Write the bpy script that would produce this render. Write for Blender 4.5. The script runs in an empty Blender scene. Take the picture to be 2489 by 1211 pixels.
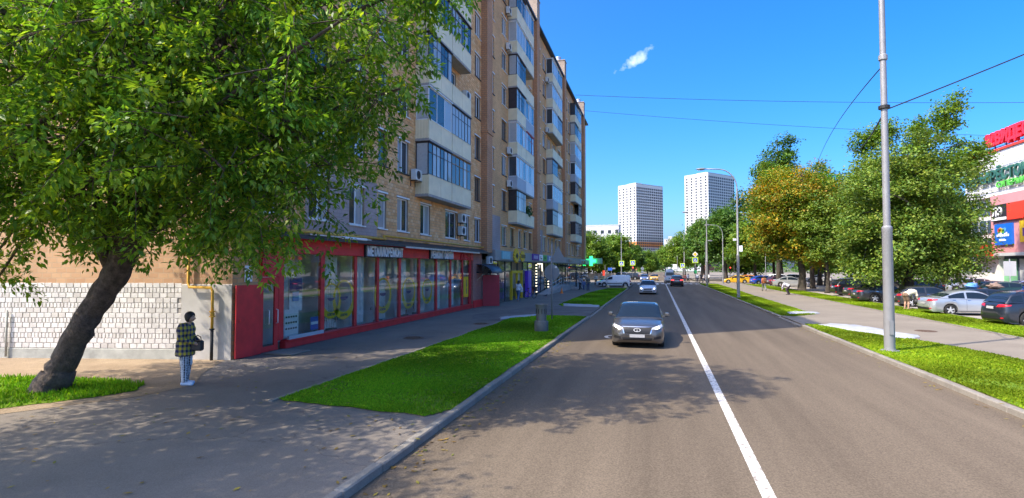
import bpy, bmesh, math, random
import numpy as np
from mathutils import Vector, Matrix
from mathutils.bvhtree import BVHTree
SC=bpy.context.scene
COL=SC.collection
R=math.radians
# ------------------------------------------------------------------ camera, sky, sun, exposure
CAMH=2.8
cam=bpy.data.cameras.new('camera'); camo=bpy.data.objects.new('camera',cam); COL.objects.link(camo)
cam.sensor_width=36.0; cam.lens=36.0*1323.0/2489.0; cam.clip_end=4000; cam.clip_start=0.05
camo.location=(0,0,CAMH)
camo.rotation_euler=(R(90)+math.atan(45/1323.0),0,math.atan(354/1323.0))
SC.camera=camo
SUN_AZ=R(51.0); SUN_EL=R(48.5)           # azimuth of the shadows, from +Y towards +X
sh=Vector((math.sin(SUN_AZ)*math.cos(SUN_EL),math.cos(SUN_AZ)*math.cos(SUN_EL),-math.sin(SUN_EL)))
sl=bpy.data.lights.new('sun','SUN'); sl.energy=2.4; sl.angle=R(0.53); sl.color=(1.0,0.89,0.72)
so=bpy.data.objects.new('sun',sl); COL.objects.link(so); so.location=(-30,-30,60)
so.rotation_euler=sh.to_track_quat('-Z','Y').to_euler()
W=bpy.data.worlds.new('World'); SC.world=W; W.use_nodes=True
wn=W.node_tree.nodes; wl=W.node_tree.links
bg=wn['Background']
sky=wn.new('ShaderNodeTexSky'); sky.sky_type='NISHITA'; sky.sun_disc=False
sky.sun_elevation=SUN_EL; sky.sun_rotation=math.pi+SUN_AZ
sky.altitude=150; sky.air_density=0.65; sky.dust_density=3.8; sky.ozone_density=6.0
hs=wn.new('ShaderNodeHueSaturation'); hs.inputs['Saturation'].default_value=1.33; hs.inputs['Hue'].default_value=0.5
wl.new(sky.outputs[0],hs.inputs['Color'])
# one small fair-weather cloud over the towers, fixed in the sky's own directions
tc=wn.new('ShaderNodeTexCoord')
cd=Vector((-0.0259,0.925,0.353)).normalized()
def _vm(op,a,b=None):
    n=wn.new('ShaderNodeVectorMath'); n.operation=op
    wl.new(a,n.inputs[0])
    if b is not None:
        if isinstance(b,(tuple,Vector)): n.inputs[1].default_value=tuple(b)
        else: wl.new(b,n.inputs[1])
    return n
def _m(op,a,b=None,clamp=False):
    n=wn.new('ShaderNodeMath'); n.operation=op; n.use_clamp=clamp
    wl.new(a,n.inputs[0])
    if b is not None:
        if isinstance(b,(int,float)): n.inputs[1].default_value=b
        else: wl.new(b,n.inputs[1])
    return n.outputs[0]
nz=wn.new('ShaderNodeTexNoise'); nz.inputs['Scale'].default_value=38; nz.inputs['Detail'].default_value=7; nz.inputs['Roughness'].default_value=.62
wl.new(tc.outputs['Generated'],nz.inputs['Vector'])
df=_vm('SUBTRACT',tc.outputs['Generated'],cd)
ux=Vector((0.84,0.2,0.48)).normalized(); uy=Vector((-0.46,-0.30,0.83)).normalized()
du=_vm('DOT_PRODUCT',df.outputs[0],ux).outputs['Value']; dv=_vm('DOT_PRODUCT',df.outputs[0],uy).outputs['Value']
e=_m('ADD',_m('POWER',_m('DIVIDE',du,0.042),2.0),_m('POWER',_m('DIVIDE',dv,0.0105),2.0))
mk=_m('SUBTRACT',_m('MULTIPLY',nz.outputs[0],3.6),_m('MULTIPLY',e,0.8))
mk=_m('MULTIPLY',_m('SUBTRACT',mk,1.22),0.30,True)
mxw=wn.new('ShaderNodeMix'); mxw.data_type='RGBA'
mxw.inputs['B'].default_value=(6.2,6.3,6.6,1)
wl.new(mk,mxw.inputs['Factor']); wl.new(hs.outputs[0],mxw.inputs['A'])
wl.new(mxw.outputs['Result'],bg.inputs['Color'])
bg.inputs['Strength'].default_value=0.15
SC.view_settings.view_transform='Standard'; SC.view_settings.look='None'
SC.view_settings.exposure=1.60; SC.view_settings.gamma=1.0; SC.view_settings.use_curve_mapping=False
SC.cycles.max_bounces=6; SC.cycles.diffuse_bounces=4; SC.cycles.glossy_bounces=3; SC.cycles.transparent_max_bounces=12
SC.cycles.caustics_reflective=False; SC.cycles.caustics_refractive=False

# ------------------------------------------------------------------ helpers
class MB:
    """collects polygons, then links them as one mesh object"""
    def __init__(s): s.v=[]; s.f=[]
    def add(s,vs,fs):
        n=len(s.v); s.v.extend([tuple(p) for p in vs]); s.f.extend([tuple(i+n for i in f) for f in fs]); return s
    def box(s,x0,x1,y0,y1,z0,z1):
        return s.add([(x0,y0,z0),(x1,y0,z0),(x1,y1,z0),(x0,y1,z0),(x0,y0,z1),(x1,y0,z1),(x1,y1,z1),(x0,y1,z1)],
              [(3,2,1,0),(4,5,6,7),(0,1,5,4),(1,2,6,5),(2,3,7,6),(3,0,4,7)])
    def cbox(s,x0,x1,y0,y1,z0,z1,c=0.02):
        "box with chamfered edges"
        X=(x0,x1);Y=(y0,y1);Z=(z0,z1); bm=bmesh.new()
        bmesh.ops.create_cube(bm,size=1.0)
        for v in bm.verts: v.co=Vector((X[v.co.x>0],Y[v.co.y>0],Z[v.co.z>0]))
        bmesh.ops.bevel(bm,geom=list(bm.edges),offset=c,segments=1,affect='EDGES')
        bm.verts.ensure_lookup_table()
        s.add([v.co[:] for v in bm.verts],[[v.index for v in f.verts] for f in bm.faces]); bm.free(); return s
    def quad(s,a,b,c,d): return s.add([a,b,c,d],[(0,1,2,3)])
    def poly(s,pts): return s.add(pts,[tuple(range(len(pts)))])
    def prism(s,pts,z0,z1):
        n=len(pts)
        s.add([(p[0],p[1],z0) for p in pts]+[(p[0],p[1],z1) for p in pts],
              [tuple(range(n-1,-1,-1)),tuple(range(n,2*n))]+[(i,(i+1)%n,(i+1)%n+n,i+n) for i in range(n)]); return s
    def ext(s,pts,axis,a,b):
        "2-D polygon pts extruded along axis from a to b"
        n=len(pts)
        def P(p,t):
            return {'x':(t,p[0],p[1]),'y':(p[0],t,p[1]),'z':(p[0],p[1],t)}[axis]
        s.add([P(p,a) for p in pts]+[P(p,b) for p in pts],
              [tuple(range(n-1,-1,-1)),tuple(range(n,2*n))]+[(i,(i+1)%n,(i+1)%n+n,i+n) for i in range(n)]); return s
    def tube(s,path,r,n=8,cap=True):
        path=[Vector(p) for p in path]
        rs=r if isinstance(r,(list,tuple)) else [r]*len(path)
        base=len(s.v); up=None
        for i,p in enumerate(path):
            d=(path[min(i+1,len(path)-1)]-path[max(i-1,0)])
            d=d.normalized() if d.length>1e-9 else Vector((0,0,1))
            if up is None:
                up=Vector((1,0,0)) if abs(d.x)<.9 else Vector((0,1,0))
            u=(up-d*up.dot(d)).normalized(); w=d.cross(u); up=u
            for k in range(n):
                a=2*math.pi*k/n; s.v.append(tuple(p+(u*math.cos(a)+w*math.sin(a))*rs[i]))
        for i in range(len(path)-1):
            for k in range(n):
                a=base+i*n+k; b=base+i*n+(k+1)%n; s.f.append((a,b,b+n,a+n))
        if cap:
            s.f.append(tuple(base+k for k in range(n-1,-1,-1))); e=base+(len(path)-1)*n
            s.f.append(tuple(e+k for k in range(n)))
        return s
    def lathe(s,prof,n=16,c=(0,0,0),axis='z',cap=True):
        "profile of (radius, height) turned about an axis"
        b=len(s.v)
        for (r,h) in prof:
            for k in range(n):
                a=2*math.pi*k/n; x,y=r*math.cos(a),r*math.sin(a)
                p={'z':(x,y,h),'x':(h,x,y),'y':(y,h,x)}[axis]
                s.v.append((p[0]+c[0],p[1]+c[1],p[2]+c[2]))
        for i in range(len(prof)-1):
            for k in range(n):
                p=b+i*n+k; q=b+i*n+(k+1)%n; s.f.append((p,q,q+n,p+n))
        if not cap: return s
        if prof[0][0]>1e-6: s.f.append(tuple(b+k for k in range(n-1,-1,-1)))
        if prof[-1][0]>1e-6: s.f.append(tuple(b+(len(prof)-1)*n+k for k in range(n)))
        return s
    def grid(s,fn,nu,nv,closed_u=False):
        b=len(s.v)
        for i in range(nu+1):
            for j in range(nv+1): s.v.append(tuple(fn(i/nu,j/nv)))
        for i in range(nu):
            for j in range(nv):
                a=b+i*(nv+1)+j; s.f.append((a,a+nv+1,a+nv+2,a+1))
        return s
    def mesh(s,name,mat=None,smooth=False):
        m=bpy.data.meshes.new(name); m.from_pydata(s.v,[],s.f)
        if mat is not None: m.materials.append(mat)
        if smooth: m.polygons.foreach_set('use_smooth',[True]*len(m.polygons))
        m.update(); return m
def link(name,mesh,parent=None,loc=None,rot=None,scale=None):
    o=bpy.data.objects.new(name,mesh); COL.objects.link(o)
    if parent is not None: o.parent=parent
    if loc is not None: o.location=loc
    if rot is not None: o.rotation_euler=rot
    if scale is not None: o.scale=scale
    return o
def tag(o,label=None,cat=None,group=None,kind=None):
    if label: o['label']=label
    if cat: o['category']=cat
    if group: o['group']=group
    if kind: o['kind']=kind
    return o
def thing(name,label,cat,loc=(0,0,0),rz=0,group=None):
    o=bpy.data.objects.new(name,None); COL.objects.link(o); o.location=loc; o.rotation_euler=(0,0,rz); o.empty_display_size=.2
    return tag(o,label,cat,group)
def wloc(p):
    l=Vector((0,0,0))
    while p is not None: l+=Vector(p.location); p=p.parent
    return l
def part(name,mb,mat,parent,world=False,smooth=False,auto=None):
    "mesh object under parent; world=True when the vertices are world coordinates (parent unrotated)"
    m=mb.mesh(name,mat,smooth)
    if world:
        l=wloc(parent); m.transform(Matrix.Translation(-l))
    if auto is not None:
        m.polygons.foreach_set('use_smooth',[True]*len(m.polygons)); m.set_sharp_from_angle(angle=R(auto))
    return link(name,m,parent)
def struct(name,mb,mat,smooth=False):
    return tag(link(name,mb.mesh(name,mat,smooth)),kind='structure')
def single(name,mb,mat,label,cat,group=None,loc=None,rz=0,smooth=False,auto=None,kind=None):
    m=mb.mesh(name,mat,smooth)
    if auto is not None:
        m.polygons.foreach_set('use_smooth',[True]*len(m.polygons)); m.set_sharp_from_angle(angle=R(auto))
    o=link(name,m,None,loc); o.rotation_euler=(0,0,rz)
    return tag(o,label,cat,group,kind)
def copy_tree(o,parent=None):
    c=o.copy(); COL.objects.link(c); c.parent=parent
    for ch in list(o.children): copy_tree(ch,c)
    return c
def text_mesh(body,size,ext,mat,name,align='LEFT',bold=0.0,xs=1.0):
    "lettering as a mesh: reads along +X, stands up along +Z, extruded towards -Y"
    cu=bpy.data.curves.new(name,'FONT'); cu.body=body; cu.size=size; cu.extrude=ext; cu.offset=bold; cu.align_x=align; cu.resolution_u=2
    o=bpy.data.objects.new(name,cu); COL.objects.link(o)
    m=bpy.data.meshes.new_from_object(o); bpy.data.objects.remove(o); bpy.data.curves.remove(cu)
    m.transform(Matrix.Rotation(R(90),4,'X')); 
    if xs!=1.0: m.transform(Matrix.Scale(xs,4,(1,0,0)))
    m.materials.clear(); m.materials.append(mat); m.name=name
    return m
# ------------------------------------------------------------------ materials
def newmat(name):
    m=bpy.data.materials.new(name); m.use_nodes=True
    return m,m.node_tree.nodes,m.node_tree.links,m.node_tree.nodes['Principled BSDF']
def N(nodes,kind,**kw):
    n=nodes.new(kind)
    for k,v in kw.items():
        if k in n.inputs: n.inputs[k].default_value=v
        else: setattr(n,k,v)
    return n
def mat(name,col,rough=.6,metal=0.0,var=.12,scale=6.0,bump=0.0,bscale=None,spec=.5,coat=0.0,emit=None,estr=1.0,col2=None,detail=6):
    m,n,l,p=newmat(name)
    p.inputs['Roughness'].default_value=rough; p.inputs['Metallic'].default_value=metal
    p.inputs['Specular IOR Level'].default_value=spec
    if coat: p.inputs['Coat Weight'].default_value=coat; p.inputs['Coat Roughness'].default_value=.04
    c=(*col,1)
    if var>0 or bump>0:
        t=N(n,'ShaderNodeTexCoord'); nz=N(n,'ShaderNodeTexNoise',Scale=scale,Detail=detail,Roughness=.6)
        l.new(t.outputs['Object'],nz.inputs['Vector'])
        mx=N(n,'ShaderNodeMix',data_type='RGBA')
        a=tuple(max(0,x*(1-var)) for x in col); b=tuple(min(1,x*(1+var)) for x in col)
        if col2: b=col2
        mx.inputs['A'].default_value=(*a,1); mx.inputs['B'].default_value=(*b,1)
        rp=N(n,'ShaderNodeMapRange'); rp.inputs['From Min'].default_value=.3; rp.inputs['From Max'].default_value=.7
        l.new(nz.outputs[0],rp.inputs[0]); l.new(rp.outputs[0],mx.inputs['Factor']); l.new(mx.outputs['Result'],p.inputs['Base Color'])
        if bump>0:
            nb=N(n,'ShaderNodeTexNoise',Scale=bscale or scale*4,Detail=4.0); l.new(t.outputs['Object'],nb.inputs['Vector'])
            b=N(n,'ShaderNodeBump',Strength=bump,Distance=.02); l.new(nb.outputs[0],b.inputs['Height']); l.new(b.outputs[0],p.inputs['Normal'])
    else: p.inputs['Base Color'].default_value=c
    if emit: p.inputs['Emission Color'].default_value=(*emit,1); p.inputs['Emission Strength'].default_value=estr
    return m
def brick_mat(name,axis,c1,c2,mortar,w,h,ms=.012,bump=.5,offset=.5,rough=.85,stain=.25):
    m,n,l,p=newmat(name); p.inputs['Roughness'].default_value=rough
    g=N(n,'ShaderNodeNewGeometry'); sp=N(n,'ShaderNodeSeparateXYZ'); cb=N(n,'ShaderNodeCombineXYZ'); l.new(g.outputs['Position'],sp.inputs[0])
    if axis=='xy':
        ad=N(n,'ShaderNodeMath',operation='ADD'); l.new(sp.outputs[0],ad.inputs[0]); l.new(sp.outputs[1],ad.inputs[1]); l.new(ad.outputs[0],cb.inputs[0])
    else: l.new(sp.outputs[{'x':0,'y':1}[axis]],cb.inputs[0])
    l.new(sp.outputs[2],cb.inputs[1])
    b=N(n,'ShaderNodeTexBrick',Scale=1.0); b.offset=offset
    b.inputs['Color1'].default_value=(*c1,1); b.inputs['Color2'].default_value=(*c2,1); b.inputs['Mortar'].default_value=(*mortar,1)
    b.inputs['Brick Width'].default_value=w; b.inputs['Row Height'].default_value=h; b.inputs['Mortar Size'].default_value=ms; b.inputs['Mortar Smooth'].default_value=.1
    l.new(cb.outputs[0],b.inputs['Vector'])
    nz=N(n,'ShaderNodeTexNoise',Scale=.35,Detail=6.0,Roughness=.65); l.new(g.outputs['Position'],nz.inputs['Vector'])
    rp=N(n,'ShaderNodeMapRange'); rp.inputs['From Min'].default_value=.3; rp.inputs['From Max'].default_value=.7; rp.inputs['To Min'].default_value=1-stain; rp.inputs['To Max'].default_value=1+stain*.4
    l.new(nz.outputs[0],rp.inputs[0])
    mu=N(n,'ShaderNodeVectorMath',operation='SCALE'); l.new(b.outputs['Color'],mu.inputs[0]); l.new(rp.outputs[0],mu.inputs['Scale']); l.new(mu.outputs[0],p.inputs['Base Color'])
    bp=N(n,'ShaderNodeBump',Strength=bump,Distance=.01); bp.invert=True; l.new(b.outputs['Fac'],bp.inputs['Height']); l.new(bp.outputs[0],p.inputs['Normal'])
    return m
def glass_mat(name,tint=(.93,.96,.95),rough=0.02,base=.12):
    m,n,l,p=newmat(name); out=n['Material Output']; n.remove(p)
    tr=N(n,'ShaderNodeBsdfTransparent'); tr.inputs[0].default_value=(*tint,1)
    gl=N(n,'ShaderNodeBsdfGlossy'); gl.inputs['Roughness'].default_value=rough; gl.inputs['Color'].default_value=(.95,.97,1,1)
    fr=N(n,'ShaderNodeFresnel'); fr.inputs['IOR'].default_value=1.52
    mr=N(n,'ShaderNodeMapRange'); mr.inputs['To Min'].default_value=base; mr.inputs['To Max'].default_value=1.0
    l.new(fr.outputs[0],mr.inputs[0]); mx=N(n,'ShaderNodeMixShader'); gg=N(n,'ShaderNodeNewGeometry'); sb=N(n,'ShaderNodeMath',operation='SUBTRACT'); sb.inputs[0].default_value=1.0; l.new(gg.outputs['Backfacing'],sb.inputs[1]); ml=N(n,'ShaderNodeMath',operation='MULTIPLY'); l.new(mr.outputs[0],ml.inputs[0]); l.new(sb.outputs[0],ml.inputs[1]); l.new(ml.outputs[0],mx.inputs[0]); l.new(tr.outputs[0],mx.inputs[1]); l.new(gl.outputs[0],mx.inputs[2])
    l.new(mx.outputs[0],out.inputs[0]); return m
def pane_mat(name,dark,light,share=.35,rough=.03):
    "window of a furnished room: some have pale curtains, some show the dark room, all mirror the street"
    m,n,l,p=newmat(name); oi=N(n,'ShaderNodeObjectInfo'); cr=N(n,'ShaderNodeValToRGB'); cr.color_ramp.interpolation='CONSTANT'
    cr.color_ramp.elements[0].color=(*dark,1); e=cr.color_ramp.elements[1]; e.position=1-share; e.color=(*light,1)
    l.new(oi.outputs['Random'],cr.inputs[0])
    g=N(n,'ShaderNodeTexCoord'); w=N(n,'ShaderNodeTexWave',Scale=9.0,Distortion=2.0); w.bands_direction='Y'; l.new(g.outputs['Object'],w.inputs['Vector'])
    rp=N(n,'ShaderNodeMapRange'); rp.inputs['To Min'].default_value=.6; rp.inputs['To Max'].default_value=1.05; l.new(w.outputs['Fac'],rp.inputs[0])
    mu=N(n,'ShaderNodeVectorMath',operation='SCALE'); l.new(cr.outputs[0],mu.inputs[0]); l.new(rp.outputs[0],mu.inputs['Scale']); l.new(mu.outputs[0],p.inputs['Base Color'])
    p.inputs['Roughness'].default_value=rough; p.inputs['Specular IOR Level'].default_value=.55; p.inputs['IOR'].default_value=1.5
    return m
def leaf_mat(name,cols,trans=.35,rough=.55,spec=.4):
    m,n,l,p=newmat(name); out=n['Material Output']
    g=N(n,'ShaderNodeNewGeometry'); cr=N(n,'ShaderNodeValToRGB')
    el=cr.color_ramp.elements
    while len(el)<len(cols): el.new(.5)
    for i,c in enumerate(cols): el[i].position=i/(len(cols)-1); el[i].color=(*c,1)
    l.new(g.outputs['Random Per Island'],cr.inputs[0])
    at=N(n,'ShaderNodeAttribute'); at.attribute_name='tone'
    mu=N(n,'ShaderNodeMix',data_type='RGBA'); mu.blend_type='MULTIPLY'; mu.inputs['Factor'].default_value=1.0
    l.new(cr.outputs[0],mu.inputs['A']); l.new(at.outputs['Color'],mu.inputs['B'])
    l.new(mu.outputs['Result'],p.inputs['Base Color']); p.inputs['Roughness'].default_value=rough; p.inputs['Specular IOR Level'].default_value=spec
    tr=N(n,'ShaderNodeBsdfTranslucent'); gm=N(n,'ShaderNodeMix',data_type='RGBA'); gm.blend_type='MULTIPLY'; gm.inputs['Factor'].default_value=1.0
    gm.inputs['B'].default_value=(1.5,1.35,.55,1); l.new(mu.outputs['Result'],gm.inputs['A']); l.new(gm.outputs['Result'],tr.inputs['Color'])
    mx=N(n,'ShaderNodeMixShader'); mx.inputs[0].default_value=trans; l.new(p.outputs[0],mx.inputs[1]); l.new(tr.outputs[0],mx.inputs[2]); l.new(mx.outputs[0],out.inputs[0])
    return m
def ground_mat(name,col,col2,scale=.6,fine=60,rough=.9,bump=.25,speck=.25,streak=None,crack=0.0):
    m,n,l,p=newmat(name); p.inputs['Roughness'].default_value=rough; p.inputs['Specular IOR Level'].default_value=.25
    g=N(n,'ShaderNodeNewGeometry')
    a=N(n,'ShaderNodeTexNoise',Scale=scale,Detail=7.0,Roughness=.62); vec=g.outputs['Position']
    if streak:
        mp=N(n,'ShaderNodeMapping'); mp.inputs['Scale'].default_value=streak; l.new(vec,mp.inputs['Vector']); l.new(mp.outputs[0],a.inputs['Vector'])
    else: l.new(vec,a.inputs['Vector'])
    rp=N(n,'ShaderNodeMapRange'); rp.inputs['From Min'].default_value=.32; rp.inputs['From Max'].default_value=.68; l.new(a.outputs[0],rp.inputs[0])
    mx=N(n,'ShaderNodeMix',data_type='RGBA'); mx.inputs['A'].default_value=(*col,1); mx.inputs['B'].default_value=(*col2,1); l.new(rp.outputs[0],mx.inputs['Factor'])
    f=N(n,'ShaderNodeTexNoise',Scale=fine,Detail=3.0,Roughness=.8); l.new(vec,f.inputs['Vector'])
    r2=N(n,'ShaderNodeMapRange'); r2.inputs['From Min'].default_value=.3; r2.inputs['From Max'].default_value=.7; r2.inputs['To Min'].default_value=1-speck; r2.inputs['To Max'].default_value=1+speck; l.new(f.outputs[0],r2.inputs[0])
    mu=N(n,'ShaderNodeVectorMath',operation='SCALE'); l.new(mx.outputs['Result'],mu.inputs[0]); l.new(r2.outputs[0],mu.inputs['Scale'])
    last=mu.outputs[0]
    if crack>0:
        vo=N(n,'ShaderNodeTexVoronoi',Scale=.22); vo.feature='DISTANCE_TO_EDGE'
        dn=N(n,'ShaderNodeTexNoise',Scale=1.3,Detail=5.0); l.new(vec,dn.inputs['Vector'])
        sc=N(n,'ShaderNodeVectorMath',operation='SCALE'); sc.inputs['Scale'].default_value=1.6; l.new(dn.outputs['Color'],sc.inputs[0])
        ad=N(n,'ShaderNodeVectorMath',operation='ADD'); l.new(vec,ad.inputs[0]); l.new(sc.outputs[0],ad.inputs[1]); l.new(ad.outputs[0],vo.inputs['Vector'])
        r3=N(n,'ShaderNodeMapRange'); r3.inputs['From Min'].default_value=.0; r3.inputs['From Max'].default_value=.006; r3.inputs['To Min'].default_value=1-crack; r3.inputs['To Max'].default_value=1.0; l.new(vo.outputs[0],r3.inputs[0])
        m2=N(n,'ShaderNodeVectorMath',operation='SCALE'); l.new(last,m2.inputs[0]); l.new(r3.outputs[0],m2.inputs['Scale']); last=m2.outputs[0]
    l.new(last,p.inputs['Base Color'])
    b=N(n,'ShaderNodeBump',Strength=bump,Distance=.01); l.new(f.outputs[0],b.inputs['Height']); l.new(b.outputs[0],p.inputs['Normal'])
    return m
M={}
M['road']=ground_mat('asphalt',(.106,.082,.058),(.168,.132,.094),scale=.9,fine=38,bump=.35,speck=.42,streak=(1.0,.06,1.0),crack=.0)
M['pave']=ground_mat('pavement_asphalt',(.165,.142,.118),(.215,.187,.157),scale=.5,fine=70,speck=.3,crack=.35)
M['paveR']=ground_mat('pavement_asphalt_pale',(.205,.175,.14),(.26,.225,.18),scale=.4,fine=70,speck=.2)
M['lot']=ground_mat('parking_asphalt',(.30,.27,.235),(.36,.325,.28),scale=.4,fine=70,speck=.2)
M['earth']=ground_mat('bare_earth',(.23,.17,.11),(.33,.25,.165),scale=1.4,fine=45,speck=.35,bump=.5)
M['soil']=ground_mat('turf_soil',(.10,.18,.008),(.16,.25,.012),scale=1.2,fine=40,speck=.4,bump=.7)
M['farground']=ground_mat('far_ground',(.10,.12,.06),(.16,.16,.10),scale=.05,fine=3)
M['kerb']=ground_mat('kerb_concrete',(.20,.18,.155),(.29,.265,.225),scale=1.3,fine=50,speck=.2,bump=.3)
def paint_mat(name,col,wear=.35):
    m,n,l,p=newmat(name); g=N(n,'ShaderNodeNewGeometry'); a=N(n,'ShaderNodeTexNoise',Scale=14.0,Detail=8.0,Roughness=.75); l.new(g.outputs['Position'],a.inputs['Vector'])
    cr=N(n,'ShaderNodeValToRGB'); cr.color_ramp.elements[0].position=wear; cr.color_ramp.elements[0].color=(.24,.21,.18,1); cr.color_ramp.elements[1].position=wear+.09; cr.color_ramp.elements[1].color=(*col,1)
    l.new(a.outputs[0],cr.inputs[0]); l.new(cr.outputs[0],p.inputs['Base Color']); p.inputs['Roughness'].default_value=.75; return m
M['paint']=paint_mat('road_paint',(.70,.66,.60),.42)
# ------------------------------------------------------------------ ground, roads, pavements, kerbs, turf
RZ=-0.06; PZ=0.05; KL=-3.73; KR=6.63
def sheet(name,pts,z,m): return struct(name,MB().poly([(p[0],p[1],z) for p in pts]),m)
def slabsheet(name,pts,z,m): return struct(name,MB().prism([(q[0],q[1]) for q in pts],-.22,z),m)
sheet('ground',[(-900,-300),(900,-300),(900,1700),(-900,1700)],-.25,M['farground'])
sheet('road',[(KL-.1,-40),(KR+.1,-40),(KR+.1,101),(KL-.1,101)],RZ,M['road'])
sheet('cross_road',[(-120,101),(120,101),(120,123),(-120,123)],RZ,M['paveR'])
sheet('far_road',[(-6.5,123),(7.5,123),(9,330),(-6,330)],RZ,M['road'])
slabsheet('pavement_left',[(-70,-40),(KL-.16,-40),(KL-.16,101),(-70,101)],PZ,M['pave'])
slabsheet('pavement_right',[(KR+.16,-40),(16.5,-40),(16.5,101),(KR+.16,101)],PZ,M['paveR'])
sheet('parking_lot',[(16.5,-40),(120,-40),(120,101),(16.5,101)],0.0,M['lot'])
sheet('far_pavement_left',[(-120,123),(-6.7,123),(-6.2,330),(-120,330)],PZ,M['paveR'])
sheet('far_pavement_right',[(7.7,123),(120,123),(120,330),(9.2,330)],PZ,M['paveR'])
M['patch']=ground_mat('patched_asphalt',(.11,.10,.092),(.19,.17,.15),scale=.9,fine=60,speck=.3)
sheet('driveway',[(-9.6,30.9),(KL-.16,30.9),(KL-.16,38.3),(-8.6,38.6)],PZ+.004,M['patch'])
sheet('asphalt_patch',[(-9.1,26.2),(-7.9,26.9),(-7.6,31.5),(-9.7,33.5),(-10.4,30)],PZ+.008,M['patch'])
sheet('asphalt_patch',[(-10.0,19.2),(-8.7,19.3),(-8.5,20.6),(-9.8,20.7)],PZ+.004,M['patch'])
# painted line down the road
lm=MB(); lm.quad((1.23,-30,RZ+.004),(1.40,-30,RZ+.004),(1.40,97,RZ+.004),(1.23,97,RZ+.004)); struct('road_marking',lm,M['paint'])
lm=MB()
for i in range(11):
    x=-3.2+i*.95; lm.quad((x,98.5,RZ+.004),(x+.45,98.5,RZ+.004),(x+.45,101.5,RZ+.004),(x,101.5,RZ+.004))
struct('road_marking',lm,M['paint'])
lm=MB()
arc=[(-1.75+.42*math.cos(a),22.9+.6*math.sin(a)) for a in np.linspace(math.pi*.55,math.pi*1.35,9)]
arc2=[(-1.75+.27*math.cos(a),22.9+.45*math.sin(a)) for a in np.linspace(math.pi*1.35,math.pi*.55,9)]
lm.poly([(p[0],p[1],RZ+.004) for p in arc+arc2]); struct('road_marking',lm,M['paint'])
# kerbs: single stones near the camera, one run beyond
kb=MB().cbox(-.08,.08,0,.985,-.2,.125,.02).mesh('kerb_stone',M['kerb']); kb.transform(Matrix.Translation((0,0,RZ)))
def kerb(x,t0,t1,n_single,low=()):
    rng=random.Random(int(x*7)); root=tag(bpy.data.objects.new('kerb',None),kind='structure'); COL.objects.link(root); root.location=(x,t0,0)
    t=t0; k=0
    while t<t1-.01 and k<n_single:
        dz=rng.uniform(-.006,.006); 
        if any(a<=t<b for a,b in low): dz=-.085
        o=link('kerb_stone',kb,root,(rng.uniform(-.005,.005),t-t0,dz)); o.rotation_euler=(0,0,rng.uniform(-.004,.004)); t+=1.0; k+=1
    if t<t1:
        part('kerb_run',MB().cbox(-.08,.08,t-t0,t1-t0,RZ-.2,RZ+.125,.02),M['kerb'],root)
kerb(KL-.08,-6,74,74,low=[(31,38)]); kerb(KR+.08,-2,101,52,low=[(29,34)])
for x0,x1,t0,t1 in ((13.52,13.62,-20,98),(16.42,16.52,-20,98)):
    struct('edging',MB().box(x0,x1,t0,t1,-.1,PZ+.045),M['kerb'])
struct('edging',MB().box(-7.76,-7.66,9.6,29.2,-.1,PZ+.025),M['kerb'])
# ---- turf
def tri_mesh(name,V,F,m,tone=None):
    "fast mesh from numpy arrays; F is (n,k) with k = 3 or 4"
    me=bpy.data.meshes.new(name); V=np.asarray(V,dtype=np.float32); F=np.asarray(F,dtype=np.int32)
    k=F.shape[1]; me.vertices.add(len(V)); me.vertices.foreach_set('co',V.ravel())
    me.loops.add(F.size); me.loops.foreach_set('vertex_index',F.ravel())
    me.polygons.add(len(F)); me.polygons.foreach_set('loop_start',np.arange(0,F.size,k,dtype=np.int32)); me.polygons.foreach_set('loop_total',np.full(len(F),k,dtype=np.int32))
    me.materials.append(m)
    if tone is not None:
        a=me.attributes.new('tone','FLOAT_COLOR','POINT'); c=np.ones((len(V),4),dtype=np.float32); c[:,:3]=tone; a.data.foreach_set('color',c.ravel())
    me.update(calc_edges=True); return me
M['blade']=leaf_mat('grass_blade',[(.10,.29,.012),(.15,.39,.016),(.21,.46,.022),(.30,.48,.024)],trans=.42,rough=.7,spec=.12)
M['bladeR']=leaf_mat('grass_blade_dry',[(.14,.26,.010),(.21,.34,.013),(.27,.39,.018),(.35,.41,.024)],trans=.35,rough=.7,spec=.1)
def inside(P,poly):
    x,y=P[:,0],P[:,1]; c=np.zeros(len(P),bool); n=len(poly)
    for i in range(n):
        x0,y0=poly[i]; x1,y1=poly[(i+1)%n]
        if y0==y1: continue
        k=((y0>y)!=(y1>y))&(x<(x1-x0)*(y-y0)/(y1-y0)+x0); c^=k
    return c
def densify(pts,n,seed,j=.06):
    rs=random.Random(seed); out=[]
    for i in range(len(pts)):
        a=pts[i]; b=pts[(i+1)%len(pts)]
        for k in range(n):
            t=k/n; out.append((a[0]+(b[0]-a[0])*t+rs.uniform(-j,j),a[1]+(b[1]-a[1])*t+rs.uniform(-j,j)))
    return out
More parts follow.
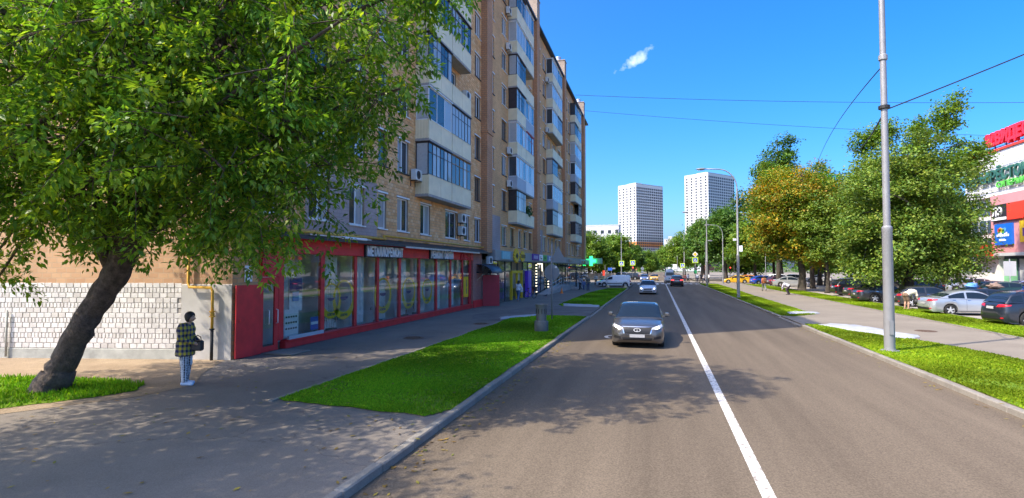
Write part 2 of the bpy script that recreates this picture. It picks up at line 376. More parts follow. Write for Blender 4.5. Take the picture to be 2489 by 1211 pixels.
def turf(name,poly,z,m,dens,label,h=(.03,.065),seed=1,wid=.008):
    poly=densify(poly,14,seed,.045); rs=np.random.RandomState(seed); P=np.array(poly,float); lo=P.min(0); hi=P.max(0)
    sheet('verge',poly,z,M['soil'])
    n=int((hi-lo).prod()*dens*1.9); q=lo+(hi-lo)*rs.rand(n,2)
    # uneven density: keep more in clumps, thin with distance from the camera
    d=np.hypot(q[:,0],q[:,1]); keep=rs.rand(n)<np.clip(14.0/np.maximum(d,1),.16,1)
    cl=np.sin(q[:,0]*2.1+np.sin(q[:,1]*1.3)*2)+np.sin(q[:,1]*2.7+q[:,0]*.9); keep&=rs.rand(n)<np.clip(.55+.25*cl,.2,1)
    q=q[keep]; d=d[keep]; q=q[inside(q,poly)]; d=np.hypot(q[:,0],q[:,1]); n=len(q)
    a=rs.rand(n)*6.283; hh=rs.uniform(h[0],h[1],n)*(.8+.3*np.sin(q[:,0]*1.7)*np.sin(q[:,1]*1.1)); w=wid*(1+rs.rand(n))*np.clip(d/10,1,3.5); le=rs.normal(0,.03,(n,2))
    V=np.zeros((n,3,3)); V[:,0,:2]=q+np.c_[np.cos(a),np.sin(a)]*w[:,None]; V[:,1,:2]=q-np.c_[np.cos(a),np.sin(a)]*w[:,None]; V[:,2,:2]=q+le
    V[:,:2,2]=z; V[:,2,2]=z+hh
    t=.75+.35*(np.sin(q[:,0]*.9+1)*np.sin(q[:,1]*.7))+rs.normal(0,.12,n); t=np.clip(t,.45,1.25); tone=np.repeat(np.c_[t,t,t],3,0)
    o=link(name,tri_mesh(name,V.reshape(-1,3),np.arange(n*3).reshape(-1,3),m,tone))
    return tag(o,label,'grass',kind='stuff')
VL1=[(-7.65,9.75),(-4.15,9.4),(KL-.17,9.9),(KL-.17,30.6),(-4.6,30.9),(-6.2,30.4),(-7.65,28.9)]
VL2=[(-6.6,38.4),(-4.2,38.1),(KL-.17,38.6),(KL-.17,73.5),(-6.4,73.5),(-7.3,60),(-7.2,45),(-7.1,40)]
turf('grass',VL1,PZ+.015,M['blade'],1700,'lush green lawn strip between pavement and left kerb',seed=2)
turf('grass',VL2,PZ+.015,M['blade'],800,'lawn strip beyond the driveway beside parked white van',seed=3)
VR1=[(KR+.17,-4),(10.4,-4),(10.5,19.6),(9.4,24.3),(7.5,29.2),(KR+.25,29.3),(KR+.17,28.6)]
VR2=[(KR+.17,34.2),(7.4,33.8),(8.9,35.6),(9.0,45),(9.1,60),(9.4,75),(9.6,97),(KR+.17,99)]
VR3=[(13.63,-10),(16.41,-10),(16.41,97),(13.63,97)]
turf('grass',VR1,PZ+.015,M['bladeR'],1300,'grass verge round the foot of the tall lamp post on the right',seed=4)
turf('grass',VR2,PZ+.015,M['bladeR'],1300,'long sunlit grass verge along the right kerb under the lamp posts',seed=5)
turf('grass',VR3,PZ+.015,M['bladeR'],1300,'grass strip between right pavement and parked cars',seed=6)
VT=[(-34,0),(-16,5.2),(-12.7,7.3),(-11.5,8.9),(-11.25,9.6),(-11.6,10.2),(-13.2,10.5),(-17,9.7),(-34,6.5)]
sheet('bare_earth',[(-40,-2),(-16,4.6),(-12.3,6.9),(-10.7,9.3),(-10.5,10.5),(-11.4,11.6),(-12.5,13.6),(-40,9.4)],PZ+.006,M['earth'])
turf('grass',VT,PZ+.015,M['blade'],620,'patchy grass round the trunk of the leaning tree',seed=7,h=(.05,.13))
# cloth covers laid over the bare ends of the lawns
M['fabric']=mat('white_geotextile',(.36,.375,.40),rough=.9,var=.15,scale=3,bump=.8,bscale=9)
def cover(pts,label,seed,z=PZ+.05,bulge=.05):
    rs=random.Random(seed); n=len(pts); cx=sum(p[0] for p in pts)/n; cy=sum(p[1] for p in pts)/n
    rings=[]; mb=MB()
    for k,s in enumerate((1.0,.96,.75,.5,.25)):
        rings.append([(cx+(p[0]-cx)*s,cy+(p[1]-cy)*s,z+(-.03 if k==0 else bulge*(1-s*.6)+rs.uniform(-.03,.03))) for p in pts])
    vs=[v for r in rings for v in r]+[(cx,cy,z+bulge)]
    fs=[(k*n+i,k*n+(i+1)%n,(k+1)*n+(i+1)%n,(k+1)*n+i) for k in range(4) for i in range(n)]+[(4*n+i,4*n+(i+1)%n,5*n) for i in range(n)]
    mb.add(vs,fs); single('ground_cover_sheet',mb,M['fabric'],label,'sheet','white cloth sheets on lawn ends',smooth=True)
cover(densify([(7.35,28.9),(8.9,24.4),(9.35,24.2),(10.0,25.0),(9.2,28.2),(8.4,29.6)],4,1),'white cloth sheet on the grass tip behind the tall lamp post',1)
cover(densify([(7.4,35.0),(8.6,35.6),(9.3,36.1),(9.3,37.0),(8.2,37.3),(7.5,36.0)],3,2),'small white cloth sheet at near end of right verge',2,bulge=.03)
cover(densify([(-6.9,40.6),(-6.4,38.2),(-4.1,37.8),(-3.95,38.9),(-4.6,39.6),(-6.0,39.9)],4,3),'white cloth sheet at near end of lawn beyond driveway',3)
cover(densify([(-8.0,27.6),(-7.5,28.8),(-6.3,30.6),(-6.8,30.9),(-8.0,29.8),(-8.3,28.4)],3,4),'white cloth sheet along the lawn corner behind the litter bin',4,bulge=.03)
# manhole covers
M['iron']=mat('cast_iron',(.16,.105,.075),rough=.7,metal=.3,var=.35,scale=18,bump=.4,bscale=60)
def manhole(x,y,label,r=.33):
    t=thing('manhole_cover',label,'manhole',(x,y,PZ+.006),0,'manhole covers')
    part('frame_ring',MB().lathe([(r+.07,0),(r+.07,.012),(r+.015,.014),(r+.015,0)],24),M['iron'],t)
    mb=MB().lathe([(r,0),(r,.010),(0,.012)],24)
    for i in range(-3,4):
        w=math.sqrt(max(.02,(r*.9)**2-(i*.085)**2)); mb.box(-w,w,i*.085-.014,i*.085+.014,.008,.018)
    part('lid',mb,M['iron'],t)
manhole(-9.23,19.63,'round manhole cover in shaded pavement before the red shopfront')
manhole(-8.35,25.4,'rusty manhole cover in the broken asphalt left of the litter bin')
manhole(11.17,27.46,'rusty manhole cover in sunlit pavement right of the tall lamp post')
# fallen leaves along the pavement and the kerb
rs=np.random.RandomState(21); n=620; q=np.c_[rs.uniform(-11.5,-3.0,n),rs.uniform(4.5,22,n)]; k=rs.rand(n)<.35; q[k,0]=rs.normal(-3.45,.16,k.sum()); k2=rs.rand(n)<.12; q[k2]=np.c_[rs.normal(6.35,.15,k2.sum()),rs.uniform(9,30,k2.sum())]
zz=np.where((q[:,0]>KL)&(q[:,0]<KR),RZ+.006,PZ+.012); zz=np.where((q[:,0]>-7.7)&(q[:,0]<-3.7)&(q[:,1]>9.3),PZ+.07,zz); a=rs.rand(n)*6.28; l=rs.uniform(.03,.07,n); w=l*.45
c=np.c_[np.cos(a),np.sin(a)]; s=np.c_[-np.sin(a),np.cos(a)]; V=np.zeros((n,4,3)); V[:,:,2]=zz[:,None]+np.array([0,.006,.012,.004])
V[:,0,:2]=q-c*l[:,None]; V[:,1,:2]=q+s*w[:,None]; V[:,2,:2]=q+c*l[:,None]; V[:,3,:2]=q-s*w[:,None]
M['dead_leaf']=leaf_mat('fallen_leaf',[(.10,.06,.02),(.25,.15,.03),(.32,.24,.04),(.12,.16,.02)],trans=.1,rough=.8)
tag(link('fallen_leaves',tri_mesh('fallen_leaves',V.reshape(-1,3),np.arange(n*4).reshape(-1,4),M['dead_leaf'],np.ones((n*4,3)))),'scattered fallen leaves on the near pavement and along the kerbs','leaves',kind='stuff')
# ------------------------------------------------------------------ the brick apartment block on the left
FX=-12.3; T0=13.6; T1=97.0; ROOF=28.3; SILL0=4.6; PITCH=2.93; WH=1.65
TAN1=(.82,.445,.185); TAN2=(.72,.37,.145); MORT=(.50,.34,.21)
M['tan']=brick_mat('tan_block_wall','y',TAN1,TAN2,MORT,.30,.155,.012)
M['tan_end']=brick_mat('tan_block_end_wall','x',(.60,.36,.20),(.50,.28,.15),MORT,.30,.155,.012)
M['red_brick']=brick_mat('red_block_pier','xy',(.66,.33,.16),(.58,.27,.13),(.30,.19,.13),.26,.155,.012)
M['pale_brick']=brick_mat('pale_chimney_brick','xy',(.50,.40,.31),(.42,.32,.24),(.3,.24,.19),.26,.11,.014)
M['pink_brick']=brick_mat('pink_painted_brick','y',(.42,.19,.145),(.36,.15,.115),(.28,.15,.12),.26,.10,.010)
M['mortar']=mat('grey_mortar',(.36,.27,.20),rough=.95,var=.2,scale=3)
def block_mat():
    m,n,l,p=newmat('tan_ceramic_block'); g=N(n,'ShaderNodeNewGeometry'); cr=N(n,'ShaderNodeValToRGB'); e=cr.color_ramp.elements
    for i,(ps,c) in enumerate([(0,(.68,.34,.135)),(.35,(.79,.425,.18)),(.75,(.84,.48,.22)),(1,(.85,.555,.30))]):
        (e[i] if i<2 else e.new(ps)).position=ps; e[i].color=(*c,1)
    l.new(g.outputs['Random Per Island'],cr.inputs[0])
    nz=N(n,'ShaderNodeTexNoise',Scale=.3,Detail=7.0,Roughness=.7); l.new(g.outputs['Position'],nz.inputs['Vector'])
    rp=N(n,'ShaderNodeMapRange'); rp.inputs['From Min'].default_value=.3; rp.inputs['From Max'].default_value=.7; rp.inputs['To Min'].default_value=.78; rp.inputs['To Max'].default_value=1.1; l.new(nz.outputs[0],rp.inputs[0])
    mu=N(n,'ShaderNodeVectorMath',operation='SCALE'); l.new(cr.outputs[0],mu.inputs[0]); l.new(rp.outputs[0],mu.inputs['Scale']); l.new(mu.outputs[0],p.inputs['Base Color']); p.inputs['Roughness'].default_value=.8
    return m
M['block']=block_mat()
M['white_frame']=mat('white_window_frame',(.78,.79,.80),rough=.4,var=.05)
M['dark_frame']=mat('dark_brown_frame',(.045,.03,.028),rough=.5,var=.3)
M['wood_frame']=mat('varnished_wood_frame',(.32,.19,.09),rough=.6,var=.25,scale=12)
M['red_frame']=mat('red_window_frame',(.42,.03,.05),rough=.45,var=.1)
M['pane']=pane_mat('window_pane',(.05,.06,.07),(.42,.44,.46),.4)
M['bpane']=pane_mat('balcony_pane',(.05,.06,.07),(.46,.47,.47),.55)
M['beige']=mat('beige_balcony_panel',(.84,.72,.48),rough=.6,var=.1,scale=1.6)
M['grey_siding']=mat('grey_balcony_siding',(.44,.46,.50),rough=.5,var=.08,scale=2)
M['white_siding']=mat('white_balcony_siding',(.70,.73,.76),rough=.45,var=.05,scale=2)
M['concrete']=mat('balcony_slab_concrete',(.36,.34,.32),rough=.9,var=.2,scale=3,bump=.2)
M['dark_metal']=mat('dark_sheet_metal',(.05,.052,.058),rough=.5,metal=.4,var=.2,scale=3)
M['tin']=mat('galvanised_tin',(.55,.57,.60),rough=.4,metal=.6,var=.2,scale=5)
M['ac']=mat('air_conditioner_white',(.66,.67,.66),rough=.5,var=.12,scale=3)
M['black']=mat('matt_black',(.018,.018,.02),rough=.6,var=.1)
M['yellow_pipe']=mat('yellow_gas_pipe_paint',(.66,.36,.035),rough=.55,var=.2,scale=5)
blk=thing('apartment_block','long nine-storey tan brick apartment block with shops along the ground floor','building',(FX,T0,0))
# window openings: (t0,t1) by floor
COLS=[(14.2,15.5),(17.2,18.5),(19.9,21.1),(22.3,23.1),(24.2,25.4),(35.85,37.05),(39.2,40.5),(42.7,44.1),(52.4,53.5),(56.8,57.9),(59.3,60.8),(69.2,70.4),(74.8,76.2),(77.3,78.6),(86.4,87.6),(88.6,89.8),(93.6,94.8)]
GROUND_COLS=[(26.9,28.2),(30.45,32.28),(33.7,34.7),(45.4,46.7),(48.2,49.3),(50.3,51.3),(62.0,63.2),(64.2,65.4),(66.6,67.8),(80.2,81.4),(82.4,83.6),(84.4,85.4)]
STACKS=[26.2,44.7,61.2,79.0]; BW=3.35
holes=[]
for k in range(8):
    z=SILL0+PITCH*k
    for (a,b) in COLS+(GROUND_COLS if k==0 else []):
        if k==0 and (a,b)==(39.2,40.5): continue
        holes.append((a,b,z,z+WH))
    if k>0:
        for s in STACKS:                                   # door and window behind each balcony
            for u in (0,BW): holes.append((s+u+.5,s+u+1.25,z-.75,z+WH)); holes.append((s+u+1.35,s+u+2.6,z,z+WH))
def holed(x,t0,t1,z0,z1,hs,depth):
    "wall in the plane x facing +X, with openings and their reveals"
    hs=[h for h in hs if h[1]>t0 and h[0]<t1 and h[3]>z0 and h[2]<z1]
    ts=sorted({t0,t1,*[h[0] for h in hs],*[h[1] for h in hs]}); zs=sorted({z0,z1,*[h[2] for h in hs],*[h[3] for h in hs]})
    mb=MB(); H=np.zeros((len(ts)-1,len(zs)-1),bool)
    for h in hs:
        H[ts.index(h[0]):ts.index(h[1]),zs.index(h[2]):zs.index(h[3])]=True
    for j in range(len(zs)-1):
        i=0
        while i<len(ts)-1:
            if H[i,j]: i+=1; continue
            i2=i
            while i2<len(ts)-1 and not H[i2,j]: i2+=1
            mb.quad((x,ts[i],zs[j]),(x,ts[i2],zs[j]),(x,ts[i2],zs[j+1]),(x,ts[i],zs[j+1])); i=i2
    for a,b,c,d in hs:
        y=x-depth
        mb.quad((x,a,c),(x,b,c),(y,b,c),(y,a,c)); mb.quad((y,a,d),(y,b,d),(x,b,d),(x,a,d))
        mb.quad((x,a,c),(y,a,c),(y,a,d),(x,a,d)); mb.quad((y,b,c),(x,b,c),(x,b,d),(y,b,d))
    return mb
SPLIT=37.25
part('wall',holed(FX,T0,SPLIT,3.85,ROOF,holes,.16),M['mortar'],blk,True)
part('wall',holed(FX,SPLIT,T1,3.85,ROOF,holes,.16),M['tan'],blk,True)
# near wall: real blocks standing proud of the mortar
bw=MB(); rng=random.Random(4); BH=.155; row=0; z=3.9
def block(mb,x,t0,t1,z0,z1,p):
    c=.006
    mb.add([(x,t0,z0),(x,t1,z0),(x,t1,z1),(x,t0,z1),(x+p,t0+c,z0+c),(x+p,t1-c,z0+c),(x+p,t1-c,z1-c),(x+p,t0+c,z1-c)],[(4,5,6,7),(0,1,5,4),(1,2,6,5),(2,3,7,6),(3,0,4,7)])
while z<ROOF-.05:
    z1=min(z+BH-.011,ROOF); cuts=[]
    for h in holes:
        if h[0]<SPLIT and h[2]<z1 and h[3]>z: cuts.append((h[0],h[1]))
    cuts.sort(); cur=T0; iv=[]
    for a,b in cuts:
        if a>cur: iv.append((cur,a))
        cur=max(cur,b)
    if cur<SPLIT: iv.append((cur,SPLIT))
    for a,b in iv:
        t=a; first=(row%2==1)
        while t<b-.02:
            w=.15 if first else .30; first=False; e=min(t+w,b)
            if b-e<.06: e=b
            block(bw,FX,t+.005,e-.005,z,z1,.012+rng.uniform(-.003,.004)); t=e
    z+=BH; row+=1
tag(part('brickwork',bw,M['block'],blk,True),kind='stuff')
# end wall, turned a little from square, upper part
EA=R(12); ed=Vector((-math.cos(EA),-math.sin(EA),0)); en=Vector((math.sin(EA),-math.cos(EA),0)); c0=Vector((FX,T0,0))
def ep(s,z,o=0.0): return tuple(c0+ed*s+en*o+Vector((0,0,z)))
EL=15.0
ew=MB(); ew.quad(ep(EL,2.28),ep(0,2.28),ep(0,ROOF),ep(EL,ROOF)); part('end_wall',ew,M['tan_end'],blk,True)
# back, far end and roof
bk=MB(); e1=c0+ed*EL
bk.quad((FX,T1,0),(-27,T1,0),(-27,T1,ROOF),(FX,T1,ROOF)); bk.quad((-27,T1,0),(e1.x,e1.y,0),(e1.x,e1.y,ROOF),(-27,T1,ROOF)); part('rear_wall',bk,M['tan'],blk,True)
rf=MB(); rf.prism([(FX+.42,T0-.35),(FX+.42,T1+.3),(-27.4,T1+.3),(e1.x-.3,e1.y-.4)],ROOF,ROOF+.16); rf.prism([(FX+.46,T0-.4),(FX+.46,T1+.34),(FX+.40,T1+.34),(FX+.40,T0-.4)],ROOF+.02,ROOF+.24)
part('roof',rf,M['dark_metal'],blk,True)
# piers that end in chimneys
for i,(a,b,top) in enumerate([(37.25,38.55,30.7),(54.2,55.5,30.7),(71.5,72.8,30.6),(91.0,92.3,30.7)]):
    p=MB().box(FX-.1,FX+.48,a,b,3.9,ROOF+.4); p.box(FX+.02,FX+.56,a-.05,b+.05,12.55,12.72); pr=part('pier',p,M['red_brick'],blk,True)
    c=MB().box(FX-1.5,FX+.485,a-.02,b+.02,ROOF+.2,top); c.box(FX-1.56,FX+.54,a-.08,b+.08,top,top+.1)
    part('chimney',c,M['pale_brick'],pr,True)
    if i: part('chimney_cap',MB().lathe([(.34,0),(.34,.45),(.40,.47),(.40,.62),(0,.7)],14,(FX-.5,(a+b)/2,top+.1)),M['tin'],pr,True)
part('corner_wall',MB().quad((FX,T0,0),(FX,14.70,0),(FX,14.70,3.86),(FX,T0,3.86)),M['tan'],blk,True)
# windows
def win_meshes(w,h,kind):
    f=.065; fr=MB()
    fr.box(-.03,.03,0,w,0,f); fr.box(-.03,.03,0,w,h-f,h); fr.box(-.03,.03,0,f,f,h-f); fr.box(-.03,.03,w-f,w,f,h-f)
    xs=[f,w-f]
    if w>1.0: fr.box(-.03,.034,w*.5-.04,w*.5+.04,f,h-f); xs=[f,w*.5-.04,w*.5+.04,w-f]
    pn=[MB().box(-.012,.012,xs[i],xs[i+1],f,h-f).mesh('pane',M['pane']) for i in range(0,len(xs),2)]
    sl=MB().box(-.04,.20,-.06,w+.06,-.05,0).mesh('sill',M['white_frame'] if kind==0 else M['dark_metal'])
    li=MB().box(.118,.165,-.10,w+.10,h,h+.075).mesh('lintel',M['white_frame'])
    return fr.mesh('window',[M['white_frame'],M['white_frame'],M['wood_frame']][kind]),pn,sl,li
WC={}
rng=random.Random(11)
for (a,b,z0,z1) in holes:
    w=round(b-a,2); h=round(z1-z0,2); kind=0 if (z0<5 and a<39) else rng.choice([0,1,1,1,2])
    behind=any(s<=a<s+2*BW and z0>5 for s in STACKS)
    key=(w,h,kind)
    if key not in WC: WC[key]=win_meshes(w,h,kind)
    fr,pn,sl,li=WC[key]
    o=link('window',fr,blk,(-.115,a-T0,z0))
    for q in pn: link('pane',q,o)
    if not behind: link('sill',sl,o); link('lintel',li,o)
# balconies
def balcony(s,u,k,glz,pan,singles):
    fl=SILL0+PITCH*k-.75; y0=s+u*BW-T0; D=.78
    sb=MB().cbox(0,D,0.01,BW-.01,-.26,-.10,.015); o=link('balcony',sb.mesh('balcony',M['concrete']),blk,(.0,y0,fl))
    pm={'beige':M['beige'],'grey':M['grey_siding'],'white':M['white_siding']}[pan]; H=.88
    fp=MB(); 
    if pan=='grey':
        for i in range(8): fp.ext([(D-.03,-.12+i*.125),(D+.012,-.12+i*.125),(D,-.12+i*.125+.12),(D-.03,-.12+i*.125+.12)],'y',.03,BW-.03)
    elif pan=='white':
        for i in range(12): fp.box(D-.03,D,.03+i*.274,.03+i*.274+.262,-.12,H)
    else:
        fp.box(D-.025,D,.03,BW-.03,-.12,H); fp.box(D-.03,D+.015,.02,BW-.02,H,H+.03); fp.box(D-.02,D+.008,.02,.06,-.2,H)
        fp.box(D-.02,D+.008,BW*.5-.015,BW*.5+.015,-.12,H)
    link('front_panel',fp.mesh('front_panel',pm),o)
    for yy,nm in ((.02,0),(BW-.05,1)):
        if (u==0 and nm==1) or (u==1 and nm==0): continue
        sp=MB(); n=9
        for i in range(n):
            x=.0+i*(D-.04)/n; sp.box(x+.006,x+(D-.04)/n-.012,yy-(.0 if i%2 else .012),yy+.03,-.12,H)
        sp.box(0,D-.03,yy+.005,yy+.02,-.12,H); link('side_panel',sp.mesh('side_panel',pm),o)
    if glz=='open': return o
    fm={'dark':M['dark_frame'],'white':M['white_frame'],'wood':M['wood_frame'],'red':M['red_frame']}[glz]
    n={'dark':6,'white':3,'wood':5,'red':4}[glz]; top=PITCH-.30; g=MB(); hw=.022 if glz!='white' else .035
    for i in range(n+1):
        y=.05+(BW-.1)*i/n; g.box(D-.07,D-.02,y-hw,y+hw,H+.03,top)
    for zz in ((H+.03,.05),(top-.05,.05))+(((top-.55),.04),)*(glz!='white'): g.box(D-.07,D-.02,.05-hw,BW-.05+hw,zz[0],zz[0]+zz[1]) 
    g.box(-.01,D+.06,.0,BW,top,top+.05)
    sy=.04 if u==0 else BW-.08
    for x in (.03,D-.08): g.box(x,x+.05,sy,sy+.04,H,top)
    for zz in (H+.0,top-.06): g.box(.0,D-.04,sy,sy+.04,zz,zz+.05)
    if glz=='dark' and rng.random()<.5: g.box(.05,D-.08,sy+.01,sy+.03,H,top)       # boarded end
    fo=link('glazing_frame',g.mesh('glazing_frame',fm),o)
    if singles:
        for i in range(n):
            y=.05+(BW-.1)*i/n; w=(BW-.1)/n
            tilt=rng.uniform(-.02,.02)
            q=link('pane',MB().box(-.008,.008,hw,w-hw,H+.08,top-.05).mesh('pane',M['bpane']),o,(D-.045,y,0)); q.rotation_euler=(0,0,tilt)
    else:
        link('pane',MB().box(D-.053,D-.037,.05,BW-.05,H+.08,top-.05).mesh('pane',M['bpane']),o)
    link('pane',MB().box(.08,D-.08,sy+.015,sy+.022,H+.05,top-.06).mesh('pane',M['bpane']),o)
    return o
rng=random.Random(5)
SPEC={ # stack -> {floor: ((glazing,panel),(glazing,panel))}
 0:{1:(('dark','beige'),('wood','beige')),2:(('white','beige'),('dark','beige')),3:(('dark','beige'),('open','beige')),4:(('dark','beige'),('dark','beige'))},
 1:{1:(('dark','beige'),('open','beige')),2:(('white','grey'),('white','white')),3:(('white','beige'),('red','beige')),4:(('dark','beige'),('white','grey')),5:(('dark','beige'),('open','beige')),6:(('white','beige'),('white','beige')),7:(('dark','beige'),('white','beige'))},
 2:{1:(('dark','beige'),('white','beige')),2:(('white','grey'),('white','beige')),3:(('dark','beige'),('open','beige')),4:(('open','beige'),('open','beige')),5:(('white','beige'),('dark','beige')),6:(('white','beige'),('white','beige')),7:(('white','beige'),('white','beige'))},
 3:{1:(('dark','beige'),('dark','beige')),2:(('open','beige'),('dark','beige')),3:(('dark','beige'),('open','beige')),4:(('white','grey'),('white','beige')),5:(('white','grey'),('white','grey')),6:(('dark','beige'),('white','beige')),7:(('dark','beige'),('white','beige'))}}
for si,s in enumerate(STACKS):
    for k in range(1,8):
        sp=SPEC[si].get(k) or tuple((rng.choice(['dark','white','dark','wood','open']),rng.choice(['beige','beige','grey'])) for _ in (0,1))
        for u in (0,1): balcony(s,u,k,sp[u][0],sp[u][1],si<2)
# repainted wall patches
for a,b,z0,z1 in ((38.6,42.2,4.15,6.9),(17.0,22.2,4.2,6.6),(55.6,59.0,4.15,6.9),(73,74.6,4.2,6.6)):
    pp=holed(FX+.019,a,b,z0,z1,holes,.005); part('painted_patch',pp,brick_patch,blk,True) if False else part('painted_patch',pp,M.setdefault('lilac',brick_mat('lilac_painted_brick','y',(.46,.36,.335),(.42,.33,.31),(.36,.28,.26),.30,.155,.010)),blk,True)
# ledge, flashing and gas pipe over the shops
ld=MB(); ld.ext([(FX,3.86),(FX+.62,3.78),(FX+.62,3.9),(FX+.1,4.1),(FX,4.1)],'y',T0-.05,37.2); part('shop_canopy',ld,M['dark_metal'],blk,True)
for a,b in ((16.4,20.6),(23.9,29.6),(29.7,35.1)): part('flashing',MB().box(FX+.3,FX+.66,a,b,3.80+.13,3.96+.02) if a<17 else MB().box(FX+.60,FX+.645,a,b,3.74,3.83),M['tin'],blk,True)
gp=MB().tube([(FX+.3,T0+.2,4.02),(FX+.3,22.5,4.10)],.06,8); gp.tube([(FX+.26,22.4,4.24),(FX+.26,37.1,4.24)],.045,8); gp.tube([(FX+.3,22.4,4.10),(FX+.26,22.4,4.24)],.05,8)
for t in np.arange(15,37,3.1): gp.box(FX,FX+.3,t,t+.03,4.1,4.13)
part('gas_pipe',gp,M['yellow_pipe'],blk,True,smooth=True)

# ---------------- white brick foot of the end wall
M['white_brick']=mat('whitewashed_brick',(.64,.605,.57),rough=.85,var=.10,scale=5,bump=.25,bscale=22)
def wb_mat():
    m,n,l,p=newmat('whitewashed_brick_varied'); g=N(n,'ShaderNodeNewGeometry'); oi=N(n,'ShaderNodeObjectInfo'); ad=N(n,'ShaderNodeMath',operation='ADD'); l.new(g.outputs['Random Per Island'],ad.inputs[0]); l.new(oi.outputs['Random'],ad.inputs[1]); fr=N(n,'ShaderNodeMath',operation='FRACT'); l.new(ad.outputs[0],fr.inputs[0])
    cr=N(n,'ShaderNodeValToRGB'); e=cr.color_ramp.elements; e[0].color=(.54,.50,.46,1); e[1].position=.22; e[1].color=(.62,.585,.55,1); q=e.new(1.0); q.color=(.72,.685,.65,1); l.new(fr.outputs[0],cr.inputs[0])
    nz=N(n,'ShaderNodeTexNoise',Scale=2.2,Detail=7.0,Roughness=.7); l.new(g.outputs['Position'],nz.inputs['Vector']); rp=N(n,'ShaderNodeMapRange'); rp.inputs['From Min'].default_value=.35; rp.inputs['From Max'].default_value=.6; rp.inputs['To Min'].default_value=.84; rp.inputs['To Max'].default_value=1.06; l.new(nz.outputs[0],rp.inputs[0])
    mu=N(n,'ShaderNodeVectorMath',operation='SCALE'); l.new(cr.outputs[0],mu.inputs[0]); l.new(rp.outputs[0],mu.inputs['Scale']); l.new(mu.outputs[0],p.inputs['Base Color']); p.inputs['Roughness'].default_value=.9
    nb=N(n,'ShaderNodeTexNoise',Scale=30.0,Detail=5.0); l.new(g.outputs['Position'],nb.inputs['Vector']); b=N(n,'ShaderNodeBump',Strength=.5,Distance=.01); l.new(nb.outputs[0],b.inputs['Height']); l.new(b.outputs[0],p.inputs['Normal']); return m
M['white_brick']=wb_mat()
M['white_mortar']=mat('dirty_white_mortar',(.38,.345,.315),rough=.95,var=.2,scale=6)
M['plinth']=mat('grey_painted_plinth',(.38,.38,.34),rough=.9,var=.25,scale=2.5,bump=.3,bscale=12)
M['plaster']=mat('pale_grey_plaster',(.50,.475,.44),rough=.9,var=.10,scale=2,bump=.1)
lw=MB(); lw.quad(ep(EL,.0,-.012),ep(1.55,.0,-.012),ep(1.55,2.28,-.012),ep(EL,2.28,-.012)); part('brick_backing',lw,M['white_mortar'],blk,True)
pl=MB(); a,b=1.5,EL
pl.add([ep(a,0,.02),ep(b,0,.02),ep(b,.34,.02),ep(a,.34,.02),ep(a,.36,-.01),ep(b,.36,-.01)],[(1,0,3,2),(2,3,4,5)]); part('plinth',pl,M['plinth'],blk,True)
pw=MB(); pw.add([ep(0,.0,.03),ep(1.55,.0,.03),ep(1.55,2.28,.03),ep(0,2.28,.03),ep(0,2.30,-.01),ep(1.55,2.30,-.01),ep(1.55,0,-.02),ep(1.55,2.28,-.02)],[(1,0,3,2),(2,3,4,5),(1,2,7,6)])
part('plaster_panel',pw,M['plaster'],blk,True)
rng=random.Random(8); bricks=[]; z=.37; r=0
while z<2.24:
    soldier=(r%3==2); s=1.57+(-.11 if r%2 else 0)
    while s<9.5:
        w=.10 if soldier else .215
        if s>1.5: bricks.append((max(s,1.56),w if s>1.56 else w*.5,z,soldier))
        s+=w+.012
    z+=.152; r+=1
def brick_mesh(w,h=.141):
    c=.008; mb=MB(); p=.014
    mb.add([(0,0,0),(w,0,0),(w,0,h),(0,0,h),(c,-p,c),(w-c,-p,c),(w-c,-p,h-c),(c,-p,h-c)],[(4,5,6,7),(0,1,5,4),(1,2,6,5),(2,3,7,6),(3,0,4,7)]); return mb
bm_w={round(w,4):brick_mesh(w).mesh('brick',M['white_brick']) for w in {b[1] for b in bricks}}
rest=MB(); cnt=0
bricks.sort(key=lambda b:b[0]+(1.0 if b[3] else 0))
wallrot=EA   # the brick's local +X runs from far (left) to the corner
for (s,w,z,so_) in bricks:
    base=c0+ed*(s+w)+en*(-.010+rng.uniform(0,.006))
    if cnt<300:
        o=link('brick',bm_w[round(w,4)],blk,(base.x-FX,base.y-T0,z)); o.rotation_euler=(rng.uniform(-.02,.02),rng.uniform(-.022,.022),EA+rng.uniform(-.012,.012)); cnt+=1
    else:
        b=brick_mesh(w); Rm=Matrix.Translation((base.x,base.y,z))@Matrix.Rotation(EA,4,'Z'); rest.add([tuple(Rm@Vector(v)) for v in b.v],b.f)
tag(part('brick_rows',rest,M['white_brick'],blk,True),kind='stuff')
dp=MB().tube([ep(7.0,.1,.07),ep(7.0,1.5,.07)],.03,8); part('rainwater_pipe',dp,M['plinth'],blk,True,smooth=True)
# gas riser at the corner
gr=thing('gas_riser','yellow gas riser with valve, black below, on plastered wall beside red door','pipe',ep(.52,0.05,.14))
part('riser',MB().tube([ep(.52,.95,.14),ep(.52,2.1,.14),ep(.58,2.2,.14),ep(1.25,2.22,.14),ep(1.3,2.35,.1),ep(1.3,3.4,.1)],.042,10),M['yellow_pipe'],gr,True,smooth=True)
part('foot',MB().tube([ep(.52,.05,.14),ep(.52,.95,.14)],.046,10),M['black'],gr,True,smooth=True)
part('valve',MB().lathe([(.045,-.09),(.085,-.09),(.085,-.06),(.05,-.05),(.07,0),(.05,.05),(.085,.06),(.085,.09),(.045,.09)],12,ep(.52,1.42,.14)),M['yellow_pipe'],gr,True)
part('flange',MB().lathe([(.045,0),(.075,0),(.075,.04),(.045,.04)],12,ep(.52,.95,.14)),M['black'],gr,True)
